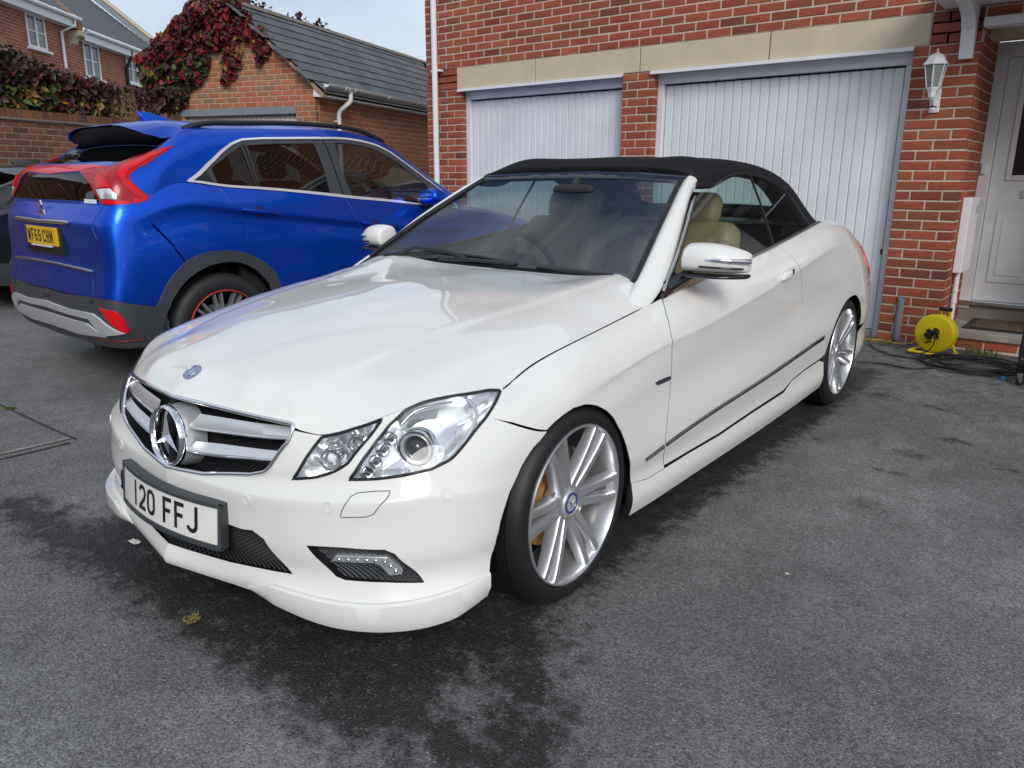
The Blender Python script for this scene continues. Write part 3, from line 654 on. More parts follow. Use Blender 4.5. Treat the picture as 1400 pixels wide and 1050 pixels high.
# wall lantern
def build_lantern():
    L0 = thing('wall_lantern', 'white hexagonal wall lantern with frosted panes on the brick pier', 'lamp', (-.245, 0, 1.80))
    hexr = lambda r, z, y=-.145: [(r * math.cos(RAD(60 * k + 30)), y + r * math.sin(RAD(60 * k + 30)), z) for k in range(6)]
    def hexloft(name, rz, m, cap=True):
        V = [p for r, z in rz for p in hexr(r, z)]; n = len(rz); F = [(i * 6 + k, i * 6 + (k + 1) % 6, (i + 1) * 6 + (k + 1) % 6, (i + 1) * 6 + k) for i in range(n - 1) for k in range(6)]
        if cap: F += [tuple(range(6))[::-1], tuple((n - 1) * 6 + k for k in range(6))]
        return MB().add(V, F).build(name, m, L0)
    hexloft('lamp_roof', [(.088, .290), (.090, .297), (.070, .320), (.058, .345), (.040, .362), (.012, .372)], 'white_gloss')
    MB().lathe([(.0002, .030), (.007, .026), (.006, .018), (.004, .012), (.010, .004), (.011, -.004)], 12, Matrix.Translation((0, -.145, .374)) @ Matrix.Rotation(RAD(90), 4, 'X')).build('finial', 'white_gloss', L0, 50)
    hexloft('lamp_base', [(.045, .138), (.044, .128), (.038, .118), (.030, .100), (.024, .070), (.010, .062)], 'white_gloss')
    a, b = hexr(.045, .140), hexr(.074, .289)
    for k in range(6):
        q = [a[k], a[(k + 1) % 6], b[(k + 1) % 6], b[k]]; MB().add(q, [(0, 1, 2, 3)]).build('lamp_pane', 'frosted_glass', L0); MB().tube([a[k], b[k]], .0048, 6).build('lamp_bar', 'white_gloss', L0)
    MB().box((-.035, -.016, -.03), (.035, -.002, .14)).build('back_plate', 'white_gloss', L0, bevel=.005)
    MB().tube([(0, -.010, .03), (0, -.06, .02), (0, -.10, .035), (0, -.145, .075)], [.016, .016, .016, .020], 10).build('lamp_arm', 'white_gloss', L0, 50)
    MB().lathe([(.0002, .025), (.020, .022), (.024, .010), (.024, -.012), (.020, -.02), (.0002, -.022)], 20, Matrix.Translation((0, -.062, .005)) @ Matrix.Rotation(RAD(90), 4, 'X')).build('motion_sensor', 'white_upvc', L0, 50)
    MB().lathe([(.0245, .006), (.0245, -.006)], 20, Matrix.Translation((0, -.062, .008)) @ Matrix.Rotation(RAD(90), 4, 'X')).build('sensor_band', 'satin_black', L0, 50)
build_lantern()
# ------------------------------------------------------------------ detached garage with the slate roof
GY = RAD(19.155); GO = (-8.589, .698)
gb = thing('gable_garage', 'small orange brick gable garage with slate roof and white gutter', 'garage', (*GO, 0), GY)
GF = lambda u, n, z: (u, n, z)      # local x along the gable (0 = right corner), y into the building
def gpart(name, boxes, m, bevel=None, parent=None):
    mb = MB()
    for b in boxes: ubox(mb, *b, GF)
    return mb.build(name, m, parent or gb, bevel=bevel)
GWd, APX, ZE, ZA, LEN = 2.74, -1.37, 2.58, 3.74, 7.5
GW2 = -GWd
sl_ = (ZA - ZE) / (0 - APX)
gz = lambda u: ZE + sl_ * min(-u, u - GW2)
dr = (-2.40, -.34)
core = [(GW2 + .005, 0), (-.005, 0), (-.005, ZE), (APX, ZA - .01), (GW2 + .005, ZE)]
def gcore(y0, y1, pts, name): MB().prism(pts, y0, y1, lambda u, z, h: (u, h, z)).build(name, 'tan_mortar', gb)
gcore(.095, LEN, core, 'wall_core')
gcore(.007, .094, [(GW2 + .005, 2.31), (-.005, 2.31), (-.005, ZE), (APX, ZA - .01), (GW2 + .005, ZE)], 'gable_mortar')
gpart('pier_mortar', [(dr[1], -.005, .007, .094, 0, 2.309)], 'tan_mortar'); gpart('pier_mortar', [(GW2 + .005, dr[0], .007, .094, 0, 2.309)], 'tan_mortar')
cs = []; u_ref = .223 + 0 - .223
for i in range(0, 52):
    z = 2.425 + .075 * (i - 31)
    if z < .03: continue
    if z > ZA - .05: break
    iv = [(GW2, 0)] if z < ZE + .04 else [(GW2 + (z + .0325 - ZE) / sl_, -(z + .0325 - ZE) / sl_)]
    if z < 2.30: iv = [(GW2, dr[0]), (dr[1], 0)]
    if iv[0][1] - iv[0][0] > .1: cs.append((z, iv, (-.223 if (i - 31) % 2 == 0 else -.3355), .225))
brickwork(gb, (*GO, 0), GY, 'orange_brick', cs, 300)
sd_ = [(2.425 + .075 * k, [(.0 + .105, LEN)], .1 if k % 2 else -.0125, .225) for k in range(-31, 2)]
c_, s_g = math.cos(GY), math.sin(GY)
brickwork(gb, (GO[0] + .002 * c_, GO[1] + .002 * s_g, 0), GY + math.pi / 2, 'orange_brick', sd_, 200)
g_d = gpart('garage_door', [(dr[0], dr[1], .10, .13, 0, 2.20)], 'dull_white')
mbr = MB(); n = 24; w = (dr[1] - dr[0]) / n
for k in range(n): ubox(mbr, dr[0] + k * w + .008, dr[0] + (k + 1) * w - .008, .088, .0995, .05, 2.19, GF)
q = mbr.build('door_ribs', 'dull_white', g_d); q['kind'] = 'stuff'
gpart('door_lintel', [(dr[0] - .10, dr[1] + .005, -.012, .09, 2.205, 2.305)], 'lead_grey', .004)
# roof: slates laid course by course
def slate_roof(parent, u_e, u_r, z_e, z_r, y0, y1, side):
    L_ = math.hypot(u_r - u_e, z_r - z_e); du, dz = (u_r - u_e) / L_, (z_r - z_e) / L_; nx, nz = (dz, -du) if du < 0 else (-dz, du); rows = 9; g = L_ / rows; w = .33; sh = None; k = 0
    base = MB().prism([(u_e + .0, z_e - .035), (u_e, z_e - .012), (u_r, z_r - .012), (u_r, z_r - .035)], y0 + .01, y1, lambda u, z, h: (u, h, z)).build('roof_deck', 'void_black', parent)
    hw = w / 2 - .003; me = bpy.data.meshes.new('slate'); V = [(x, y, z) for x in (-hw, hw) for y in (0, g * 1.35) for z in (0, .009)]
    me.from_pydata(V, [], [(0, 1, 3, 2), (4, 6, 7, 5), (0, 4, 5, 1), (2, 3, 7, 6), (0, 2, 6, 4), (1, 5, 7, 3)]); me.update(); me.materials.append(M['slate'])
    rnd = random.Random(3)
    for r in range(rows):
        d = r * g; y = y0 + (w / 2 if r % 2 else 0) + w / 2 - (w / 2 if r % 2 else 0) * 0
        yy = y0 + w / 2 - (w / 2 if r % 2 else 0)
        while yy < min(y1, y0 + 6.2):
            o = bpy.data.objects.new('slate', me); link(o, parent)
            lift = .020
            ex = Vector((0, 1, 0)); tilt = math.atan2(.013, g); ey = (Vector((du, 0, dz)) * math.cos(tilt) - Vector((nx, 0, nz)) * math.sin(tilt)); ez = ex.cross(ey)
            if ez.z < 0: ex = -ex; ez = ex.cross(ey)
            Mx = Matrix((ex, ey, ez)).transposed().to_4x4(); Mx.translation = Vector((u_e + du * d + nx * lift, yy, z_e + dz * d + nz * lift)) ; o.matrix_local = Mx
            yy += w; k += 1
slate_roof(gb, .20, APX, ZE - .20 * sl_ + .075, ZA + .07, -.06, LEN, 1)
MB().prism([(GW2 - .2, ZE - .20 * sl_ + .03), (GW2 - .2, ZE - .20 * sl_ + .075), (APX, ZA + .07), (APX, ZA + .03)], -.06, LEN, lambda u, z, h: (u, h, z)).build('far_slope', 'slate', gb)
for k in range(16):
    y = -.07 + k * .45
    V = []; F = []; n = 7
    for j in range(n):
        a = RAD(180 * j / (n - 1)); 
        for yy in (y, y + .442): V.append((APX + .115 * math.cos(a), yy, ZA + .045 + .075 * math.sin(a) - .02))
    MB().add(V, [(2 * j, 2 * j + 1, 2 * j + 3, 2 * j + 2) for j in range(n - 1)]).build('ridge_tile', 'ridge_tile', gb, 50)
# verge, box end, fascia, gutter, downpipe
vt = lambda u: ZE + sl_ * (-u) + .055
MB().prism([(.20, vt(.20) - .0), (APX, vt(APX)), (APX, vt(APX) - .055), (.20, vt(.20) - .055)], -.075, -.012, lambda u, z, h: (u, h, z)).build('verge_board', 'timber_tan', gb)
MB().prism([(.005, 2.43), (.19, 2.43), (.19, vt(.19) - .06), (.005, vt(.005) - .06)], -.035, -.008, lambda u, z, h: (u, h, z)).build('eaves_box_end', 'white_upvc', gb)
gpart('fascia', [(.168, .19, -.007, LEN, 2.43, 2.575)], 'dull_white'); gpart('soffit', [(.004, .167, -.007, LEN, 2.43, 2.445)], 'dull_white')
gut = MB(); n = 8; V = []
for y in (-.05, LEN):
    for j in range(n): a = RAD(180 + 180 * j / (n - 1)); V.append((.245 + .052 * math.cos(a), y, 2.60 + .052 * math.sin(a)))
    for j in range(n): a = RAD(360 - 180 * j / (n - 1)); V.append((.245 + .048 * math.cos(a), y, 2.602 + .048 * math.sin(a)))
gut.add(V, [(j, (j + 1) % 16, 16 + (j + 1) % 16, 16 + j) for j in range(16)] + [tuple(range(16))]); gt = gut.build('gutter', 'dull_white', gb, 50)
for y in (.42, .52, .68, 1.75, 2.8, 3.8):
    MB().tube([(.245 + .057 * math.cos(a), y, 2.60 + .057 * math.sin(a)) for a in np.linspace(math.pi, 2 * math.pi, 9)], .010, 6).build('gutter_bracket', 'dull_white', gt, 60)
MB().tube([(.245, .60, 2.56), (.245, .60, 2.44), (.235, .59, 2.40), (.10, .56, 2.30), (.055, .55, 2.25), (.05, .55, 2.19), (.05, .55, 0)], .034, 12).build('down_pipe', 'white_upvc', gb, 50)
MB().tube([(.0, .49, 2.12), (.06, .50, 2.12)], .012, 6).build('pipe_clip', 'white_upvc', gb)
# ------------------------------------------------------------------ boundary wall on the left
WYAW = RAD(109.155); k_ = 1.028; wo = CAMP[:2] + (np.array([-9.725, -3.035]) - CAMP[:2]) * k_; WZ = CAMP[2] + (1.912 - CAMP[2]) * k_
bw_ = thing('boundary_wall', 'weathered brown brick boundary wall with upright coping bricks', 'wall', (wo[0], wo[1], 0), WYAW)
u0, u1 = -8.5, 3.33
# local frame of the wall: x along it, faces local -y ... the near face looks towards the cars (local -y)
mb = MB(); ubox(mb, u0, u1, .006, .21, -.02, WZ + .045, GF); mb.build('wall_core', 'grey_mortar', bw_)
cs = [(WZ - .075 * k, [(u0, u1)], (0 if k % 2 == 0 else .1125), .225) for k in range(0, 26)]
brickwork(bw_, (wo[0], wo[1], 0), WYAW, 'brown_brick', cs, 240)
mb = MB(); ubox(mb, u0, u1, -.030, .24, WZ + .046, WZ + .072, GF); mb.build('tile_course', 'ridge_tile', bw_)
cm = bpy.data.meshes.new('coping_brick'); q = MB().box((-.0325, 0, 0), (.0325, .215, .1025)); cm.from_pydata(q.V, [], q.F); cm.update(); cm.materials.append(M['brown_brick'])
rnd = random.Random(9)
for i in range(int((u1 - u0) / .075)):
    o = bpy.data.objects.new('coping_brick', cm); link(o, bw_); o.location = (u0 + .0375 + .075 * i, -.002 + rnd.uniform(-.004, .004), WZ + .0725 + rnd.uniform(-.002, .002)); o.rotation_euler = (0, 0, rnd.uniform(-.03, .03))
ubox(MB(), u0, u1, .012, .20, WZ + .0725, WZ + .165, GF).build('coping_mortar', 'grey_mortar', bw_)
# trellis on top
tr = thing('trellis', 'small square wooden trellis standing on the brown wall in the creeper', 'trellis', (wo[0], wo[1], WZ + .17), WYAW)
for i in range(9): MB().box((1.35 + .105 * i, .15, 0), (1.378 + .105 * i, .162, .40)).build('lath', 'trellis_wood', tr)
for i in range(5): MB().box((1.32, .138, .015 + .085 * i), (2.25, .1495, .040 + .085 * i)).build('lath', 'trellis_wood', tr)
# ------------------------------------------------------------------ leaves
def leafmat():
    m = mat('creeper_leaf', (.1, .02, .03), .55, spec=.35); t = m.node_tree; b = t.nodes['Principled BSDF']
    a = t.nodes.new('ShaderNodeAttribute'); a.attribute_name = 'leaf'; t.links.new(a.outputs['Color'], b.inputs['Base Color'])
    b.inputs['Subsurface Weight'].default_value = 0.0
    return m
leafmat()
mat('twig', (.10, .065, .045), .9)
PAL = dict(purple=[(.045, .012, .018), (.075, .014, .022), (.11, .016, .022), (.055, .022, .022)], red=[(.20, .014, .018), (.15, .012, .020), (.28, .02, .02)], green=[(.04, .075, .016), (.06, .10, .02), (.03, .055, .016)], gold=[(.26, .17, .02), (.18, .13, .03), (.22, .09, .03)], brown=[(.085, .045, .035), (.11, .06, .045), (.065, .04, .035), (.09, .07, .055)])
def leaves(parent, name, centres, size, seed=1, flat=.5):
    """centres: list of (position, palette name, normal)"""
    rnd = random.Random(seed); V = []; F = []; Cc = []
    for p, pal, nv in centres:
        c = rnd.choice(PAL[pal]); s = size * rnd.choice((.5, .75, .9, 1.0, 1.15, 1.5)) * rnd.uniform(.85, 1.15); n = (Vector(nv) * flat + Vector((rnd.gauss(0, 1), rnd.gauss(0, 1), rnd.gauss(0, 1))) * .5).normalized(); d = Vector((rnd.gauss(0, .6), rnd.gauss(0, .6), -1.0)); e1 = (d - n * d.dot(n)).normalized(); e2 = n.cross(e1); p = Vector(p)
        k = len(V); fold = n * s * rnd.uniform(.05, .22); w = s * rnd.uniform(.30, .44)
        V += [p - e1 * s * .5, p + e2 * w * .85 - e1 * s * .10 + fold, p + e2 * w + e1 * s * .12 + fold, p + e1 * s * .62 - fold * .6, p - e2 * w + e1 * s * .12 + fold, p - e2 * w * .85 - e1 * s * .10 + fold, p + e1 * s * .1]
        F += [(k, k + 1, k + 6), (k + 1, k + 2, k + 6), (k + 2, k + 3, k + 6), (k + 3, k + 4, k + 6), (k + 4, k + 5, k + 6), (k + 5, k, k + 6)]; b = rnd.uniform(.7, 1.3); Cc += [(c[0] * b, c[1] * b, c[2] * b, 1)] * 7
    o = mesh(name, V, F, 'creeper_leaf', parent); a = o.data.color_attributes.new('leaf', 'FLOAT_COLOR', 'POINT'); a.data.foreach_set('color', [x for c in Cc for x in c]); o['kind'] = 'stuff'; return o
rl_ = random.Random(21)
cr_ = thing('creeper', 'dark red and purple creeper climbing the left side of the gable', 'creeper', (GO[0] - 2.4 * c_, GO[1] - 2.4 * s_g, 0), GY)
cx0 = -2.4
cen = []
def blob(u, z, ru, rz, n, pal, depth=.28, y0=-.02):
    for _ in range(int(n * 1.5)):
        a = rl_.uniform(0, 2 * math.pi); r = math.sqrt(rl_.random()); uu = u + ru * r * math.cos(a); zz = z + rz * r * math.sin(a)
        y = y0 - depth * (1 - r * r) * rl_.random() - .03; cen.append(((uu - cx0, y, zz), rl_.choices([k for k, _ in pal], [w for _, w in pal])[0], (0, -1, .5)))
mix1 = [('purple', 6), ('red', 4), ('green', .5), ('gold', .3)]; mix2 = [('purple', 3), ('red', 1.5), ('green', 5), ('gold', .6)]; mix3 = [('purple', 5), ('green', 3), ('brown', 2)]
def gp_(u, v):
    n = np.array([math.sin(GY), -math.cos(GY), 0]); p = on_plane(u, v, (GO[0], GO[1], 0), n); d = p - np.array([GO[0], GO[1], 0]); return d @ np.array([c_, s_g, 0]), p[2]
for (u, v, ru, rz, n, pl, dep) in [(285, 20, 30, 24, 420, mix1, .3), (310, 12, 22, 18, 230, mix1, .2), (262, 48, 26, 30, 420, mix1, .34), (300, 48, 24, 22, 330, mix1, .18), (322, 60, 10, 34, 130, mix1 + [('gold', 1.5)], .10), (318, 88, 12, 18, 70, mix1, .08), (360, 60, 11, 24, 90, mix1, .08), (345, 50, 9, 10, 40, mix1, .08), (357, 80, 5, 9, 26, mix1, .06), (240, 75, 30, 32, 520, mix1, .36), (225, 105, 28, 30, 470, mix2, .34), (258, 95, 24, 26, 330, mix2, .28), (222, 132, 18, 22, 320, mix3, .3), (235, 130, 24, 22, 330, mix3, .26), (275, 82, 14, 22, 170, mix2, .16), (212, 88, 16, 20, 240, mix1, .3), (335, 30, 14, 16, 90, mix1, .08), (310, 108, 5, 10, 20, mix1, .05)]:
    a, z = gp_(u, v); a2, z2 = gp_(u + ru, v); z3 = gp_(u, v - rz)[1]; blob(a, z, abs(a2 - a), abs(z3 - z), n, pl, dep)
leaves(cr_, 'foliage', cen, .088, 4)
stems = []
for k in range(9):
    u = -2.72 + rl_.uniform(-.05, .22); z = 0; pts = []
    while z < 3.3: pts.append((u - cx0, -.03 - .03 * rl_.random(), z)); z += .25; u += rl_.uniform(-.05, .06)
    MB().tube(pts, [.022 - .016 * i / len(pts) for i in range(len(pts))], 6).build('stem', 'twig', cr_)
# sprigs over the ridge
cen = []; rp = thing('ridge_creeper', 'few dark sprigs of creeper poking above the slate ridge', 'creeper', (GO[0] + APX * c_, GO[1] + APX * s_g, 0), GY)
for y, n in ((.5, 26), (.9, 20), (2.0, 16), (2.6, 18)):
    for _ in range(n): cen.append(((-.15 + rl_.gauss(0, .05), y + rl_.gauss(0, .14), ZA + .11 + abs(rl_.gauss(0, .07))), 'purple', (0, 0, 1)))
leaves(rp, 'foliage', cen, .10, 8)
for y in (.5, .9, 2.0, 2.6): MB().tube([(-.2, y - .1, ZA + .0), (-.15, y, ZA + .12), (-.12, y + .12, ZA + .2)], .006, 5).build('stem', 'twig', rp)
# shrubs hanging over the wall: several plants
def wall_shrub(px0, px1, label, mix_top, mix_low, seed, dens=1.0):
    sh = thing('wall_shrub', label, 'shrub', (wo[0], wo[1], WZ), WYAW); cen = []; rr = random.Random(seed)
    n2 = np.array([math.sin(WYAW), -math.cos(WYAW), 0]); dv = np.array([math.cos(WYAW), math.sin(WYAW), 0]); o3 = np.array([wo[0], wo[1], 0])
    def wp_(u, v): p = on_plane(u, v, o3 - n2 * .25, n2); return (p - o3) @ dv, p[2] - WZ
    for _ in range(int(dens * (px1 - px0) * 34)):
        u = rr.uniform(px0, px1); tp = np.interp(u, [-30, 0, 25, 60, 90, 130, 170, 200, 240], [64, 68, 82, 100, 108, 118, 128, 122, 110]) + rr.gauss(0, 4); bt = np.interp(u, [-30, 0, 60, 120, 180, 240], [150, 150, 152, 156, 160, 164]) + rr.gauss(0, 3)
        t = rr.random(); v = tp + (bt - tp) * t
        if 138 < u < 200 and v > 126 and rr.random() < .97: continue
        a, z = wp_(u, v); y = .25 + rr.uniform(-.30, .25) * (1 - .3 * t)
        cen.append(((a, y, z), rr.choices(*zip(*[(k, w) for k, w in (mix_low if t > .55 else mix_top)]))[0], (0, -.6, .6)))
    leaves(sh, 'foliage', cen, .085, seed)
    for k in range(10):
        u = rr.uniform(px0, px1); a, z = wp_(u, 140); pts = [(a + rr.uniform(-.1, .1), .25, -.05)]
        for q in range(5): l = pts[-1]; pts.append((l[0] + rr.uniform(-.15, .15), l[1] + rr.uniform(-.08, .06), l[2] + rr.uniform(.06, .17)))
        MB().tube(pts, [.012, .010, .008, .006, .005, .003], 5).build('stem', 'twig', sh)
wall_shrub(-30, 62, 'bushy green and gold shrub with dark tips above the brown wall', [('brown', 5), ('purple', 3), ('green', 1)], [('green', 5), ('gold', 2.5), ('brown', 1)], 31)
wall_shrub(60, 128, 'bronze and red leaved shrub above the brown wall', [('brown', 5), ('purple', 3)], [('red', 1.6), ('gold', 2.5), ('green', 1.2), ('brown', 3)], 32)
wall_shrub(124, 205, 'dark twiggy shrub growing round the wooden trellis', [('brown', 6), ('purple', 4)], [('brown', 5), ('purple', 2), ('green', 2)], 33)
# ------------------------------------------------------------------ terrace beyond the wall
HA = RAD(131.0); hd_ = np.array([math.cos(HA), math.sin(HA), 0]); hn = np.array([math.sin(HA), -math.cos(HA), 0])
if hn @ (CAMP - 0) < -99: hn = -hn
q = ray(100, 35.4); HO = CAMP + q * 20.5; HO3 = np.array([HO[0], HO[1], 0]); EZ = HO[2]
if hn @ (CAMP - HO3) < 0: hn = -hn
def hp_(u, v, off=0.0): p = on_plane(u, v, HO3 + hn * off, hn); return (p - HO3) @ hd_, p[2]
th = thing('terrace_house', 'red brick terrace with grey slate roofs and white windows beyond the wall', 'house', tuple(HO3), HA)
# local: x along the terrace (receding), y = away from the viewer side
sgn = 1 if (np.array([-math.sin(HA), math.cos(HA), 0]) @ hn) < 0 else -1
TF = lambda u, n, z: (u, -sgn * -n if False else (n * sgn), z)
def brick_tex(name, c1, c2, cm):
    m = mat(name, c1, .9, spec=.2); t = m.node_tree; b = t.nodes['Principled BSDF']; co = t.nodes.new('ShaderNodeTexCoord'); mp_ = t.nodes.new('ShaderNodeMapping'); mp_.inputs['Rotation'].default_value = (RAD(90), 0, 0)
    bt = t.nodes.new('ShaderNodeTexBrick'); bt.inputs['Scale'].default_value = 1; bt.inputs['Brick Width'].default_value = .225; bt.inputs['Row Height'].default_value = .075; bt.inputs['Mortar Size'].default_value = .008
    bt.inputs['Color1'].default_value = (*c1, 1); bt.inputs['Color2'].default_value = (*c2, 1); bt.inputs['Mortar'].default_value = (*cm, 1)
    t.links.new(co.outputs['Object'], mp_.inputs[0]); t.links.new(mp_.outputs[0], bt.inputs['Vector'])
    n = t.nodes.new('ShaderNodeTexNoise'); n.inputs['Scale'].default_value = 1.3; n.inputs['Detail'].default_value = 6; t.links.new(co.outputs['Object'], n.inputs['Vector']); mr = t.nodes.new('ShaderNodeMapRange'); mr.inputs[3].default_value = .75; mr.inputs[4].default_value = 1.25; t.links.new(n.outputs['Fac'], mr.inputs[0])
    mu = t.nodes.new('ShaderNodeMix'); mu.data_type = 'RGBA'; mu.blend_type = 'MULTIPLY'; mu.inputs[0].default_value = 1; t.links.new(bt.outputs['Color'], mu.inputs[6]); t.links.new(mr.outputs[0], mu.inputs[7]); t.links.new(mu.outputs[2], b.inputs['Base Color'])
    bp = t.nodes.new('ShaderNodeBump'); bp.inputs['Strength'].default_value = .4; bp.inputs['Distance'].default_value = .005; bp.invert = True; t.links.new(bt.outputs['Fac'], bp.inputs['Height']); t.links.new(bp.outputs[0], b.inputs['Normal']); return m
brick_tex('far_brick', (.40, .125, .065), (.30, .085, .05), (.44, .34, .26))
mat('far_slate', (.10, .105, .12), .6, noise=(9, .25), bump=(30, .3, .003))
uj = hp_(97, 36)[0]; ue = hp_(215, 80)[0]; EZ = hp_(100, 43)[1]; EZ2 = hp_(40, 8, .0)[1]
def tpart(name, u0, u1, n0, n1, z0, z1, m, parent=None, bevel=None): return ubox(MB(), u0, u1, n0, n1, z0, z1, TF).build(name, m, parent or th, bevel=bevel)
tpart('wall', uj, ue + .6, 0, 5, 0, EZ, 'far_brick'); tpart('wall', uj - 9, uj - .002, .0, 5, 0, EZ2 - .1, 'far_brick')
def slope(name, u0, u1, ze, zr, depth, m, n=14):
    """roof slope as stepped courses"""
    V = []; F = []
    for r in range(n):
        a, b = r / n, (r + 1) / n
        for t, lift in ((a, .022), (b, .004)):
            for u in (u0, u1): V.append(TF(u, -.28 + (depth + .28) * t, ze + (zr - ze) * t + lift))
        k = r * 4; F.append((k, k + 1, k + 3, k + 2))
        if r: F.append((k - 2, k - 1, k + 1, k))
    return MB().add(V, F).build(name, m, th)
slope('roof', uj - .1, ue + .5, EZ + .08, EZ + 2.6, 3.0, 'far_slate', 22); slope('roof', uj - 9, uj - .25, EZ2 + .06, EZ2 + 2.6, 3.0, 'far_slate', 22)
for u0, u1, z in ((uj + .15, ue + .5, EZ), (uj - 9, uj - .1, EZ2)):
    tpart('fascia', u0, u1, -.26, -.22, z - .20, z + .02, 'white_upvc'); tpart('soffit', u0, u1, -.2195, -.003, z - .20, z - .185, 'white_upvc')
    MB().tube([TF(u0, -.315, z + .03), TF(u1, -.315, z + .03)], .055, 8).build('gutter', 'white_upvc', th, 50)
    k = u0
    while k < u1:
        MB().tube([TF(k, -.315, z + .03), TF(k + .04, -.315, z + .03)], .062, 8).build('gutter_bracket', 'white_upvc', th, 50); k += .95
# party wall up-stand, corbel, verge beyond
V = [TF(uj - .22, -.30, EZ - .25), TF(uj - .22, 3.0, EZ2 + 2.75), TF(uj - .22, 3.0, EZ), TF(uj - .22, -.05, EZ - .25)]
MB().prism([(-.30, EZ + .0), (-.30, EZ2 + .05), (3.0, EZ2 + 2.78), (3.0, EZ)], uj - .24, uj + .0, lambda n_, z, h: TF(h, n_, z)).build('party_wall', 'far_brick', th)
MB().prism([(.0, EZ - .02), (-.32, EZ - .02), (-.32, EZ - .14), (-.16, EZ - .20), (-.12, EZ - .34), (.0, EZ - .40)], uj - .245, uj + .01, lambda n_, z, h: TF(h, n_, z)).build('corbel', 'stone', th)
MB().prism([(-.30, EZ + .05), (3.0, EZ + 2.72), (3.0, EZ + 2.98), (-.1, EZ + .5)], ue + .45, ue + .75, lambda n_, z, h: TF(h, n_, z)).build('gable_parapet', 'lead_grey', th)
MB().prism([(-.30, EZ + .30), (3.0, EZ + 2.985), (3.0, EZ + 3.06), (-.2, EZ + .46)], ue + .40, ue + .82, lambda n_, z, h: TF(h, n_, z)).build('parapet_coping', 'stone', th)
def far_window(px_l, px_r, v0, v1):
    a = hp_(px_l, v0)[0]; b = hp_(px_r, v0)[0]; z1, z0 = hp_(px_l, v0)[1], hp_(px_l, v1)[1]
    w = tpart('window', a, b, -.008, .05, z0, z1, 'window_pane'); f = .055
    for q in ((a, a + f, z0, z1), (b - f, b, z0, z1), (a + f, b - f, z1 - f, z1), (a + f, b - f, z0, z0 + f), ((a + b) / 2 - f * .6, (a + b) / 2 + f * .6, z0 + f, z1 - f)): tpart('frame', q[0], q[1], -.035, -.0085, q[2], q[3], 'white_upvc', w)
    for s0, s1 in ((a + f, (a + b) / 2 - f * .6), ((a + b) / 2 + f * .6, b - f)): tpart('glazing_bar', s0, s1, -.025, -.0085, (z0 + z1) / 2 - .012, (z0 + z1) / 2 + .012, 'white_upvc', w)
    tpart('sill', a - .06, b + .10, -.10, .0, z0 - .06, z0 - .002, 'white_upvc', w)
far_window(31.5, 56.5, 15, 61); far_window(111, 131.5, 55.5, 103); far_window(170, 184, 72, 111)
a = hp_(78, 25)[0]; MB().tube([TF(hp_(85, 20)[0], -.30, EZ2 - .02), TF(hp_(85, 20)[0], -.30, EZ2 - .15), TF(a, -.06, EZ2 - .36), TF(a, -.06, 0)], .038, 8).build('down_pipe', 'white_upvc', th, 50)
a = hp_(170, 70)[0]; MB().tube([TF(a - .1, -.25, EZ - .05), TF(a - .1, -.22, EZ - .25), TF(a - .12, -.06, EZ - .55), TF(a - .12, -.06, 1)], .05, 8).build('down_pipe', 'satin_black', th, 50)

# houses across the yard, which the car paint and glass mirror
def yard_house(label, org, yaw, wid, dep, eav, rdg, seed):
    h = thing('yard_house', label, 'house', (*org, 0), yaw); rr = random.Random(seed)
    MB().box((0, 0, 0), (wid, dep, eav)).build('wall', 'far_brick', h)
    MB().prism([(-.3, eav - .1), (-.3, eav + .02), (dep / 2, rdg), (dep + .3, eav + .02), (dep + .3, eav - .1)], -.25, wid + .25, lambda n_, z, k: (k, n_, z)).build('roof', 'far_slate', h)
    MB().box((wid * .7, dep * .4, rdg - .8), (wid * .7 + .6, dep * .4 + .6, rdg + .9)).build('chimney', 'far_brick', h)
    for z in (1.0, 3.4):
        for k in range(int(wid / 2.4)):
            u = 1.0 + 2.4 * k; w = MB().box((u, -.03, z), (u + 1.15, .0, z + 1.25)).build('window', 'window_pane', h)
            for q in ((u - .05, u + .02, z, z + 1.25), (u + 1.13, u + 1.2, z, z + 1.25), (u + .54, u + .61, z, z + 1.25)): MB().box((q[0], -.06, q[2]), (q[1], -.031, q[3])).build('frame', 'white_upvc', w)
yard_house('plain brick house across the yard, mirrored in the car paint, beside a wider one', (11.0, -23.0), RAD(165), 10, 7, 5.0, 8.2, 1)
yard_house('wide brick house across the yard, mirrored in the car glass and chrome', (-1.5, -22.0), RAD(180), 13, 7, 5.2, 8.4, 2)
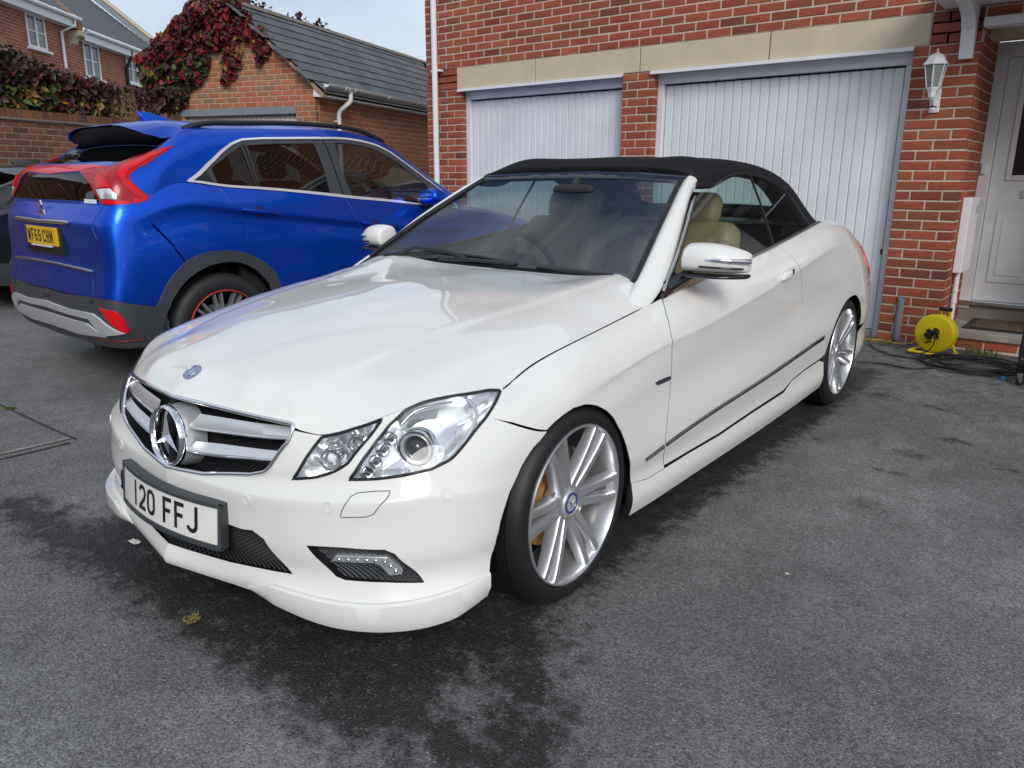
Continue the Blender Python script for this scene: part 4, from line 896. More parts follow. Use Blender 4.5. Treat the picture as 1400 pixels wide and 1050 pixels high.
# ================================================================== white convertible
WF = Frame(-0.9741, -4.947, -1.564)
wc = thing('white_convertible_car', 'pearl white two door convertible car with black fabric roof, parked nose out', 'car', (WF.o[0], WF.o[1], 0), WF.yaw)
def lvl(*p): return p
F_ = [  # stations round the body, each with nine levels from the lip or sill up to the bonnet edge or belt
 [(.850,0,.188),(.853,0,.215),(.826,0,.258),(.818,0,.33),(.818,0,.42),(.806,0,.50),(.797,0,.57),(.787,0,.635),(.776,0,.683)],
 [(.810,.2,.188),(.814,.2,.214),(.799,.2,.260),(.800,.2,.33),(.800,.2,.42),(.783,.2,.50),(.771,.2,.57),(.758,.2,.63),(.746,.2,.676)],
 [(.768,.42,.183),(.776,.42,.222),(.762,.42,.265),(.768,.42,.33),(.766,.42,.43),(.738,.425,.51),(.718,.43,.57),(.698,.43,.62),(.680,.43,.659)],
 [(.732,.56,.163),(.742,.565,.215),(.720,.565,.27),(.724,.565,.34),(.716,.565,.44),(.684,.56,.52),(.656,.56,.58),(.624,.56,.625),(.602,.56,.657)],
 [(.665,.69,.156),(.674,.70,.21),(.646,.697,.275),(.649,.697,.34),(.638,.695,.44),(.612,.682,.53),(.576,.672,.60),(.528,.668,.66),(.489,.664,.706)],
 [(.562,.79,.160),(.570,.80,.215),(.547,.787,.275),(.547,.79,.34),(.537,.79,.44),(.516,.778,.54),(.478,.766,.615),(.415,.750,.685),(.365,.732,.723)],
 [(.445,.838,.175),(.448,.851,.225),(.438,.840,.28),(.435,.846,.34),(.425,.850,.44),(.400,.846,.54),(.362,.836,.62),(.308,.812,.69),(.255,.772,.727)],
 [(.24,.850,.180),(.24,.864,.228),(.24,.860,.285),(.235,.868,.35),(.23,.878,.45),(.225,.881,.55),(.205,.872,.638),(.18,.842,.70),(.15,.779,.754)],
 [(0,.858,.170),(0,.872,.225),(0,.870,.285),(0,.878,.36),(0,.887,.47),(0,.890,.58),(0,.884,.67),(0,.848,.742),(0,.784,.787)],
 [(-.25,.858,.155),(-.25,.874,.215),(-.25,.870,.285),(-.25,.880,.36),(-.25,.885,.48),(-.25,.887,.60),(-.25,.882,.70),(-.25,.848,.775),(-.25,.785,.818)],
 [(-.50,.860,.150),(-.5,.875,.212),(-.5,.868,.285),(-.5,.882,.365),(-.5,.880,.50),(-.5,.880,.62),(-.5,.883,.732),(-.5,.852,.803),(-.5,.787,.850)],
 [(-.75,.860,.150),(-.75,.875,.212),(-.75,.868,.285),(-.75,.882,.375),(-.75,.876,.51),(-.75,.876,.64),(-.75,.886,.750),(-.75,.858,.825),(-.75,.791,.880)],
 [(-1.1,.860,.150),(-1.1,.875,.212),(-1.1,.868,.288),(-1.1,.883,.40),(-1.1,.876,.53),(-1.1,.877,.66),(-1.1,.889,.785),(-1.1,.862,.858),(-1.1,.795,.915)],
 [(-1.55,.860,.152),(-1.55,.875,.214),(-1.55,.868,.292),(-1.55,.884,.425),(-1.55,.878,.56),(-1.55,.879,.70),(-1.55,.891,.838),(-1.55,.863,.908),(-1.55,.797,.962)],
 [(-2.0,.860,.160),(-2.0,.875,.220),(-2.0,.869,.298),(-2.0,.884,.45),(-2.0,.880,.59),(-2.0,.882,.74),(-2.0,.892,.905),(-2.0,.862,.965),(-2.0,.791,1.013)],
 [(-2.4,.860,.172),(-2.4,.876,.23),(-2.4,.871,.31),(-2.4,.886,.475),(-2.4,.886,.62),(-2.4,.889,.78),(-2.4,.884,.950),(-2.4,.848,1.015),(-2.4,.772,1.056)],
 [(-2.76,.856,.18),(-2.76,.872,.24),(-2.76,.872,.32),(-2.76,.888,.49),(-2.76,.893,.64),(-2.76,.889,.80),(-2.76,.858,.955),(-2.76,.805,1.028),(-2.76,.722,1.062)],
 [(-3.1,.845,.19),(-3.1,.862,.25),(-3.1,.862,.33),(-3.1,.878,.48),(-3.1,.878,.62),(-3.1,.858,.78),(-3.1,.808,.91),(-3.1,.735,.99),(-3.1,.64,1.025)],
 [(-3.4,.815,.20),(-3.4,.832,.26),(-3.4,.832,.34),(-3.4,.838,.45),(-3.4,.838,.55),(-3.4,.818,.68),(-3.4,.772,.82),(-3.4,.69,.93),(-3.4,.59,.995)],
 [(-3.62,.73,.21),(-3.63,.745,.27),(-3.63,.745,.34),(-3.64,.75,.45),(-3.64,.755,.55),(-3.63,.742,.68),(-3.62,.70,.82),(-3.60,.62,.925),(-3.58,.52,.975)],
 [(-3.76,.56,.22),(-3.78,.565,.28),(-3.78,.565,.35),(-3.79,.57,.45),(-3.79,.575,.55),(-3.77,.565,.68),(-3.75,.54,.82),(-3.72,.48,.925),(-3.68,.42,.968)],
 [(-3.82,.28,.23),(-3.84,.28,.29),(-3.84,.28,.36),(-3.85,.28,.45),(-3.85,.28,.55),(-3.83,.28,.68),(-3.81,.27,.82),(-3.78,.25,.925),(-3.72,.22,.965)],
 [(-3.83,0,.23),(-3.85,0,.29),(-3.85,0,.36),(-3.86,0,.45),(-3.86,0,.55),(-3.84,0,.68),(-3.82,0,.82),(-3.79,0,.925),(-3.73,0,.965)]]
def sharpen(net):
    """adds levels that tighten the lip ledge, the bumper fold and the waist crease"""
    out = []
    for i, st in enumerate(net):
        P = np.array(st, float); t = np.r_[0, np.cumsum(np.linalg.norm(np.diff(P, axis=0), axis=1))]
        at = lambda k, f: sp_eval(t, P, [t[k] + (t[k + 1] - t[k]) * f])[0]
        a = min(i, 6); o = np.array([1., 0, 0]) if i <= 2 else (np.array([.75, .66, 0]) if i <= 4 else np.array([.25, .97, 0]))
        w = 1.0 if i <= 5 else (.6 if i == 6 else 0)          # front bumper only
        v1b, v2, v4b, v5 = at(1, .4), P[2].copy(), at(4, .55), P[5].copy()
        if w:
            pass
            k4 = P[4] + (P[5] - P[4]) * .62; k4 = k4 + o * np.dot(P[4] - k4, o) * .80
            v4b = v4b * (1 - w) + w * k4
        v5b, v6b = at(5, .62), at(6, .30)
        s_ = np.clip((i - 7) / 2.0, 0, 1) * np.clip((16.5 - i) / 2.0, 0, 1)
        if s_ > 0:
            c = P[6]; v5b = v5b * (1 - s_) + s_ * np.array([c[0], c[1] - .0013, c[2] - .011]); v6b = v6b * (1 - s_) + s_ * np.array([c[0], c[1] - .0024, c[2] + .010])
        v4c = at(4, .72)
        if w: v4c = v4c * (1 - w) + w * (v4b + (v5 - v4b) * .22)
        out.append([P[0], P[1], v1b, v2, P[3], P[4], v4b, v4c, v5, v5b, P[6], v6b, P[7], P[8]])
    return out
WB = Patch(sharpen(F_), 420, 200, WF)
if (WB.nrm(*WB.near((-1.1, .88, .6)))[1]) < 0: WB.N = -WB.N
T = WB.trace
def eps(pts, d=(0, 0)): return [(a + d[0], b + d[1]) for a, b in pts]
# --- traced outlines (photo pixels of the near side, laid on the body surface)
grille = T([(300,553),(360,563.5),(394,568.6),(402.5,576),(401,588),(394,605),(371,637),(362,645),(343,648.5),(280,647.5)])
g_top0, g_bot0 = WB.near((.777,0,.681)), WB.near((.806,0,.475)); g_top0 = (0, g_top0[1]); g_bot0 = (0, g_bot0[1])
gloop = [g_top0] + grille + [g_bot0]
lampB = T([(477.5,656),(490,638),(505,617),(531.7,582),(555,560.5),(580.4,549),(622.5,536),(664.6,527.5),(684.5,533),(664.6,570.9),(638,604),(615.9,628.4),(589.3,641.7),(556,649.5),(514,655)])
lampS = T([(400,655),(423,619.6),(440,597.5),(483,586.5),(523,572.5),(505,597.4),(476.4,632.9),(458.6,644),(429.9,652.8)])
fog = T([(417,745.7),(471,748.6),(525.7,751.4),(540,757),(581,797),(528.6,797),(471,793.7),(458.6,788.6)])
intake = [(0, WB.near((.82,0,.375))[1])] + T([(330,723),(345,725),(360,736.4),(400.7,785.7),(312.9,768.6),(250,750)]); intake.append((0, intake[-1][1]))
washer = T([(488.6,674),(512,671.5),(534,671),(532,676),(525.7,685),(511,703),(500,707),(465.7,707.5),(466,702),(471,691),(479,679)])
sens = T([(337,684),(448.6,693.7),(612,675)])
archF1 = T([(747.5,589),(729,612),(713,637),(697,672),(684,713),(675,750),(669,785),(669.5,805)])
archF2 = T([(747.5,589),(758,577),(770,567),(785,557),(800,552.5),(816,554),(830,561),(841,573),(850,590),(857,609),(862.5,632),(863.5,661)])
hoodside = T([(685.6,532.8),(700,519),(720,503),(760,480),(800,460),(840,440),(878,420)])
hoodfront = T([(402,589),(438.7,597)])
bw = T([(664.6,571.5),(700,578.5),(747.5,589)])
dfront = T([(905,407),(911,430),(917,455),(919,475),(919,490),(918,515),(916,540),(913,570),(910,600),(908,636)])
drear = T([(1067,339),(1080,348),(1090,360),(1095,375),(1097,392),(1097.5,415),(1096,440),(1093,462),(1088,490),(1080,520),(1070,534)])
dbot = T([(908,637),(940,617),(983,592),(1030,560),(1070,535)])
silltop = T([(863,660.6),(885,654),(908,640),(940,620),(983,595),(1030,563),(1072,536),(1083,520),(1100,506),(1121,492)])
top = WB.B
belt = lambda x: WB.near((x, .79, 9))[0]
aA = lambda x: WB.tu[[i for i, s in enumerate(F_) if abs(s[3][0] - x) < 1e-6][0]]
def a_of(x, b=.6):   # domain a where the surface has this x, at row fraction b, on the side
    j = int(b * (WB.nb - 1)); k = np.arange(WB.na); xs = WB.P[:, j, 0]; i0 = int(WB.na * .18); i = i0 + int(np.argmin(np.abs(xs[i0:] - x))); return i * WB.A / (WB.na - 1)
gap = .0036
def off_px(l, d): return [(a + d[0], b + d[1]) for a, b in l]
P_ = 'white_paint'
# --- front bumper, wings, doors, quarters, sills
b_line = [(a, b + .006) for a, b in lampS[2:5] + lampB[4:8]]
bumper_outer = [g_bot0] + grille[::-1][:6] + hoodfront[:1] + b_line + [(lampB[8][0] + .007, lampB[8][1] + .003), (lampB[9][0] + .006, lampB[9][1])] + off_px(bw[1:], (0, -gap)) + archF1[1:] + [(archF1[-1][0], 0), (0, 0)]
ih = intake[:-1] + [intake[-1]]
panel('front_bumper', WB, bumper_outer, P_, wc, holes=[lampB, lampS, fog, [(-.02, ih[0][1])] + ih[1:-1] + [(-.02, ih[-1][1])]], both=True, step=.016)
wing_outer = off_px(bw, (0, gap)) + archF2[1:] + silltop[:3] + off_px(dfront[::-1][1:], (-gap, 0)) + off_px(hoodside[::-1], (0, -gap)) + [(lampB[8][0] + .010, lampB[8][1] + .004), (lampB[9][0] + .010, lampB[9][1] + .004)]
panel('front_wing', WB, wing_outer, P_, wc, mirror=True, step=.018)
beltb = top - .004
def row(x0, x1, b, n=14):
    return [(a, b) for a in np.linspace(a_of(x0, .97), a_of(x1, .97), n)]
door_top = [(a, beltb) for a in np.linspace(dfront[0][0] + gap + .004, drear[0][0] - gap, 16)]
door_outer = [p for p in off_px(dfront, (gap, 0))] + dbot[1:-1] + [p for p in off_px(drear[::-1], (-gap, 0))][:-1] + door_top[::-1]
doors = panel('door', WB, door_outer, P_, wc, mirror=True, step=.02)
arR = [WB.near((-2.76 + .345 * math.cos(t), .885, .318 + .330 * math.sin(t))) for t in np.linspace(-.30, math.pi + .25, 26)]
q_end = a_of(-3.30, .4)
q_outer = off_px(drear[1:], (gap, 0)) + off_px(silltop[7:], (0, .004)) + arR[3:-4] + [(q_end, arR[-5][1]), (a_of(-3.36, .6), WB.B * .62), (a_of(-3.45, .8), WB.B * .80), (a_of(-3.5, .95), top)]
q_outer += [(a, top - .001) for a in np.linspace(a_of(-3.5, .98), drear[0][0] + gap, 18)][1:]
panel('rear_quarter', WB, q_outer, P_, wc, mirror=True, step=.024)
rb_outer = [(q_end + gap, arR[-5][1])] + [(a_of(-3.36, .6) + gap, WB.B * .62), (a_of(-3.45, .8) + gap, WB.B * .80), (a_of(-3.5, .95) + gap, top), (WB.A, top), (WB.A, 0), (arR[-1][0] + .01, 0)] + arR[-4:][::-1]
panel('rear_bumper', WB, rb_outer, P_, wc, both=True, step=.035)
s_outer = [(archF2[-1][0] + .002, silltop[0][1] - gap)] + off_px(silltop[1:], (0, -gap)) + [arR[2], (arR[0][0] - .004, 0)] + [(a, 0) for a in np.linspace(arR[0][0] - .02, archF2[-1][0] + .016, 12)]
panel('side_skirt', WB, s_outer, P_, wc, mirror=True, step=.02, thick=.03)
# --- bonnet
def dome(f):
    """the raised centre of the bonnet"""
    x, y = f.P[:, :, 0], np.abs(f.P[:, :, 1]); yc = .40 + (.66 - np.clip(x, -.8, .66)) * .16; t = np.clip((yc - y) / .045 + .5, 0, 1); t = t * t * (3 - 2 * t)
    f.P[:, :, 2] += .0055 * t * np.clip((.64 - x) / .25, 0, 1) * np.clip((x + .78) / .12, 0, 1); f.finish(f.P, f.fr, False)
fe = dense([g_top0, grille[0], grille[1], (grille[2][0] - .004, grille[2][1]), (grille[3][0], grille[3][1]), hoodfront[0], hoodfront[1]] + [(a, b + .004) for a, b in lampS[3:5] + lampB[4:8]] + [hoodside[0]], .018)
edge = [WB.pos(a, b) for a, b in fe] + [WB.pos(a, b) for a, b in dense(hoodside, .06)[1:]]
hp = [(p[0], p[1], p[2]) for p in edge if p[1] > 1e-4 or p is edge[0]]; n_edge = len(hp)
hp += [(.748,0,.713),(.707,0,.740),(.62,0,.769),(.54,0,.790),(.37,0,.822),(.2,0,.848),(-.17,0,.881),(-.45,0,.896),(-.72,0,.902),(-.80,0,.902),
       (.655,.43,.690),(.60,.43,.718),(.50,.43,.752),(.2,.43,.826),(-.17,.43,.868),(-.6,.43,.902),(.70,.25,.722),(.60,.25,.760),(.3,.25,.828),(-.17,.25,.880),
       (.25,.69,.768),(.08,.69,.808),(-.145,.69,.844),(-.404,.69,.881),(-.62,.70,.924),(-.60,.55,.920),(-.70,.40,.908),(-.50,.787,.850),(-.56,.775,.866)]
HB = HField(hp, -.86, .80, -.82, .82, 170, 170, WF, lam=[2e-5] * n_edge + [1.5e-3] * (len(hp) - n_edge))
dome(HB)
eL = [WB.pos(a, b) for a, b in fe] + [WB.pos(a, b) for a, b in dense(hoodside, .05)[1:]]
eL = [(p[0] - .003, p[1] - (.003 if p[1] > .3 else 0)) for p in eL]
eL[0] = (eL[0][0], 0)
eL += [(-.575, .755), (-.625, .700), (-.68, .55), (-.735, .30), (-.75, 0)]
hood_outer = [HB.d(x, y) for x, y in eL] + [HB.d(x, -y) for x, y in eL[::-1][1:-1]]
bonnet = panel('bonnet', HB, hood_outer, P_, wc, step=.022)
# badge on the bonnet
bc = HB.hit(263, 508.5); bp = HB.pos(*bc); bn = HB.nrm(*bc)
def face_mat(p, n, upv=(1, 0, 0)):
    z = Vector(n).normalized(); y = (Vector(upv) - z * Vector(upv).dot(z)).normalized(); x = y.cross(z); R = Matrix((x, y, z)).transposed().to_4x4(); R.translation = Vector(p); return R
def star(mb, M4, r, h, w=.16):
    """three-pointed star with raised ridges, in the local XY plane"""
    for k in range(3):
        a = math.pi / 2 + k * 2 * math.pi / 3; tip = (r * math.cos(a), r * math.sin(a), 0)
        l = (r * w * math.cos(a + math.pi / 3), r * w * math.sin(a + math.pi / 3), 0); q = (r * w * math.cos(a - math.pi / 3), r * w * math.sin(a - math.pi / 3), 0)
        V = [tip, l, q, (0, 0, h), (tip[0] * .93, tip[1] * .93, h * .35), (0, 0, -h * .4)]
        mb.add([tuple(M4 @ Vector(v)) for v in V], [(0, 1, 4), (4, 1, 3), (0, 4, 2), (4, 3, 2), (0, 2, 5), (0, 5, 1), (1, 5, 3), (2, 3, 5)])
def RX(): return Matrix.Rotation(RAD(90), 4, 'X')
Mb = face_mat(bp, bn)
bd = MB().lathe([(.0005, .0035), (.026, .0035), (.0285, .002), (.029, -.003)], 32, Mb @ RX()).build('emblem', 'badge_silver', bonnet, 30)
m_ = MB(); star(m_, Mb @ Matrix.Translation((0, 0, .0038)), .019, .002); m_.lathe([(.019, .004), (.0205, .0055), (.022, .004)], 32, Mb @ RX()); m_.build('emblem_star', 'chrome', bonnet, 30)
# --- lower intake mesh and fog recess
def backing(name, pt, loop, m, depth, parent, both=False, mirror=False): return panel(name, pt, loop, m, parent, off=-depth, flange=False, both=both, mirror=mirror, step=.03)
def recess_wall(pt, loop, d0, d1, both_open=False):
    lp = dense(loop, .012, True); A0 = pt.pos(lp[:, 0], lp[:, 1], -d0); A1 = pt.pos(lp[:, 0], lp[:, 1], -d1); n = len(lp)
    return list(A0) + list(A1), [(i, (i + 1) % n, n + (i + 1) % n, n + i) for i in range(n)]
def honey(pt, loop, mb, s=.021, r=.0022, off=-.020, ysc=1.0):
    lo, hi = np.min(loop, 0), np.max(loop, 0); lp = np.array(loop)
    for fam in (1, -1):
        c = lo[1] * 0
        for k in range(-80, 160):
            x0 = lo[0] + k * s; L0 = []
            for t in np.linspace(0, 1, 60):
                b = lo[1] + (hi[1] - lo[1]) * t; a = x0 + fam * (b - lo[1]) * 1.25
                if 0 <= a <= hi[0] and inside([(a, b)], lp)[0]: L0.append((a, b))
                else:
                    if len(L0) > 2: mb.tube([tuple(q) for q in pt.pos(np.array(L0)[::4][:, 0], np.array(L0)[::4][:, 1], off)], r, 4)
                    L0 = []
            if len(L0) > 2: mb.tube([tuple(q) for q in pt.pos(np.array(L0)[::4][:, 0], np.array(L0)[::4][:, 1], off)], r, 4)
    return mb
ilp = [(max(a, 0), b) for a, b in intake]
ib = backing('intake_backing', WB, ilp, 'void_black', .05, wc, both=True)
hm = honey(WB, ilp, MB(), s=.020, r=.0026); V0 = hm.V[:]; F0 = hm.F[:]; hm.add([(x, -y, z) for x, y, z in V0], [f[::-1] for f in F0]); hm.build('intake_mesh', 'satin_black', wc, 40)
V, Fq = recess_wall(WB, ilp, 0, .05); mw_ = MB().add(V, Fq); V0 = mw_.V[:]; mw_.add([(x, -y, z) for x, y, z in V0], [f[::-1] for f in Fq]); mw_.build('intake_surround', 'satin_black', wc)
drl = T([(451.4,771),(455.7,764),(490,764.5),(528.6,766),(551,784),(549,787.5),(531,788.6),(520,778.6),(511,774),(480,773)])
for mi in (False, True):
    V, Fq = recess_wall(WB, fog, 0, .03)
    fr = MB().add(V, Fq).build('fog_recess', 'satin_black', wc, mirror=mi)
    fb = panel('fog_backing', WB, fog, 'satin_black', fr, off=-.03, flange=False, step=.03)
    h_ = honey(WB, fog, MB(), s=.016, r=.0018, off=-.027).build('fog_mesh', 'grey_plastic', fr, 40, mirror=mi)
    dl = panel('daytime_lamp', WB, drl, 'lamp_silver', fr, off=-.012, step=.012, thick=.02)
    gl = panel('lamp_cover', WB, drl, 'lamp_glass', fr, off=-.006, step=.012, thick=.004)
    d_ = np.array(drl); e_ = MB()
    for q in T([(461,768.5),(474,769),(487,769),(500,769.5),(513,770),(526,772),(534,778),(541,784)]):
        p = WB.pos(*q, -.010); n = WB.nrm(*q); e_.lathe([(.0002, .004), (.0035, .003), (.0062, .0), (.0064, -.002)], 10, face_mat(p, n) @ RX())
    eo = e_.build('light_emitting_diode', 'chrome', fr, 40, mirror=mi)
    if mi:
        for o in (fb, dl, gl):
            o.data.transform(Matrix.Diagonal((1, -1, 1, 1))); o.data.flip_normals()
    for q in sens:
        p = WB.pos(*q); n = WB.nrm(*q); Mq = face_mat(p, n) @ RX()
        se = MB().lathe([(.0002, .0012), (.0095, .0012), (.0100, -.001), (.0115, -.001), (.0122, .0018), (.0150, .0016), (.0158, -.002)], 28, Mq).build('parking_sensor', P_, wc, 30, mirror=mi)
    wl = dense(washer, .006, True)
    surf_tube(WB, wl, .0012, -.0002).build('washer_cover_seam', 'seal_rubber', wc, mirror=mi)
# --- grille
gl_ = dense(gloop, .012)
def g2(m): 
    V0, F0 = m.V[:], m.F[:]; m.add([(x, -y, z) for x, y, z in V0], [f[::-1] for f in F0]); return m
gp = [tuple(p) for p in WB.pos(np.array(gl_)[:, 0], np.array(gl_)[:, 1], .002)]
gf = MB(); gf.tube(gp + [(x, -y, z) for x, y, z in gp[::-1][:-1]], .0062, 8, closed=True); grille_frame = gf.build('grille_frame', 'chrome', wc, 50)
backing('grille_backing', WB, [(max(a, 0), b) for a, b in gloop], 'void_black', .075, wc, both=True)
g2(honey(WB, [(max(a, 0), b) for a, b in gloop], MB(), s=.016, r=.0018, off=-.06)).build('grille_mesh', 'satin_black', wc, 40)
V, Fq = recess_wall(WB, gloop, 0, .075); g2(MB().add(V, Fq)).build('grille_surround', 'satin_black', wc)
def slat(px_top, px_bot, y_in):
    a = T(px_top); b = T(px_bot); n = 14; t = np.linspace(0, 1, n); A = np.array([np.interp(t, np.linspace(0, 1, len(a)), np.array(a)[:, i]) for i in (0, 1)]).T; Bm = np.array([np.interp(t, np.linspace(0, 1, len(b)), np.array(b)[:, i]) for i in (0, 1)]).T
    return A, Bm
slats = [([(268,566),(300,571),(340,577),(398,583)], [(256,586),(300,592),(340,597),(393,601)]), ([(262,604),(300,608),(340,613),(386,617)], [(254,618),(300,625),(340,628),(374,631)])]
for st, sb in slats:
    A, Bm = slat(st, sb, 0)
    for mi in (False, True):
        top_ = WB.pos(A[:, 0], A[:, 1], -.014); mid = WB.pos(A[:, 0] * .25 + Bm[:, 0] * .75, A[:, 1] * .25 + Bm[:, 1] * .75, .000); bot = WB.pos(Bm[:, 0], Bm[:, 1], -.006); bk = WB.pos(Bm[:, 0], Bm[:, 1], -.032)
        n = len(A); q = MB().add(list(top_) + list(mid) + list(bot) + list(bk), [(r * n + i, r * n + i + 1, (r + 1) * n + i + 1, (r + 1) * n + i) for r in range(3) for i in range(n - 1)])
        sl_ = q.build('grille_slat', 'silver', wc, 60, mirror=mi)
        MB().tube([tuple(p) for p in WB.pos(Bm[:, 0], Bm[:, 1] + .003, -.001)], .0034, 6).build('slat_trim', 'chrome', sl_, 60, mirror=mi)
sc_ = (.797, 0, .568); Ms = Matrix.Translation((.804, 0, .568)) @ Matrix.Rotation(RAD(-5), 4, 'Y') @ Matrix(((0, 0, 1, 0), (1, 0, 0, 0), (0, 1, 0, 0), (0, 0, 0, 1)))
Ly = Ms @ RX()
se = MB().lathe([(.096, -.070), (.092, -.03), (.0865, -.006)], 56, Ly).build('star_housing', 'silver', wc, 50)
MB().lathe([(.0002, -.018), (.078, -.018), (.082, -.006)], 48, Ly).build('star_backing', 'gloss_black', se, 40)
MB().lathe([(.076, -.012), (.0775, .004), (.083, .008), (.0885, .002), (.089, -.012)], 56, Ly).build('star_ring', 'chrome', se, 50)
m_ = MB(); star(m_, Ms @ Matrix.Translation((0, 0, -.004)), .079, .016, .15); m_.build('star', 'chrome', se)
# --- headlamps
def bowl(pt, loop, depth, shrink, mi, parent):
    lp = dense(loop, .01, True); c = lp.mean(0); rings = []
    for k, (s_, d_) in enumerate(((1, .001), (.97, .018), (.86, depth * .7), (.6, depth), (.25, depth * 1.1))):
        q = c + (lp - c) * s_; rings.append(pt.pos(q[:, 0], q[:, 1], -d_))
    n = len(lp); V = [p for r in rings for p in r]; F = [(r * n + i, r * n + (i + 1) % n, (r + 1) * n + (i + 1) % n, (r + 1) * n + i) for r in range(len(rings) - 1) for i in range(n)] + [tuple((len(rings) - 1) * n + i for i in range(n))]
    return MB().add(V, F).build('reflector', 'lamp_silver', parent, 25, mirror=mi)
for mi in (False, True):
    for lp, nm in ((lampB, 'headlight'), (lampS, 'inner_headlight')):
        seal = surf_tube(WB, dense(lp, .012, True), .0045, -.001).build(nm, 'seal_rubber', wc, 60, mirror=mi)
        bowl(WB, lp, .055, .8, mi, seal)
        g = panel('lamp_cover', WB, lp, 'lamp_glass', seal, off=.0015, step=.02, flange=False)
        def proj(px, r, dep, par, eye=True):
            c = WB.hit(*px); p = WB.pos(*c, -dep); n = WB.nrm(*c); n = np.array([.88, .42, .02]); n /= np.linalg.norm(n); Mq = face_mat(p, n, (0, 0, 1)) @ RX()
            MB().lathe([(r * 1.0, -.035), (r * 1.02, .0), (r * .95, .006), (r * .86, .003), (r * .80, -.010)], 40, Mq).build('lamp_bezel', 'chrome', par, 50, mirror=mi)
            MB().lathe([(r * .80, -.010), (r * .66, -.004), (r * .62, -.012)], 40, Mq).build('lamp_ring', 'silver', par, 50, mirror=mi)
            if eye: MB().lathe([(.0002, .016), (r * .25, .0135), (r * .45, .006), (r * .6, -.008), (r * .62, -.012)], 36, Mq).build('projector_lens', 'gloss_black', par, 60, mirror=mi)
        if nm == 'headlight':
            proj((567, 610), .052, .030, seal)
            # ribbed inner trim, light guide and turn lamp
            m_ = MB(); q = T([(500,645),(512,628),(522,611),(533,595)]); 
            for k, cc in enumerate(q): 
                p = WB.pos(*cc, -.022); m_.lathe([(.0002, -.002), (.011, .0), (.018, .012), (.019, .012)], 18, face_mat(p, (.85, .5, .1), (0, 0, 1)) @ RX())
            m_.build('turn_lamp', 'chrome', seal, 30, mirror=mi)
            gq = smooth_line(T([(610,640),(628,617),(644,590),(652,570),(650,552),(640,541)]), .006)
            MB().tube([tuple(p) for p in WB.pos(gq[:, 0], gq[:, 1], -.016)], .006, 8).build('light_guide', 'silver', seal, 60, mirror=mi)
            gq = smooth_line(T([(548,578),(565,562),(590,553),(620,546)]), .006)
            MB().tube([tuple(p) for p in WB.pos(gq[:, 0], gq[:, 1], -.014)], .004, 8).build('lamp_brow', 'satin_chrome', seal, 60, mirror=mi)
        else:
            proj((446, 627), .030, .022, seal, False); proj((482, 604), .022, .022, seal, False)
        if mi: g.data.transform(Matrix.Diagonal((1, -1, 1, 1))); g.data.flip_normals()
# --- number plate, bent round the nose
STROKES = {  # 0..50 wide, 0..79 high; stroke 14
 '1': [[(29, 0), (29, 79)]],
 '2': [[(7, 58)] + [(25 + 18 * math.cos(a), 54 + 18 * math.sin(a)) for a in np.linspace(math.pi * .92, -.35, 14)] + [(38, 38), (8, 10), (7, 7), (46, 7)]],
 '0': [[(25 + 18 * math.cos(a), (54 if a <= math.pi else 25) + 18 * math.sin(a)) for a in np.r_[np.linspace(0, math.pi, 18), np.linspace(math.pi + 1e-6, 2 * math.pi, 18)]] + [(43, 40), (43, 54.5)]],
 'F': [[(11, 0), (11, 72), (47, 72)], [(11, 40), (42, 40)]],
 'J': [[(40, 79), (40, 25)] + [(23.5 + 16.5 * math.cos(a), 24 + 17 * math.sin(a)) for a in np.linspace(0, -math.pi * .92, 14)]],
 'W': [[(6, 79), (14, 4), (25, 62), (36, 4), (44, 79)]],
 '6': [[(41, 64)] + [(25 + 17 * math.cos(a), 56 + 16 * math.sin(a)) for a in np.linspace(.5, math.pi, 9)] + [(8, 40), (8, 24)] + [(25 + 17 * math.cos(a), 24 + 17 * math.sin(a)) for a in np.linspace(math.pi, math.pi * 3, 24)]],
 'C': [[(43, 57)] + [(25 + 18 * math.cos(a), 55 + 17 * math.sin(a)) for a in np.linspace(.2, math.pi, 10)] + [(25 + 18 * math.cos(a), 24 + 17 * math.sin(a)) for a in np.linspace(math.pi, math.pi * 2 - .2, 10)]],
 'H': [[(9, 0), (9, 79)], [(41, 0), (41, 79)], [(9, 40), (41, 40)]],
 'N': [[(9, 0), (9, 75), (41, 4), (41, 79)]]}
STROKES['9'] = [[(50 - x, 79 - y) for x, y in STROKES['6'][0]]]
def plate_text(txt, f, x0, widths, parent, hgt=.079, wsc=1.0, sw=12.5):
    """f(p, q, h): plate coordinates to 3-D"""
    k = hgt / 79; x = x0
    for ch in txt:
        if ch == ' ': x += widths[1]; continue
        mb = MB()
        for si, st in enumerate(STROKES[ch]):
            P = np.array(st, float) * [k * wsc, k] + [x, 0]
            D = [P[0]]
            for a, b in zip(P[:-1], P[1:]):
                n_ = max(1, int(np.linalg.norm(b - a) / .012)); D += [a + (b - a) * i / n_ for i in range(1, n_ + 1)]
            P = np.array(D); n = len(P); t = np.zeros_like(P); nn = []
            for i in range(n):
                a = P[i] - P[i - 1] if i else P[1] - P[0]; b = P[i + 1] - P[i] if i < n - 1 else a
                a = a / np.linalg.norm(a); b = b / np.linalg.norm(b); m_ = a + b; m_ = m_ / (np.linalg.norm(m_) + 1e-9); c = max(.45, abs(m_ @ a)); nn.append(np.array([-m_[1], m_[0]]) / c)
            w = sw * k / 2 * .5 * (1 + wsc); hz = .0008 + .0003 * si
            V = [f(*(P[i] + nn[i] * w), hz) for i in range(n)] + [f(*(P[i] - nn[i] * w), hz) for i in range(n)]
            mb.add(V, [(i, i + 1, n + i + 1, n + i) for i in range(n - 1)])
        mb.build('plate_character', 'plate_black', parent); x += widths[0]
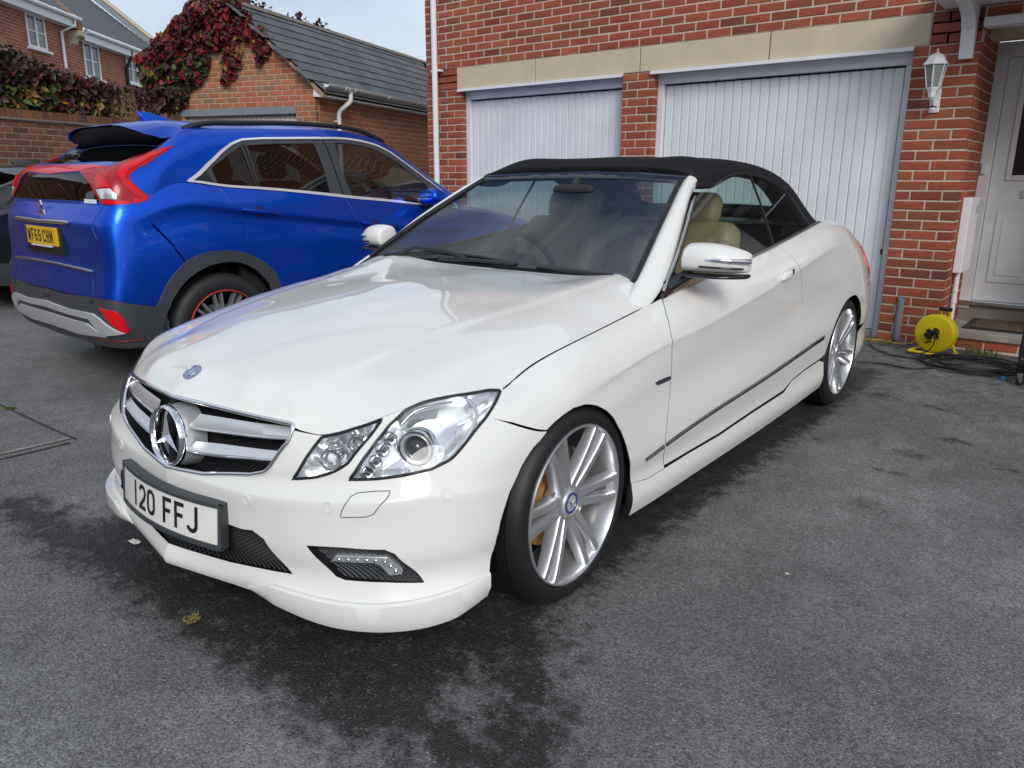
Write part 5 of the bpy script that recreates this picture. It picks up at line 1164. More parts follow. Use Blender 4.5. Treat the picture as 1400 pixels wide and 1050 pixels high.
def pf(p, q, h=0.0):
    x = .850 - .50 * p * p; n = Vector((1, 1.0 * p, 0)).normalized(); tilt = (q) * .10
    return (x - tilt + n.x * h, p + n.y * h, .305 + q + 0)
def plate_sheet(name, p0, p1, q0, q1, h0, h1, m, parent):
    n = 24; ps = np.linspace(p0, p1, n); V = []; F = []
    for p in ps: V += [pf(p, q0, h0), pf(p, q1, h0), pf(p, q1, h1), pf(p, q0, h1)]
    for i in range(n - 1):
        for k in range(4): F.append((i * 4 + k, i * 4 + (k + 1) % 4, (i + 1) * 4 + (k + 1) % 4, (i + 1) * 4 + k))
    F += [(0, 1, 2, 3), tuple((n - 1) * 4 + k for k in (3, 2, 1, 0))]
    return MB().add(V, F).build(name, m, parent)
fp = plate_sheet('number_plate', -.258, .258, .012, .116, .008, .0125, 'plate_white', wc)
plate_text('120 FFJ', lambda p, q, h: pf(p, q + .026, .0125 + h), -.172, (.056, .031), fp)
plate_sheet('plate_surround', -.270, .270, -.002, .128, -.014, .0078, 'grey_plastic', fp)
for q0, q1 in ((-.002, .0115), (.1165, .128)): plate_sheet('plate_rim', -.270, .270, q0, q1, .0085, .016, 'grey_plastic', fp)
for p0, p1 in ((-.270, -.2585), (.2585, .270)): plate_sheet('plate_rim', p0, p1, -.002, .128, .009, .0158, 'grey_plastic', fp)
# --- windscreen, pillars, soft top
ws_b = [(-.60,.705,.925),(-.735,.36,.915),(-.79,0,.910)]; ws_t = [(-1.235,.548,1.272),(-1.295,.28,1.281),(-1.318,0,1.284)]
ws_m1 = [(-.815,.655,1.052),(-.945,.34,1.055),(-1.00,0,1.055)]; ws_m2 = [(-1.03,.602,1.168),(-1.13,.31,1.18),(-1.17,0,1.182)]
def full(r): return [(x, -y, z) for x, y, z in r[:-1]] + r[::-1]
WSN = [full(r) for r in (ws_b, ws_m1, ws_m2, ws_t)]
WS = Patch(np.array(WSN).transpose(1, 0, 2), 120, 80, WF)
if WS.nrm(WS.A / 2, WS.B / 2)[0] < 0: WS.N = -WS.N
A_, B_ = WS.A, WS.B
def rrect(a0, a1, b0, b1, r, n=6):
    o = []
    for cx, cy, t0 in ((a1 - r, b1 - r, 0), (a0 + r, b1 - r, 90), (a0 + r, b0 + r, 180), (a1 - r, b0 + r, 270)):
        o += [(cx + r * math.cos(RAD(t0 + 90 * k / n)), cy + r * math.sin(RAD(t0 + 90 * k / n))) for k in range(n + 1)]
    return o
ws = panel('windscreen', WS, [(0, 0), (A_, 0), (A_, B_), (0, B_)], 'windscreen_glass', wc, step=.04, flange=False)
panel('windscreen_border', WS, [(-.0, 0), (A_, 0), (A_, B_), (0, B_)], 'gloss_black', ws, holes=[rrect(.030, A_ - .030, .035, B_ - .012, .045)], off=.0015, step=.03, flange=False)
for mi in (False, True):
    q = [tuple(p) for p in WS.pos(np.full(20, A_ - .004), np.linspace(0, B_, 20), .004)]
    MB().tube(q, .011, 6).build('windscreen_seal', 'seal_rubber', ws, 60, mirror=mi)
# header above the glass
hd = [[(-1.238,.555,1.275),(-1.262,.565,1.292),(-1.30,.57,1.305)],[(-1.296,.28,1.283),(-1.325,.285,1.306),(-1.36,.29,1.318)],[(-1.319,0,1.286),(-1.348,0,1.311),(-1.385,0,1.323)]]
HD = Patch([[(x, -y, z) for x, y, z in r] for r in hd[:-1]] + hd[::-1], 60, 12, WF)
if HD.nrm(HD.A / 2, HD.B / 2)[2] < 0: HD.N = -HD.N
panel('windscreen_header', HD, [(0, 0), (HD.A, 0), (HD.A, HD.B), (0, HD.B)], 'gloss_black', wc, step=.03, thick=.02)
# A pillars
ap_i = [(-.45,.742,.846),(-.575,.715,.918),(-.72,.680,1.000),(-.85,.650,1.078),(-1.03,.606,1.175),(-1.150,.576,1.237),(-1.262,.552,1.292)]
ap_o = [(-.43,.787,.822),(-.560,.790,.860),(-.76,.770,.952),(-.92,.722,1.062),(-1.08,.668,1.165),(-1.18,.634,1.222),(-1.30,.604,1.262)]
net = []
for kk, (p, q) in enumerate(zip(ap_i, ap_o)):
    cf = (.1, .45, .8, 1, 1, 1, 1)[kk]
    p, q = np.array(p), np.array(q); q = p + (q - p) * (.88 if kk > 1 else 1); c = (p + q) / 2; d = q - p; up_ = np.array([.35, .55, .75]); up_ /= np.linalg.norm(up_)
    net.append([p - up_ * .012 * cf, p + d * .12 + up_ * .004 * cf, c + up_ * .014 * cf, p + d * .88 + up_ * .004 * cf, q - up_ * .010 * cf])
AP = Patch(net, 60, 30, WF)
if AP.nrm(AP.A / 2, AP.B / 2)[2] < 0: AP.N = -AP.N
panel('windscreen_pillar', AP, [(0, 0), (AP.A, 0), (AP.A, AP.B), (0, AP.B)], P_, wc, mirror=True, step=.015, thick=.008)
# soft top
rt = [
 [(-1.262,.606,1.250),(-1.272,.580,1.288),(-1.30,.50,1.314),(-1.345,.30,1.332),(-1.372,0,1.338)],
 [(-1.385,.604,1.240),(-1.39,.592,1.298),(-1.40,.505,1.350),(-1.42,.30,1.364),(-1.45,0,1.368)],
 [(-1.58,.612,1.284),(-1.58,.598,1.325),(-1.60,.51,1.362),(-1.62,.30,1.380),(-1.64,0,1.386)],
 [(-1.80,.622,1.294),(-1.80,.606,1.330),(-1.82,.52,1.362),(-1.85,.30,1.382),(-1.88,0,1.390)],
 [(-1.95,.640,1.276),(-1.98,.624,1.312),(-2.03,.55,1.347),(-2.08,.30,1.370),(-2.10,0,1.380)],
 [(-2.066,.660,1.244),(-2.12,.640,1.282),(-2.20,.58,1.312),(-2.30,.30,1.338),(-2.33,0,1.348)],
 [(-2.148,.687,1.198),(-2.23,.667,1.228),(-2.34,.615,1.255),(-2.48,.30,1.290),(-2.52,0,1.302)],
 [(-2.205,.735,1.115),(-2.31,.712,1.135),(-2.45,.655,1.165),(-2.66,.30,1.205),(-2.70,0,1.218)],
 [(-2.25,.776,1.052),(-2.37,.757,1.064),(-2.52,.70,1.080),(-2.80,.30,1.105),(-2.85,0,1.115)],
 [(-2.30,.779,1.046),(-2.42,.760,1.050),(-2.58,.712,1.054),(-2.88,.30,1.062),(-2.94,0,1.066)]]
RT = Patch([[*r] for r in rt], 90, 60, WF)
if RT.nrm(RT.A * .4, RT.B * .9)[2] < 0: RT.N = -RT.N
# rear window in the fabric
rw = [(RT.A * .70, RT.B), (RT.A * .70, RT.B * .60), (RT.A * .72, RT.B * .54), (RT.A * .90, RT.B * .50), (RT.A * .92, RT.B * .54), (RT.A * .93, RT.B)]
panel('soft_top', RT, [(0, 0), (RT.A, 0), (RT.A, RT.B), (0, RT.B)], 'canvas', wc, holes=[[(rw[0][0], RT.B + .02)] + rw[1:-1] + [(rw[-1][0], RT.B + .02)]], both=True, step=.03, thick=.02)
panel('rear_window', RT, rw, 'side_glass', wc, both=True, step=.04, off=-.003, flange=False)
panel('roof_lining', RT, [(0, 0), (RT.A, 0), (RT.A, RT.B), (0, RT.B)], 'grey_cloth', wc, holes=[[(rw[0][0] - .01, RT.B + .02)] + rw[1:-1] + [(rw[-1][0] + .01, RT.B + .02)]], both=True, step=.06, off=-.022, flange=False)
ln = [(a, RT.B * .02) for a in np.linspace(0, RT.A * .93, 40)]
for mi in (False, True): MB().tube([tuple(RT.pos(a, b, -.004)) for a, b in ln], .009, 6).build('roof_seal', 'seal_rubber', wc, 60, mirror=mi)
# boot deck
dk = [WB.pos(a, top) for a in np.linspace(a_of(-2.36, .99), WB.A, 18)]; dk = [(p[0], p[1], p[2]) for p in dk] + [(-3.1,0,1.052),(-3.3,0,1.046),(-3.5,0,1.030),(-3.65,0,1.002),(-2.8,0,1.052),(-3.1,.35,1.047),(-3.4,.35,1.034),(-3.0,.55,1.044),(-2.7,.62,1.050),(-2.5,.5,1.048)]
DK = HField(dk, -3.86, -2.30, -.86, .86, 80, 70, WF, lam=2e-4)
dko = [(p[0] + .004, p[1] - .004) for p in [WB.pos(a, top) for a in np.linspace(a_of(-2.38, .99), WB.A, 24)]]; dko[-1] = (dko[-1][0], 0)
panel('boot_lid', DK, [DK.d(x, y) for x, y in dko] + [DK.d(x, -y) for x, y in dko[::-1][1:]], P_, wc, step=.05)
for mi in (False, True):
    tl = [(a, b * WB.B) for a, b in ((a_of(-3.38, .74), .70), (a_of(-3.40, .8), .80), (a_of(-3.50, .8), .86), (WB.A - .36, .84), (WB.A - .34, .66), (a_of(-3.55, .7), .62))]
    t_ = panel('tail_lamp', WB, tl, 'red_lens', wc, off=.004, step=.04, thick=.006)
    if mi: t_.data.transform(Matrix.Diagonal((1, -1, 1, 1))); t_.data.flip_normals()
# --- side glass, waist trim
bl = [WB.pos(a, top) for a in [WB.near((x, .79, z))[0] for x, z in ((-.62,.866),(-.9,.895),(-1.2,.925),(-1.6,.967),(-1.9,.995),(-2.15,1.025),(-2.30,1.042),(-2.42,1.056))]]
rl = [(-.66,.782,.885),(-.98,.702,1.098),(-1.22,.628,1.215),(-1.385,.606,1.243),(-1.45,.607,1.264),(-1.58,.612,1.284),(-1.80,.622,1.292),(-1.95,.640,1.274),(-2.066,.660,1.243),(-2.148,.687,1.197),(-2.214,.737,1.109),(-2.242,.775,1.052)]
rlc = curve(rl, 120); blc = curve(bl, 60)
def atx(c, x): o_ = np.argsort(c[:, 0]); return np.array([x, np.interp(x, c[o_, 0], c[o_, 1]), np.interp(x, c[o_, 0], c[o_, 2])])
def rail(x): return atx(rlc, x)
gx = np.linspace(-.58, -2.34, 9); gz = np.linspace(.84, 1.32, 5)
pb = np.polyfit(blc[:, 0], blc[:, 1] - .012, 2); zb = np.polyfit(blc[:, 0], blc[:, 2], 2); dlt = [(r[0], (np.polyval(pb, r[0]) - r[1]) / max(.03, r[2] - np.polyval(zb, r[0]))) for r in rlc if r[2] - np.polyval(zb, r[0]) > .15]
kk = np.polyfit([d[0] for d in dlt], [d[1] for d in dlt], 1)
SG = Patch([[(x, np.polyval(pb, x) - np.polyval(kk, x) * (z - np.polyval(zb, x)) * (.86 + .45 * (z - np.polyval(zb, x))), z) for z in gz] for x in gx], 90, 40, WF)
if SG.nrm(SG.A / 2, SG.B / 2)[1] < 0: SG.N = -SG.N
ra = [SG.near(p) for p in rlc[::4]]; ba = [SG.near(p + np.array([0, -.012, -.004])) for p in blc[::3]]
dv0 = SG.hit(1057, 336); dv1 = SG.hit(1027, 245)
dl = [(dv0[0] + (dv1[0] - dv0[0]) * t, dv0[1] + (dv1[1] - dv0[1]) * t) for t in np.linspace(-.1, 1.1, 6)]
xd = lambda b_: np.interp(b_, [dv0[1], dv1[1]], [dv0[0], dv1[0]])
gl1 = [p for p in ba if p[0] < xd(p[1]) - .01] + [(dv0[0] - .004, dv0[1] - .012), (dv1[0] - .004, dv1[1] + .006)] + [p for p in ra[::-1] if p[0] < xd(p[1]) - .01]
gl2 = [(dv0[0] + .004, dv0[1] - .012)] + [p for p in ba if p[0] > xd(p[1]) + .01 and p[0] < ra[-1][0] + .02] + [p for p in ra[::-1] if p[0] > xd(p[1]) + .01] + [(dv1[0] + .004, dv1[1] + .006)]
for o_, nm in ((gl1, 'door_window'), (gl2, 'quarter_window')):
    for s_ in panel(nm, SG, o_, 'side_glass', wc, mirror=True, step=.05, flange=False): pass
for mi in (False, True):
    q = SG.pos(np.array(dl)[:, 0], np.array(dl)[:, 1], .001); MB().tube([tuple(p) for p in q], .007, 6, flat=.6).build('window_divider', 'seal_rubber', wc, 60, mirror=mi)
    q = [p + np.array([0, .000, .006]) for p in blc[2:]]; MB().tube([tuple(p) for p in q], .0085, 8, flat=.8).build('waist_trim', 'satin_chrome', wc, 60, mirror=mi)
    q = [p + np.array([.006, .006, .004]) for p in rlc[:42]]; MB().tube([tuple(p) for p in q], .007, 6).build('pillar_trim', 'satin_chrome', wc, 60, mirror=mi)
    q = [p for p in rlc[:42]]; MB().tube([tuple(p + np.array([-.012, -.004, -.004])) for p in q], .010, 6).build('pillar_seal', 'seal_rubber', wc, 60, mirror=mi)
    # mirror triangle
    MB().prism([(-.63, .872), (-.80, .888), (-.76, .965)], 0, 1, lambda p, q_, h: (p, .792 - (q_ - .88) * .35 + (h - .5) * .012, q_)).build('mirror_sail', 'gloss_black', wc, mirror=mi)
# --- side moulding, handle, wing badge
mol = smooth_line(T([(883,628),(910,608),(1000,546),(1086,489),(1126,461)]), .02)
dz = T([(909, 608)])[0][0]; dz2 = T([(1087, 488)])[0][0]
for mi in (False, True):
    for s0, s1 in ((0, dz - .004), (dz + .004, dz2 - .004), (dz2 + .004, 99)):
        q = mol[(mol[:, 0] > s0) & (mol[:, 0] < s1)]
        if len(q) > 2:
            V, Fq = strip(WB, q, .013, .006); MB().add(V, Fq).build('side_moulding', 'gloss_black', wc, 60, mirror=mi)
            q2 = q + [0, .004]; V, Fq = strip(WB, q2, .003, .0075); MB().add(V, Fq).build('moulding_trim', 'chrome', wc, 60, mirror=mi)
    bq = T([(896,524),(900,520.5),(915,514.5),(917,516),(914,520),(899,526)])
    w_ = panel('wing_badge', WB, bq, 'badge_dark', wc, off=.004, step=.01, thick=.005)
    if mi: w_.data.transform(Matrix.Diagonal((1, -1, 1, 1))); w_.data.flip_normals()
    hp_ = T([(1066,382),(1084,368)]); hy = .022
    c0, c1 = np.array(hp_[0]), np.array(hp_[1]); V = []; F = []; n = 14
    for i in range(n):
        t = i / (n - 1); c = c0 + (c1 - c0) * t; w = .013 + .006 * math.sin(math.pi * t); h = .010 + .024 * math.sin(math.pi * min(1, max(0, t))) ** .7
        V += [WB.pos(c[0], c[1] - w, .0), WB.pos(c[0], c[1] - w * .8, h * .8), WB.pos(c[0], c[1] + w * .3, h), WB.pos(c[0], c[1] + w, h * .55), WB.pos(c[0], c[1] + w * 1.1, 0)]
    for i in range(n - 1):
        for k in range(4): F.append((i * 5 + k, i * 5 + k + 1, (i + 1) * 5 + k + 1, (i + 1) * 5 + k))
    F += [(0, 1, 2, 3, 4), tuple((n - 1) * 5 + k for k in (4, 3, 2, 1, 0))]
    MB().add(V, F).build('door_handle', P_, wc, 50, mirror=mi)
    cc = (c0 + c1) / 2; p = WB.pos(cc[0], cc[1] + .004, .034); MB().box((-.003, -.003, -.012), (.003, .003, .012), Matrix.Translation(p)).build('key_slot', 'satin_black', wc, mirror=mi)
# --- door mirrors
def subd(o, l=2):
    md = o.modifiers.new('subdivision', 'SUBSURF'); md.levels = l; md.render_levels = l
    for p in o.data.polygons: p.use_smooth = True
    return o
def loftbox(rings, name, m, parent, mi=False, sub=2):
    n = len(rings[0]); V = [p for r in rings for p in r]; F = [(r * n + i, r * n + (i + 1) % n, (r + 1) * n + (i + 1) % n, (r + 1) * n + i) for r in range(len(rings) - 1) for i in range(n)] + [tuple(range(n))[::-1], tuple((len(rings) - 1) * n + i for i in range(n))]
    o = MB().add(V, F).build(name, m, parent, mirror=mi); return subd(o, sub) if sub else o
def mring(y, xf, xb, z0, z1, r=.3):
    c = (z0 + z1) / 2; h = (z1 - z0) / 2
    return [(xb, y, z0), (xf - .02, y, z0), (xf, y, c - h * .4), (xf - .006, y, c + h * .45), (xf - .045, y, z1), (xb, y, z1)]
for mi in (False, True):
    rm = MB()
    mir = loftbox([mring(.800, -.757, -.862, .952, 1.042), mring(.803, -.746, -.870, .950, 1.053), mring(.812, -.742, -.874, .950, 1.058), mring(.87, -.742, -.885, .950, 1.062), mring(.93, -.756, -.895, .950, 1.055), mring(.975, -.785, -.902, .951, 1.042), mring(1.000, -.818, -.905, .952, 1.030), mring(1.009, -.842, -.903, .954, 1.020), mring(1.011, -.85, -.90, .958, 1.014)], 'door_mirror', P_, wc, mi)
    loftbox([[(-.905, y, .932), (-.75 - k, y, .932), (-.740 - k, y, .940), (-.742 - k, y, .9505), (-.905, y, .9505)] for y, k in ((.79, .012), (.797, .004), (.805, 0), (.88, .0), (.94, .018), (.985, .05), (1.005, .085), (1.011, .10))], 'mirror_base', 'gloss_black', mir, mi, 2)
    MB().tube([(-.70, .775, .895), (-.76, .80, .925), (-.80, .82, .945)], [.030, .026, .024], 8, flat=.7).build('mirror_arm', 'gloss_black', mir, 60, mirror=mi)
    q = [(-.7505, .895, 1.003), (-.757, .93, 1.003), (-.783, .975, 1.001), (-.822, 1.008, .998), (-.86, 1.0165, .995)]
    MB().tube(q, [.003, .006, .008, .009, .010], 8, flat=.8).build('mirror_indicator', 'chrome', mir, 60, mirror=mi)
    q = [(-.746, .875, .978), (-.755, .925, .977), (-.785, .978, .975), (-.822, 1.010, .972)]
    MB().tube(q, .0035, 6).build('indicator_slot', 'gloss_black', mir, 60, mirror=mi)
    MB().box((-.898, .84, .972), (-.894, .95, 1.02)).build('mirror_glass', 'chrome', mir, mirror=mi)
# --- wipers and cowl
MB().add([(-.66,-.66,.872),(-.66,.66,.872),(-.90,.62,.86),(-.90,-.62,.86)], [(0,1,2,3)]).build('cowl', 'satin_black', wc)
def wiper(p, name='wiper'):
    o = MB().tube(p, .008, 6).build(name, 'satin_black', wc, 60); return o
def wsp(u, v, off=.018): c = WS.hit(u, v); return tuple(WS.pos(*c, off))
w1 = wiper([wsp(526, 352), wsp(600, 350.5, .022), wsp(660, 357, .022), wsp(708, 368)])
MB().tube([wsp(545, 358, .03), wsp(570, 346.5, .04), wsp(620, 354, .034), wsp(640, 362, .02)], [.010, .008, .010, .014], 6).build('wiper_arm', 'satin_black', w1, 60)
MB().tube([wsp(600, 357, .016), wsp(650, 362, .018), wsp(706, 370, .016)], .010, 6).build('wiper_blade', 'gloss_black', w1, 60)
wiper([wsp(735, 372, .012), wsp(800, 378, .012), wsp(840, 380, .012)])
# --- wheels
def make_wheel(parent, loc, out, steer=0.0, tw=.235, phase=-26):
    w = bpy.data.objects.new('wheel', None); w.empty_display_size = .1; link(w, parent); w.location = loc; w.rotation_euler = (0, 0, steer + (0 if out > 0 else math.pi))
    h = tw / 2; prof = [(.242, h - .024), (.252, h - .016), (.262, h - .009), (.277, h - .006), (.290, h - .010), (.301, h - .018), (.309, h - .030)]
    tread = []
    for g0 in (-.066, -.024, .024, .066):
        tread += [(g0 - .0055, 0), (g0 - .0045, 1), (g0 + .0045, 1), (g0 + .0055, 0)]
    tp = [(.3175 - .008 * k - .25 * (x * x) - .0, x) for x, k in tread[::-1]]
    full_p = prof + [(.3145, h - .042)] + tp + [(.3145, -h + .042)] + [(r, -x) for r, x in prof[::-1]]
    MB().lathe(full_p, 72).build('tyre', 'tyre_rubber', w, 30)
    e = h - .016
    r_ = MB().lathe([(.248, e - .004), (.2525, e + .003), (.2505, e + .008), (.2455, e + .008), (.2425, e + .002), (.2370, e - .012), (.2310, e - .05), (.223, -.02), (.221, -h + .04), (.242, -h + .02)], 72).build('rim', 'rim_silver', w, 30)
    fcs = e + .004
    for k in range(6):
        base = RAD(90 + phase + 60 * k)
        for sgn in (-1, 1):
            sp = MB(); n = 9; V = []
            for i in range(n):
                t = i / (n - 1); rr = .050 + (.2405 - .050) * t; tc_ = sgn * (.0150 + .0180 * t); hw = .0118 + .0026 * t + .006 * (1 - t) ** 3
                hh = fcs - .026 * (1 - t) ** 1.5 - .005 * t * (1 - t); dp = .030 + .014 * (1 - t)
                for dt, dh in ((-hw * 1.15, -dp), (-hw * 1.0, -.007), (-hw * .72, 0), (hw * .72, 0), (hw * 1.0, -.007), (hw * 1.15, -dp)):
                    # local: radial rr, tangential
                    x = rr * math.cos(base) - (tc_ + dt) * math.sin(base); z = rr * math.sin(base) + (tc_ + dt) * math.cos(base); V.append((x, hh + dh, z))
            F = [(i * 6 + q_, i * 6 + (q_ + 1) % 6, (i + 1) * 6 + (q_ + 1) % 6, (i + 1) * 6 + q_) for i in range(n - 1) for q_ in range(6)] + [tuple(range(6))[::-1], tuple((n - 1) * 6 + q_ for q_ in range(6))]
            sp.add(V, F).build('spoke', 'rim_silver', w, 35)
    hc = fcs - .026
    MB().lathe([(.080, hc - .045), (.078, hc - .012), (.068, hc - .002), (.046, hc + .002), (.040, hc - .002)], 40).build('hub', 'rim_silver', w, 40)
    cap = MB().lathe([(.040, hc - .002), (.0365, hc + .005), (.030, hc + .006), (.0002, hc + .006)], 36).build('hub_cap', 'silver', w, 40)
    m_ = MB(); My = Matrix.Translation((0, hc + .0065, 0)) @ Matrix.Rotation(RAD(-90), 4, 'X'); star(m_, My, .022, .003, .17); m_.build('cap_star', 'chrome', w)
    MB().lathe([(.0255, hc + .0062), (.0265, hc + .008), (.0340, hc + .0078), (.0350, hc + .0055)], 36).build('cap_ring', 'badge_blue', w, 40)
    for k in range(5):
        a = RAD(90 + 72 * k); MB().lathe([(.0002, -.004), (.0085, -.004), (.0095, -.012)], 12, Matrix.Translation((.0575 * math.cos(a), hc + .0035, .0575 * math.sin(a)))).build('wheel_bolt', 'brake_iron', w, 40)
    MB().lathe([(.155, -.010), (.155, .004), (.075, .004), (.070, .020), (.0002, .020)], 48).build('brake_disc', 'rust', w, 30)
    cp = MB()
    a0, a1 = RAD(120), RAD(215); n = 10; V = []
    for i in range(n):
        a = a0 + (a1 - a0) * i / (n - 1)
        for rr, yy in ((.105, -.03), (.105, .034), (.150, .040), (.172, .030), (.172, -.03)): V.append((rr * math.cos(a), yy, rr * math.sin(a)))
    cp.add(V, [(i * 5 + q_, i * 5 + (q_ + 1) % 5, (i + 1) * 5 + (q_ + 1) % 5, (i + 1) * 5 + q_) for i in range(n - 1) for q_ in range(5)] + [tuple(range(5))[::-1], tuple((n - 1) * 5 + q_ for q_ in range(5))]); cp.build('brake_caliper', 'brake_iron', w, 40)
    MB().lathe([(.210, -.06), (.0002, -.06)], 32).build('backplate', 'void_black', w)
    return w
make_wheel(wc, (0, .7655, .318), 1, RAD(1.2)); make_wheel(wc, (-2.76, .7655, .318), 1, 0, phase=-12)
make_wheel(wc, (0, -.7655, .318), -1, RAD(1.2)); make_wheel(wc, (-2.76, -.7655, .318), -1)
# wheel-arch liners and floor
for mi in (False, True):
    for xc in (0.02, -2.76):
        m_ = MB(); n = 24; V = []
        for i in range(n):
            a = RAD(-14) + RAD(208) * i / (n - 1)
            for y in (.862, .50): V.append((xc + .352 * math.cos(a), y, .318 + .345 * math.sin(a)))
        m_.add(V, [(2 * i, 2 * i + 1, 2 * i + 3, 2 * i + 2) for i in range(n - 1)]).build('arch_liner', 'void_black', wc, 60, mirror=mi)
MB().box((-3.6, -.62, .20), (.62, .62, .24)).box((-2.36, -.83, .175), (-.38, .83, .22)).build('underbody', 'void_black', wc)
# --- cabin
def soft(name, m, parent, a, b, sub=2, rot=None, bev=.04):
    o = MB().box(a, b, rot).build(name, m, parent); md = o.modifiers.new('bevel', 'BEVEL'); md.width = bev; md.segments = 4; sm(o, 180); return o
cab = MB().box((-2.75, -.80, .30), (-.70, .80, .33)).build('cabin_floor', 'dark_trim', wc)
for s_ in (1, -1):
    y = .37 * s_
    st = soft('front_seat', 'tan_leather', wc, (-1.66, y - .25, .36), (-1.12, y + .25, .56))
    R = Matrix.Translation((-1.60, y, .50)) @ Matrix.Rotation(RAD(-15), 4, 'Y')
    soft('seat_back', 'tan_leather', st, (-.08, -.245, 0), (.08, .245, .60), rot=R, bev=.07)
    for e in (-1, 1): soft('side_bolster', 'tan_leather', st, (-.04, e * .21 - .045, .04), (.13, e * .21 + .045, .50), rot=R, bev=.04)
    soft('head_rest', 'tan_leather', st, (-.05, -.13, .58), (.06, .13, .74), rot=R, bev=.05)
    rs = soft('rear_seat', 'tan_leather', wc, (-2.55, y - .26, .40), (-2.10, y + .26, .56))
    R = Matrix.Translation((-2.50, y, .50)) @ Matrix.Rotation(RAD(-18), 4, 'Y')
    soft('rear_seat_back', 'dark_trim', rs, (-.07, -.26, 0), (.07, .26, .48), rot=R, bev=.06); soft('rear_head_rest', 'dark_trim', rs, (-.04, -.12, .48), (.05, .12, .58), rot=R, bev=.04)
    dcard = MB().box((-1.95, s_ * .765 - .02, .34), (-.75, s_ * .765 + .02, .885)).build('door_card', 'dark_trim', wc, bevel=.01)
    MB().box((-2.70, s_ * .745 - .02, .34), (-1.96, s_ * .745 + .02, .94)).build('quarter_trim', 'dark_trim', wc, bevel=.01)
d_ = loftbox([[(-.86, y, .60), (-1.18, y, .60), (-1.20, y, .80), (-1.08, y, .90 + e), (-.98, y, .905 + e), (-.80, y, .885)] for y, e in ((-.75, -.03), (-.6, .0), (-.36, .045), (-.1, 0), (.1, 0), (.4, .0), (.75, -.03))], 'dashboard', 'dark_trim', wc, False, 2)
stw = MB(); Mst = Matrix.Translation((-1.34, -.36, .845)) @ Matrix.Rotation(RAD(25), 4, 'Y') @ Matrix.Rotation(RAD(-90), 4, 'Z')
stw.tube([tuple(Mst @ Vector((.185 * math.cos(a), 0, .185 * math.sin(a)))) for a in np.linspace(0, 2 * math.pi, 36)[:-1]], .015, 8, closed=True).build('steering_wheel', 'dark_trim', wc, 60)
MB().box((-.17, -.012, -.02), (.17, .012, .02), Mst).box((-.065, -.03, -.07), (.065, .03, .06), Mst).build('steering_hub', 'dark_trim', wc, bevel=.01)
im = MB(); im = loftbox([[(-1.26, y, z0), (-1.22, y, z0), (-1.22, y, z1), (-1.26, y, z1)] for y, z0, z1 in ((-.11, 1.212, 1.245), (-.10, 1.205, 1.255), (0, 1.200, 1.262), (.10, 1.205, 1.255), (.11, 1.212, 1.245))], 'interior_mirror', 'dark_trim', wc, False, 1)
MB().tube([(-1.25, 0, 1.24), (-1.27, 0, 1.275)], .02, 8).build('mirror_stalk', 'dark_trim', im)
MB().box((-2.72, -.62, .90), (-2.55, .62, .945)).build('rear_shelf', 'dark_trim', wc, bevel=.02)

# --- lower lip blades either side of the nose
a0 = WB.near((.79, .33, .2))[0]; a1 = archF1[-1][0]; n = 40; aa = np.linspace(a0, a1, n); b1 = WB.near((.674, .70, .232))[1]
for mi in (False, True):
    V = []
    for i, a in enumerate(aa):
        e = min(1, i / 6.0); k = min(1, (n - 1 - i) / 6.0); o_ = .017 * e * k; zb = b1 * (.35 + .65 * e) + .012 * max(0, (i - 22) / 17.0)
        V += [WB.pos(a, zb + .002, -.010), WB.pos(a, zb - .001, o_ * .92), WB.pos(a, zb - .008, o_ + .002), WB.pos(a, zb * .45, o_ + .003), WB.pos(a, .004, o_), WB.pos(a, 0, -.01)]
    MB().add(V, [(i * 6 + q, i * 6 + q + 1, (i + 1) * 6 + q + 1, (i + 1) * 6 + q) for i in range(n - 1) for q in range(5)] + [(0, 1, 2, 3, 4, 5), tuple((n - 1) * 6 + q for q in (5, 4, 3, 2, 1, 0))]).build('front_lip', P_, wc, 38, mirror=mi)
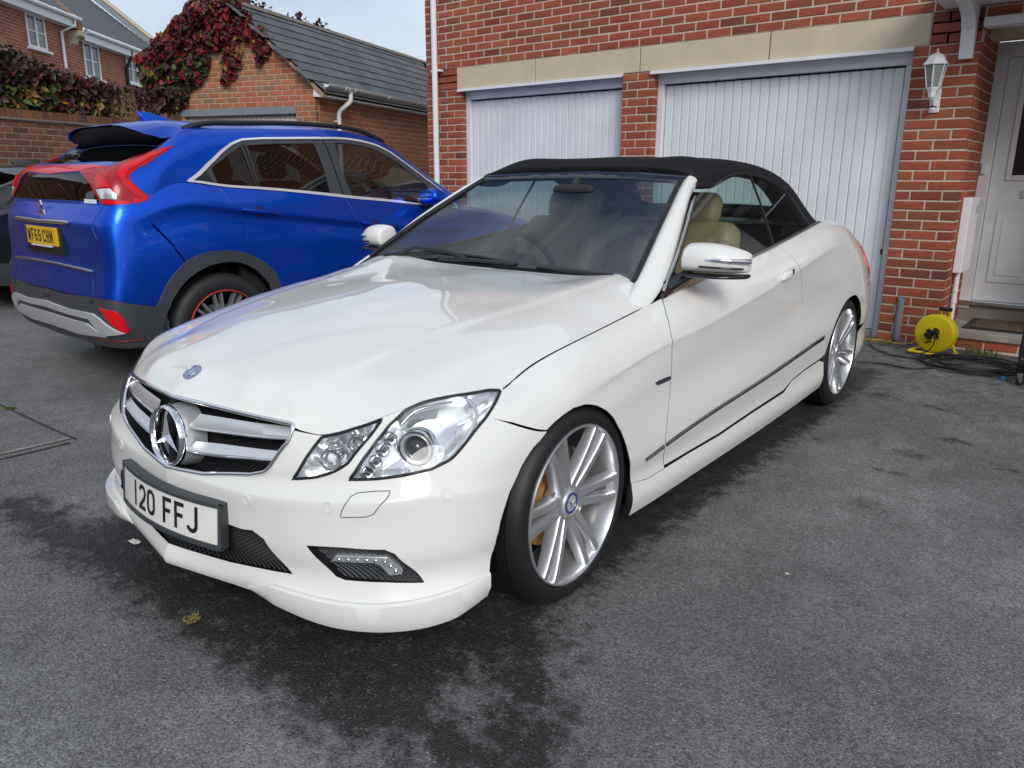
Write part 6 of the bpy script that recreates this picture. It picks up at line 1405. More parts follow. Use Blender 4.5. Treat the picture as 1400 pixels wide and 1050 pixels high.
# ================================================================== blue SUV
BF = Frame(-4.1324, -1.4213, 1.5345)
bc_ = thing('blue_suv_car', 'bright blue SUV with red boomerang tail lamps parked nose to the garage', 'car', (BF.o[0], BF.o[1], 0), BF.yaw)
def neg(net): return [[(x, -y, z) for x, y, z in r] for r in net]
def xs_(x, yz): return [(x, y, z) for y, z in yz]
low = [
 [(-3.36,0,.30),(-3.39,0,.38),(-3.405,0,.48),(-3.395,0,.60),(-3.362,0,.75),(-3.36,0,.90),(-3.375,0,1.02),(-3.345,0,1.08),(-3.32,0,1.13)],
 [(-3.352,.4,.30),(-3.382,.4,.38),(-3.397,.4,.48),(-3.387,.4,.60),(-3.354,.4,.75),(-3.352,.4,.90),(-3.365,.4,1.02),(-3.335,.4,1.08),(-3.31,.4,1.13)],
 [(-3.331,0.695,.30),(-3.361,0.705,.38),(-3.374,0.710,.48),(-3.368,0.710,.60),(-3.338,0.710,.75),(-3.334,0.705,.90),(-3.336,0.695,1.02),(-3.311,0.685,1.08),(-3.291,0.675,1.13)],
 [(-3.284,0.817,.30),(-3.314,0.832,.38),(-3.329,0.840,.48),(-3.326,0.842,.60),(-3.306,0.840,.75),(-3.299,0.834,.90),(-3.286,0.822,1.03),(-3.269,0.809,1.09),(-3.254,0.797,1.13)],
 xs_(-3.15, [(.838,.29),(.856,.38),(.868,.48),(.875,.60),(.880,.75),(.876,.90),(.870,1.06),(.856,1.115),(.842,1.145)]),
 xs_(-2.9, [(.85,.26),(.87,.36),(.883,.48),(.890,.62),(.893,.78),(.888,.95),(.886,1.125),(.858,1.185),(.82,1.245)]),
 xs_(-2.67, [(.85,.24),(.873,.35),(.887,.48),(.893,.63),(.895,.80),(.890,.95),(.892,1.108),(.858,1.175),(.815,1.235)]),
 xs_(-2.4, [(.85,.22),(.87,.34),(.880,.48),(.883,.64),(.884,.80),(.882,.94),(.890,1.075),(.856,1.15),(.812,1.212)]),
 xs_(-1.9, [(.85,.22),(.868,.34),(.872,.48),(.872,.64),(.874,.80),(.876,.92),(.887,1.02),(.855,1.11),(.810,1.17)]),
 xs_(-1.4, [(.85,.22),(.868,.34),(.872,.48),(.872,.62),(.874,.76),(.876,.87),(.885,.955),(.855,1.05),(.808,1.122)]),
 xs_(-.9, [(.85,.22),(.868,.34),(.874,.48),(.876,.61),(.876,.74),(.878,.83),(.884,.905),(.85,.99),(.80,1.075)]),
 xs_(-.5, [(.855,.22),(.872,.34),(.88,.48),(.882,.60),(.884,.72),(.884,.80),(.878,.88),(.84,.96),(.775,1.035)]),
 xs_(0, [(.86,.25),(.88,.36),(.89,.48),(.893,.6),(.892,.70),(.886,.78),(.872,.86),(.83,.93),(.75,.985)]),
 xs_(.35, [(.84,.25),(.86,.36),(.87,.48),(.872,.6),(.868,.70),(.855,.78),(.835,.85),(.78,.90),(.70,.94)]),
 xs_(.62, [(.75,.25),(.77,.36),(.78,.48),(.78,.58),(.77,.68),(.755,.76),(.735,.82),(.69,.86),(.62,.90)]),
 xs_(.80, [(.55,.25),(.57,.36),(.58,.48),(.58,.58),(.57,.68),(.56,.76),(.54,.82),(.51,.85),(.47,.875)]),
 xs_(.88, [(.3,.25),(.3,.36),(.3,.48),(.3,.58),(.3,.68),(.3,.76),(.29,.81),(.28,.84),(.26,.86)]),
 xs_(.90, [(0,.25),(0,.36),(0,.48),(0,.58),(0,.68),(0,.76),(0,.81),(0,.84),(0,.86)])]
def crease2(net):
    out = []
    for i, st in enumerate(net):
        P = np.array(st, float); t = np.r_[0, np.cumsum(np.linalg.norm(np.diff(P, axis=0), axis=1))]; at = lambda k, f: sp_eval(t, P, [t[k] + (t[k + 1] - t[k]) * f])[0]
        v5b, v6b = at(5, .6), at(6, .3); c = P[6]
        q = float(np.clip((i - 3.5) / 2, 0, 1) * np.clip((12 - i) / 2, 0, 1)); v5b = v5b * (1 - q) + q * np.array([c[0], c[1] - .014, c[2] - .038]); v6b = v6b * (1 - q) + q * np.array([c[0], c[1] - .003, c[2] + .020])
        out.append([*P[:6], v5b, c, v6b, P[7], P[8]])
    return out
BL = Patch(neg(crease2(low)), 320, 140, BF)
if BL.nrm(*BL.near((-1.9, -.87, .64)))[1] > 0: BL.N = -BL.N
upn = [
 [(-3.32,0,1.13),(-3.295,0,1.24),(-3.255,0,1.335),(-3.06,0,1.412),(-2.86,0,1.485)],
 [(-3.31,.4,1.13),(-3.288,.4,1.24),(-3.248,.4,1.330),(-3.05,.39,1.405),(-2.855,.38,1.478)],
 [(-3.291,0.670,1.13),(-3.270,0.665,1.23),(-3.228,0.645,1.318),(-3.041,0.620,1.395),(-2.856,0.590,1.470)],
 [(-3.250,0.795,1.13),(-3.235,0.786,1.22),(-3.185,0.762,1.30),(-3.030,0.720,1.385),(-2.865,0.665,1.478)],
 [(-3.120,0.844,1.14),(-3.100,0.832,1.21),(-3.060,0.808,1.29),(-2.970,0.759,1.39),(-2.815,0.678,1.512)],
 [(-2.90,.82,1.245),(-2.885,.806,1.32),(-2.865,.787,1.39),(-2.82,.750,1.468),(-2.73,.682,1.548)],
 xs_(-2.65, [(.815,1.235),(.796,1.33),(.774,1.42),(.744,1.508),(.678,1.566)]),
 xs_(-2.4, [(.812,1.212),(.790,1.32),(.766,1.43),(.737,1.524),(.670,1.584)]),
 xs_(-1.95, [(.81,1.175),(.787,1.30),(.761,1.43),(.730,1.538),(.664,1.602)]),
 xs_(-1.5, [(.808,1.13),(.786,1.27),(.759,1.41),(.727,1.536),(.664,1.607)]),
 xs_(-1.2, [(.805,1.105),(.784,1.23),(.758,1.35),(.726,1.475),(.667,1.556)]),
 xs_(-.95, [(.80,1.08),(.78,1.18),(.758,1.275),(.728,1.37),(.675,1.442)]),
 xs_(-.7, [(.79,1.058),(.776,1.128),(.757,1.19),(.733,1.248),(.69,1.292)]),
 xs_(-.42, [(.775,1.035),(.766,1.065),(.752,1.09),(.736,1.115),(.705,1.15)])]
BU = Patch(neg(upn), 220, 80, BF)
if BU.nrm(*BU.near((-1.9, -.77, 1.4)))[1] > 0: BU.N = -BU.N
A6 = lambda x, y: (x / 5.8333, 150 + y / 5.8333)
B6 = lambda x, y: (x / 5.8333, 310 + y / 5.8333)
G6 = lambda x, y: (220 + x / 5.8333, 160 + y / 5.8333)
H6 = lambda x, y: (420 + x / 6.3636, 170 + y / 6.3636)
R7 = lambda x, y: (200 + x / 7, 320 + y / 7)
BP = 'blue_paint'
win = BU.trace([G6(226, 522), G6(300, 455), G6(374, 378), G6(470, 285), G6(560, 215), G6(640, 182), G6(800, 172), G6(1050, 170), H6(130, 122), H6(300, 125), H6(450, 145), H6(600, 185), H6(720, 245), H6(900, 375), H6(1080, 510), H6(1215, 610)])
wbot = BU.trace([H6(1000, 708), H6(850, 690), H6(320, 634), G6(1400, 629), G6(780, 574), G6(460, 549), G6(290, 541)])
wloop = win + [(BU.A - .05, .012)] + [(a, max(b, .004)) for a, b in wbot]
lamp = BU.trace([A6(1385, 287), A6(1300, 300), A6(1200, 332), A6(1060, 380), A6(940, 432), A6(850, 462), A6(700, 470), A6(640, 490), A6(690, 545), A6(740, 630), A6(822, 768), A6(1000, 785), A6(1200, 788), A6(1243, 755), A6(1180, 685), A6(1100, 620), A6(1035, 560), A6(1035, 520), A6(1100, 465), A6(1250, 375)])
bar0 = BU.near((-3.255, 0, 1.345)); bar1 = BU.near((-3.27, 0, 1.295))
lampL = lamp[5:8]
bar = [(0, bar0[1] + .012), (lamp[5][0] - .003, lamp[5][1] + .004), (lamp[7][0] - .003, lamp[7][1]), (0, bar1[1])]
lowglass = [(0, bar1[1] - .006), (lamp[7][0] - .004, lamp[7][1] - .006), (lamp[8][0] - .004, lamp[8][1]), (lamp[9][0] - .004, lamp[9][1]), (lamp[10][0] - .006, .012), (0, .012)]
upglass = [(0, bar0[1] + .030), (lamp[4][0] - .02, lamp[4][1] + .012), (lamp[2][0] - .02, lamp[2][1] + .002), (lamp[1][0] - .05, BU.B - .002), (0, BU.B - .002)]
nb = [(0, 0), (BU.A, 0), (BU.A, BU.B), (0, BU.B)]
opn = lambda l: [(-.02 if a <= 1e-6 else a, b) for a, b in l]
panel('upper_body', BU, nb, BP, bc_, holes=[wloop, lamp, opn(bar), opn(lowglass), opn(upglass)], both=True, step=.022)
panel('rear_glass_lower', BU, lowglass, 'tint_glass', bc_, both=True, step=.04, off=-.003, flange=False); panel('rear_glass_upper', BU, upglass, 'tint_glass', bc_, both=True, step=.04, off=-.003, flange=False)
lb = panel('light_bar', BU, bar, 'red_lens', bc_, both=True, step=.02, off=.006, thick=.02)
lq = BU.trace([A6(1350, 300), A6(1200, 350), A6(1000, 440), A6(940, 500), A6(985, 580), A6(1080, 680), A6(1210, 745), A6(1150, 680), A6(1060, 600), A6(1000, 540), A6(1040, 470), A6(1200, 380)])
rev = BU.trace([A6(778, 640), A6(880, 632), A6(930, 680), A6(930, 715), A6(815, 712)])
for mi in (0, 1):
    l_ = panel('tail_lamp', BU, lamp, 'red_dark', bc_, off=.004, step=.02, thick=.02); l2 = panel('lamp_strip', BU, lq, 'red_lens', l_, off=.009, step=.02, thick=.006); l3 = panel('reverse_lamp', BU, rev, 'lamp_silver', l_, off=.009, step=.02, thick=.006)
    c3 = panel('lamp_corner', BU, BU.trace([A6(775, 520), A6(830, 540), A6(880, 620), A6(775, 625)]), 'red_lens', l_, off=.010, step=.02, thick=.006)
    c4 = panel('lamp_foot', BU, BU.trace([A6(830, 725), A6(1040, 728), A6(1040, 762), A6(850, 758)]), 'red_lens', l_, off=.010, step=.02, thick=.006)
    c5 = panel('lamp_end', BU, BU.trace([A6(1065, 700), A6(1150, 705), A6(1215, 748), A6(1200, 765), A6(1065, 762)]), 'red_lens', l_, off=.010, step=.02, thick=.006)
    if mi:
        for o in (l_, l2, l3, c3, c4, c5): o.data.transform(Matrix.Diagonal((1, -1, 1, 1))); o.data.flip_normals()
# side windows: black frame, panes, chrome line
bp0 = BU.hit(*G6(1230, 200)); bp1 = BU.hit(*G6(1360, 620)); fp0 = BU.hit(*H6(225, 160)); fp1 = BU.hit(*H6(395, 620))
qd0 = BU.hit(*G6(655, 220)); qd1 = BU.hit(*G6(775, 560))
rear_pane = [qd0, qd1] + BU.trace([G6(1000, 595), G6(1355, 608), G6(1300, 400), G6(1215, 205), G6(900, 212), G6(690, 222)])
rear_pane = BU.trace([G6(685, 225), G6(790, 562), G6(1080, 588), G6(1355, 610), G6(1300, 400), G6(1215, 207), G6(900, 212)])
q_pane = BU.trace([G6(640, 232), G6(540, 295), G6(400, 400), G6(460, 545), G6(765, 560)])
q_tri = BU.trace([G6(365, 425), G6(270, 510), G6(300, 524), G6(435, 535)])
f_pane = BU.trace([H6(235, 160), H6(300, 400), H6(395, 620), H6(450, 635), H6(850, 680), H6(975, 695), H6(1060, 560), H6(1150, 590), H6(950, 440), H6(800, 330), H6(650, 240), H6(550, 200), H6(450, 175), H6(300, 160)])
f_pane = BU.trace([H6(235, 160), H6(300, 400), H6(395, 622), H6(450, 637), H6(850, 682), H6(1100, 700), H6(1130, 640), H6(1040, 530), H6(950, 450), H6(800, 335), H6(650, 248), H6(550, 205), H6(450, 178), H6(300, 162)])
for mi in (0, 1):
    w_ = panel('window_frame', BU, wloop, 'grey_plastic', bc_, holes=[rear_pane, q_pane, q_tri, f_pane], off=-.002, step=.02, thick=.02); ps = [w_]
    for l, nm, gm in ((rear_pane, 'rear_door_window', 'tint_glass'), (q_pane, 'rear_quarter_window', 'tint_glass'), (q_tri, 'corner_panel', 'satin_black'), (f_pane, 'front_door_window', 'windscreen_glass')): ps.append(panel(nm, BU, l, gm, w_, off=-.006, step=.04, flange=False))
    if mi:
        for o in ps: o.data.transform(Matrix.Diagonal((1, -1, 1, 1))); o.data.flip_normals()
    cl = dense(wloop, .02, True); V, Fq = strip(BU, np.r_[cl, cl[:1]] + [0, 0], .020, .006); MB().add(V, Fq).build('window_trim', 'bright_trim', w_, 60, mirror=bool(mi))
    sp_ = dense([bp0, bp1], .03)
    V, Fq = strip(BU, dense(BU.trace([G6(1285, 180), G6(1400, 460), H6(322, 626)]), .02), .006, .0015); MB().add(V, Fq).build('door_seam', 'void_black', w_, mirror=bool(mi))
    V, Fq = strip(BU, dense([qd0, qd1], .02), .016, .003); MB().add(V, Fq).build('window_divider', 'seal_rubber', w_, mirror=bool(mi))
# lower panels
TT = BL.trace
bt_ = BL.B
blk = TT([B6(250, 480), B6(500, 528), B6(700, 555), B6(900, 582), B6(1245, 634)]); blk = [(0, blk[0][1])] + blk
arO = TT([R7(100, 690), R7(140, 600), R7(185, 500), R7(250, 400), R7(320, 318), R7(400, 250), R7(500, 200), R7(600, 170), R7(780, 157), R7(880, 165), R7(950, 182), R7(1060, 230), R7(1150, 285), R7(1230, 360)])
arO += [BL.near((-2.67 + .45 * math.cos(t), -.88, .36 + .45 * math.sin(t))) for t in (RAD(22), RAD(8), RAD(-12))]
arI = TT([R7(160, 880), R7(195, 750), R7(250, 620), R7(320, 510), R7(400, 420), R7(500, 350), R7(600, 300), R7(700, 272), R7(800, 262), R7(880, 268), R7(960, 292), R7(1040, 335), R7(1100, 385), R7(1180, 475)])
arI += [BL.near((-2.67 + .375 * math.cos(t), -.88, .36 + .40 * math.sin(t))) for t in (RAD(10), RAD(-12))]
fA = lambda r, t: BL.near((0 + r * math.cos(t), -.88, .36 + r * math.sin(t)))
tg_seam = TT([A6(830, 792), A6(760, 870), A6(735, 930), B6(770, 100), B6(760, 300), B6(740, 420), B6(745, 555)])
dg = TT([A6(1100, 800), A6(1220, 920), B6(1250, 0), B6(1400, 165), R7(165, 5), R7(270, 130), R7(375, 262)])
dg = [dg[0], dg[1], dg[3], dg[5], dg[6]]
cut = TT([G6(460, 552), G6(520, 640), G6(580, 730), G6(640, 830), G6(685, 930), R7(960, 20), R7(990, 180)])
bcut = TT([H6(325, 640), H6(370, 710), H6(405, 775), H6(430, 900), H6(450, 1030)])
lowz = lambda x, z: BL.near((x, -.87, z))
bcut += [lowz(-1.53, .62), lowz(-1.53, .42)]
fcut = [lowz(-.45, 1.03), lowz(-.44, .85), lowz(-.42, .60), lowz(-.44, .42)]
gp2 = .0030
tail_top = [(a, bt_ - .003) for a in np.linspace(0, tg_seam[0][0] - gp2, 8)]
panel('tailgate', BL, tail_top + off_px(tg_seam[1:], (-gp2, 0)) + [(tg_seam[-1][0] - gp2, blk[3][1] + .003), (blk[2][0], blk[2][1] + .004), (blk[1][0], blk[1][1] + .004), (0, blk[0][1] + .004)], BP, bc_, both=True, step=.03)
panel('rear_bumper_skin', BL, [(tg_seam[0][0] + gp2, bt_ - .004), (dg[0][0] - gp2, bt_ - .004)] + off_px(dg[1:], (-gp2, -gp2)) + arO[4::-1] + blk[:2:-1] + [(tg_seam[-1][0] + gp2, blk[3][1])] + off_px(tg_seam[::-1][1:-1], (gp2, 0)), BP, bc_, mirror=True, step=.026)
panel('rear_quarter', BL, off_px(dg, (gp2, gp2)) + arO[6:11] + off_px(cut[::-1], (-gp2, 0)) + [(cut[0][0] - gp2, bt_ - .002), (dg[0][0] + gp2, bt_ - .002)], BP, bc_, mirror=True, step=.026)
panel('rear_door', BL, [(cut[0][0] + gp2, bt_ - .002)] + off_px(cut, (gp2, 0)) + arO[10:15] + [lowz(-2.2, .47), lowz(-1.6, .42)] + off_px(bcut[::-1], (-gp2, 0))[0:] + [(bcut[0][0] - gp2, bt_ - .002)], BP, bc_, mirror=True, step=.03)
panel('front_door', BL, [(bcut[0][0] + gp2, bt_ - .002)] + off_px(bcut, (gp2, 0)) + [lowz(-1.0, .42)] + off_px(fcut[::-1], (-gp2, 0)) + [(fcut[0][0] - gp2, bt_ - .002)], BP, bc_, mirror=True, step=.03)
panel('front_wing', BL, off_px(fcut, (gp2, 0)) + [fA(.45, RAD(175))] + [fA(.45, RAD(t)) for t in (160, 140, 120, 100, 80, 60, 40, 20, 5)] + [(BL.A, .2), (BL.A, bt_), (fcut[0][0] + gp2, bt_)], BP, bc_, both=True, step=.04)
panel('bumper_cladding', BL, [(0, blk[0][1] - .003)] + off_px(blk[1:], (0, -.003)) + [arO[0]] + arI[:2] + [BL.near((-3.03, -.85, .30)), (arI[0][0] - .03, .01), (0, 0)], 'grey_plastic', bc_, both=True, step=.03)
panel('sill_cladding', BL, [lowz(-2.2, .465), lowz(-1.6, .415), lowz(-1.0, .415), lowz(-.44, .415), lowz(-.44, .22), lowz(-2.24, .23)], 'grey_plastic', bc_, mirror=True, step=.05)
panel('arch_trim', BL, arO + arI[::-1], 'grey_plastic', bc_, off=.012, step=.02, mirror=True, thick=.02)
panel('arch_trim', BL, [fA(.455, RAD(t)) for t in range(0, 181, 12)] + [fA(.385, RAD(t)) for t in range(180, -1, -12)], 'grey_plastic', bc_, off=.012, step=.03, mirror=True, thick=.02)
# roof, spoiler, screen, bonnet
ed = [(p[0], p[1], p[2]) for p in BU.pos(np.linspace(BU.tu[4], BU.tu[10], 12), np.full(12, BU.B))]
ed = [(x, -y, z) for x, y, z in ed]
rf = ed + [(-1.22,0,1.618),(-1.22,.4,1.598),(-1.5,0,1.652),(-1.5,.45,1.634),(-2.0,0,1.660),(-2.0,.45,1.640),(-2.5,0,1.648),(-2.5,.45,1.622),(-2.75,0,1.634),(-2.97,0,1.598),(-2.97,.4,1.582),(-2.90,.60,1.535),(-2.75,.5,1.602)]
RF = HField(rf, -3.02, -1.1, -.72, .72, 80, 70, BF)
e2 = [(x, y - .004) for x, y, z in ed]
rear_edge = [(-2.97, .0), (-2.975, .30), (-2.965, .47), (-2.93, .58), (-2.86, .655)]
spl = [RF.d(-2.70, y) for y in (-.672, 0, .672)]
spoiler = [(-2.70, .668), (-2.78, .674), (-2.86, .662), (-2.93, .585), (-2.965, .47), (-2.975, .30), (-2.97, 0)]
panel('rear_spoiler', RF, [RF.d(x, y) for x, y in spoiler] + [RF.d(x, -y) for x, y in spoiler[::-1][1:]], BP, bc_, step=.03, thick=.003)
rl2 = [(x, y) for x, y in e2 if x > -2.68]; roof_o = [(-2.694, .668)] + rl2 + [(-1.21, .60), (-1.19, .3), (-1.18, 0)]
panel('roof', RF, [RF.d(x, y) for x, y in roof_o] + [RF.d(x, -y) for x, y in roof_o[::-1][1:]], BP, bc_, step=.04)
# underside of the spoiler
V = []; n = 15; ys = np.linspace(-.60, .60, n)
for y in ys:
    k = 1 - (abs(y) / .66) ** 2.2; V += [(-2.960 + .06 * (abs(y) / .6) ** 3, y, 1.588 - .010 * (abs(y) / .4) ** 2 - .035 * (abs(y) / .6) ** 4), (-2.84, y * .96, 1.478), (-2.70, y, 1.50)]
MB().add(V, [(i * 3 + k, i * 3 + k + 1, (i + 1) * 3 + k + 1, (i + 1) * 3 + k) for i in range(n - 1) for k in (0, 1)]).build('spoiler_underside', 'satin_black', bc_, 60)
for mi in (0, 1):
    q = [(-2.70, -.610, 1.572), (-2.62, -.622, 1.598), (-2.4, -.622, 1.622), (-2.0, -.620, 1.642), (-1.6, -.620, 1.645), (-1.35, -.622, 1.625), (-1.12, -.628, 1.555)]
    q = [tuple(p) for p in curve(q, 24)]; MB().tube(q, .017, 8).build('roof_rail', 'satin_black', bc_, 60, mirror=bool(mi))
    # mirror
    o = loftbox([[(-.84, y, z0), (-.98, y, z0), (-.985, y, (z0 + z1) / 2), (-.96, y, z1), (-.85, y, z1 - .02), (-.80, y, (z0 + z1) / 2)] for y, z0, z1 in ((-.86, 1.10, 1.18), (-.87, 1.085, 1.20), (-.95, 1.08, 1.225), (-1.02, 1.09, 1.215), (-1.05, 1.11, 1.18))], 'door_mirror', BP, bc_, bool(mi), 2)
    MB().tube([(-.86, -.78, 1.07), (-.88, -.90, 1.09)], [.035, .03], 8).build('mirror_arm', 'satin_black', o, 60, mirror=bool(mi)); MB().tube([(-.99, -.87, 1.128), (-.985, -.95, 1.126), (-.95, -1.035, 1.128), (-.86, -1.04, 1.13)], .006, 6).build('mirror_trim', 'chrome', o, 60, mirror=bool(mi))
    for px in (((630, 735), (935, 762)),):
        c0, c1 = np.array(BL.hit(*G6(632, 735))), np.array(BL.hit(*G6(930, 765))); c2, c3 = np.array(BL.hit(*H6(465, 850))), np.array(BL.hit(*H6(705, 885)))
    for p0, p1 in ((c0, c1), (c2, c3)):
        L1 = [p0 + (p1 - p0) * t for t in np.linspace(0, 1, 9)]; P = [tuple(BL.pos(a, b, .022 * math.sin(math.pi * min(1, .12 + .8 * i / 8)) + .004)) for i, (a, b) in enumerate(L1)]
        h_ = MB().tube(P, [.009, .013, .014, .014, .014, .014, .014, .013, .009], 8, flat=.75).build('door_handle', BP, bc_, 60, mirror=bool(mi))
        cc = p0 + (p1 - p0) * .55; cup = panel('handle_cup', BL, disc_on(BL, cc, .032), 'satin_black', h_, off=.0012, step=.02, flange=False)
        if mi: cup.data.transform(Matrix.Diagonal((1, -1, 1, 1))); cup.data.flip_normals()
fin = MB(); V = [(-2.42, 0, 1.652), (-2.50, -.022, 1.652), (-2.66, -.032, 1.640), (-2.66, .032, 1.640), (-2.50, .022, 1.652), (-2.70, 0, 1.712), (-2.62, 0, 1.708), (-2.50, 0, 1.678)]
fin.add(V, [(0, 1, 7), (1, 2, 6, 7), (2, 5, 6), (0, 7, 4), (4, 7, 6, 3), (3, 6, 5), (2, 3, 5), (0, 4, 3, 2, 1)]).build('aerial_fin', BP, bc_, 40, bevel=.006)
WB2 = Patch([[(-1.20, y, 1.61 - .05 * y * y), (-.95, y * 1.03, 1.48 - .05 * y * y), (-.65, y * 1.07, 1.30 - .06 * y * y), (-.36 - .12 * abs(y), y * 1.12, 1.12 - .07 * y * y)] for y in (-.62, -.3, 0, .3, .62)], 40, 30, BF)
if WB2.nrm(WB2.A / 2, WB2.B / 2)[2] < 0: WB2.N = -WB2.N
panel('windscreen', WB2, [(0, 0), (WB2.A, 0), (WB2.A, WB2.B), (0, WB2.B)], 'windscreen_glass', bc_, step=.06, flange=False)
hb = [(x, -y, z) for x, y, z in BL.pos(np.linspace(fcut[0][0], BL.A, 14), np.full(14, BL.B))] + [(-.40, 0, 1.09), (-.4, .4, 1.08), (0, 0, 1.055), (0, .4, 1.045), (.4, 0, 1.0), (.4, .4, .98), (.7, 0, .93)]
BH = HField(hb, -.5, .92, -.8, .8, 50, 50, BF); ho = [(p[0], -p[1]) for p in BL.pos(np.linspace(fcut[0][0], BL.A, 20), np.full(20, BL.B))]
ho = [(x - .003, max(0, y - .004)) for x, y in ho]; panel('bonnet', BH, [BH.d(x, y) for x, y in ho] + [BH.d(x, -y) for x, y in ho[::-1][1:]], BP, bc_, step=.06)
# rear dress: chrome bars, plate, emblem, skid, reflectors, sensors
def rb(px, off=.0): c = BL.hit(*px); return BL.pos(*c, off)
q0 = [BL.near((-3.37, 0, 1.02))[1], BL.near((-3.36, 0, .765))[1]]
for zz, yy in ((1.012, .46), (.765, .655)):
    b0 = BL.near((-3.37, 0, zz))[1]; aa = BL.near((-3.34, -yy, zz))[0]; L1 = [(a, b0 - (.012 * (a / aa) ** 2 if zz < .9 else -.004 * (a / aa))) for a in np.linspace(0, aa, 14)]
    P = [BL.pos(a, b, .010) for a, b in L1]; P = [(x, -y, z) for x, y, z in P[::-1][:-1]] + [tuple(p) for p in P]
    MB().tube(P, [.004] + [.013 if zz > .9 else .009] * (len(P) - 2) + [.004], 8, flat=1.0 if zz > .9 else 1.0).build('tailgate_trim', 'satin_chrome', bc_, 60)
# recessed plate housing
MB().box((-3.372, -.30, .82), (-3.352, .30, .985)).build('plate_recess', 'satin_black', bc_)
rp_ = MB().box((-3.384, -.26, .872), (-3.3725, .26, .983)).build('number_plate', 'plate_yellow', bc_, bevel=.002)
plate_text('WF69 CHN', lambda p, q, h: (-3.3845 - h, -p, .888 + q), -.215, (.0575, .022), rp_, hgt=.079, sw=11.5)
MB().box((-3.3852, .232, .874), (-3.3842, .259, .981)).build('plate_band', 'badge_blue', rp_)
MB().box((-3.392, -.16, .862), (-3.373, .16, .870)).build('plate_holder_lip', 'dull_white', rp_)
em = MB()
for k in range(3):
    a = RAD(90 + 120 * k); d = Vector((math.cos(a), math.sin(a))); n = Vector((-d.y, d.x)); c = d * .030
    V = [(c - d * .028), (c + n * .0165), (c + d * .028), (c - n * .0165)]; em.add([(-3.372, -v.x, 1.072 + v.y) for v in V] + [(-3.364, -v.x * 1.02, 1.072 + v.y * 1.02) for v in V], [(0, 1, 2, 3), (0, 4, 5, 1), (1, 5, 6, 2), (2, 6, 7, 3), (3, 7, 4, 0)])
eo = em.build('emblem', 'chrome', bc_); eo.location = (.012, 0, .012)
sk = [B6(20, 540), B6(60, 515), B6(400, 605), B6(720, 695), B6(800, 740), B6(1020, 850)]
# skid plate in the bumper
s1 = TT([B6(300, 590), B6(560, 655), B6(745, 692), B6(800, 730), B6(1000, 848), B6(830, 862), B6(720, 735), B6(540, 690), B6(300, 640)]); s1 = [(0, s1[0][1] + .006)] + s1 + [(0, s1[-1][1] + .006)]
skd = panel('skid_plate', BL, s1, 'silver', bc_, both=True, off=.014, step=.02, thick=.016)
s2 = TT([B6(345, 690), B6(700, 770), B6(860, 880), B6(640, 850), B6(390, 790)])
panel('skid_panel', BL, s2, 'silver', bc_, mirror=True, off=.010, step=.02, thick=.014)
rf_ = TT([B6(800, 648), B6(930, 678), B6(990, 740), B6(1028, 820), B6(1020, 850), B6(960, 835), B6(870, 745)])
panel('rear_reflector', BL, rf_, 'red_lens', bc_, mirror=True, off=.010, step=.02, thick=.014)
for px in ((385, 545), (733, 595)):
    c = BL.hit(*B6(*px))
    for mi in (0, 1):
        se = panel('parking_sensor', BL, disc_on(BL, c, .012), 'satin_black', bc_, off=.003, step=.01, thick=.004)
        if mi: se.data.transform(Matrix.Diagonal((1, -1, 1, 1))); se.data.flip_normals()
q = [BL.pos(a, .070, .002) for a in np.linspace(.62, arI[0][0] - .10, 12)]
for mi in (0, 1): MB().tube([tuple(p) for p in q], .0035, 6).build('bumper_red_line', 'dark_red_line', bc_, 60, mirror=bool(mi))
st_ = BU.trace([A6(672, 712), A6(772, 718), A6(772, 750), A6(672, 744)]); panel('window_sticker', BU, st_, 'dull_white', bc_, off=.001, step=.02, flange=False)
# wheels
def suv_wheel(loc, out):
    w = bpy.data.objects.new('wheel', None); link(w, bc_); w.location = loc; w.rotation_euler = (0, 0, 0 if out > 0 else math.pi); h = .1125
    prof = [(.232, h - .018), (.245, h - .010), (.262, h), (.290, h + .004), (.315, h - .002), (.333, h - .014), (.343, h - .032)]
    MB().lathe(prof + [(.350, .05), (.342, .045), (.342, .035), (.350, .03), (.350, -.03), (.342, -.035), (.342, -.045), (.350, -.05)] + [(r, -x) for r, x in prof[::-1]], 64).build('tyre', 'rubber', w, 30)
    e = h - .014; MB().lathe([(.236, e - .004), (.240, e + .006), (.236, e + .010), (.230, e + .006), (.222, e - .03), (.21, -.05)], 56).build('rim', 'gloss_black', w, 40)
    MB().lathe([(.2385, e + .0085), (.240, e + .012), (.2445, e + .011), (.2455, e + .006)], 56).build('rim_red_line', 'red_line', w, 40)
    for k in range(10):
        b = RAD(36 * k + 8); hw = .016 + .006 * (k % 2)
        for sg in (-1, 1):
            V = []
            for rr, hh in ((.04, e - .02), (.14, e - .006), (.229, e + .004)):
                for dt, dh in ((-.010, -.03), (-.008, 0), (.008, 0), (.010, -.03)):
                    t_ = sg * (.010 + .06 * rr) + dt; V.append((rr * math.cos(b) - t_ * math.sin(b), hh + dh, rr * math.sin(b) + t_ * math.cos(b)))
            MB().add(V, [(i * 4 + q_, i * 4 + (q_ + 1) % 4, (i + 1) * 4 + (q_ + 1) % 4, (i + 1) * 4 + q_) for i in range(2) for q_ in range(4)]).build('spoke', 'rim_silver', w, 40)
    MB().lathe([(.07, e - .05), (.068, e - .018), (.03, e - .012), (.0002, e - .012)], 28).build('hub', 'gloss_black', w, 40); MB().lathe([(.15, -.005), (.15, .006), (.0002, .006)], 32).build('brake_disc', 'brake_iron', w); MB().lathe([(.212, -.06), (.0002, -.06)], 24).build('backplate', 'void_black', w)
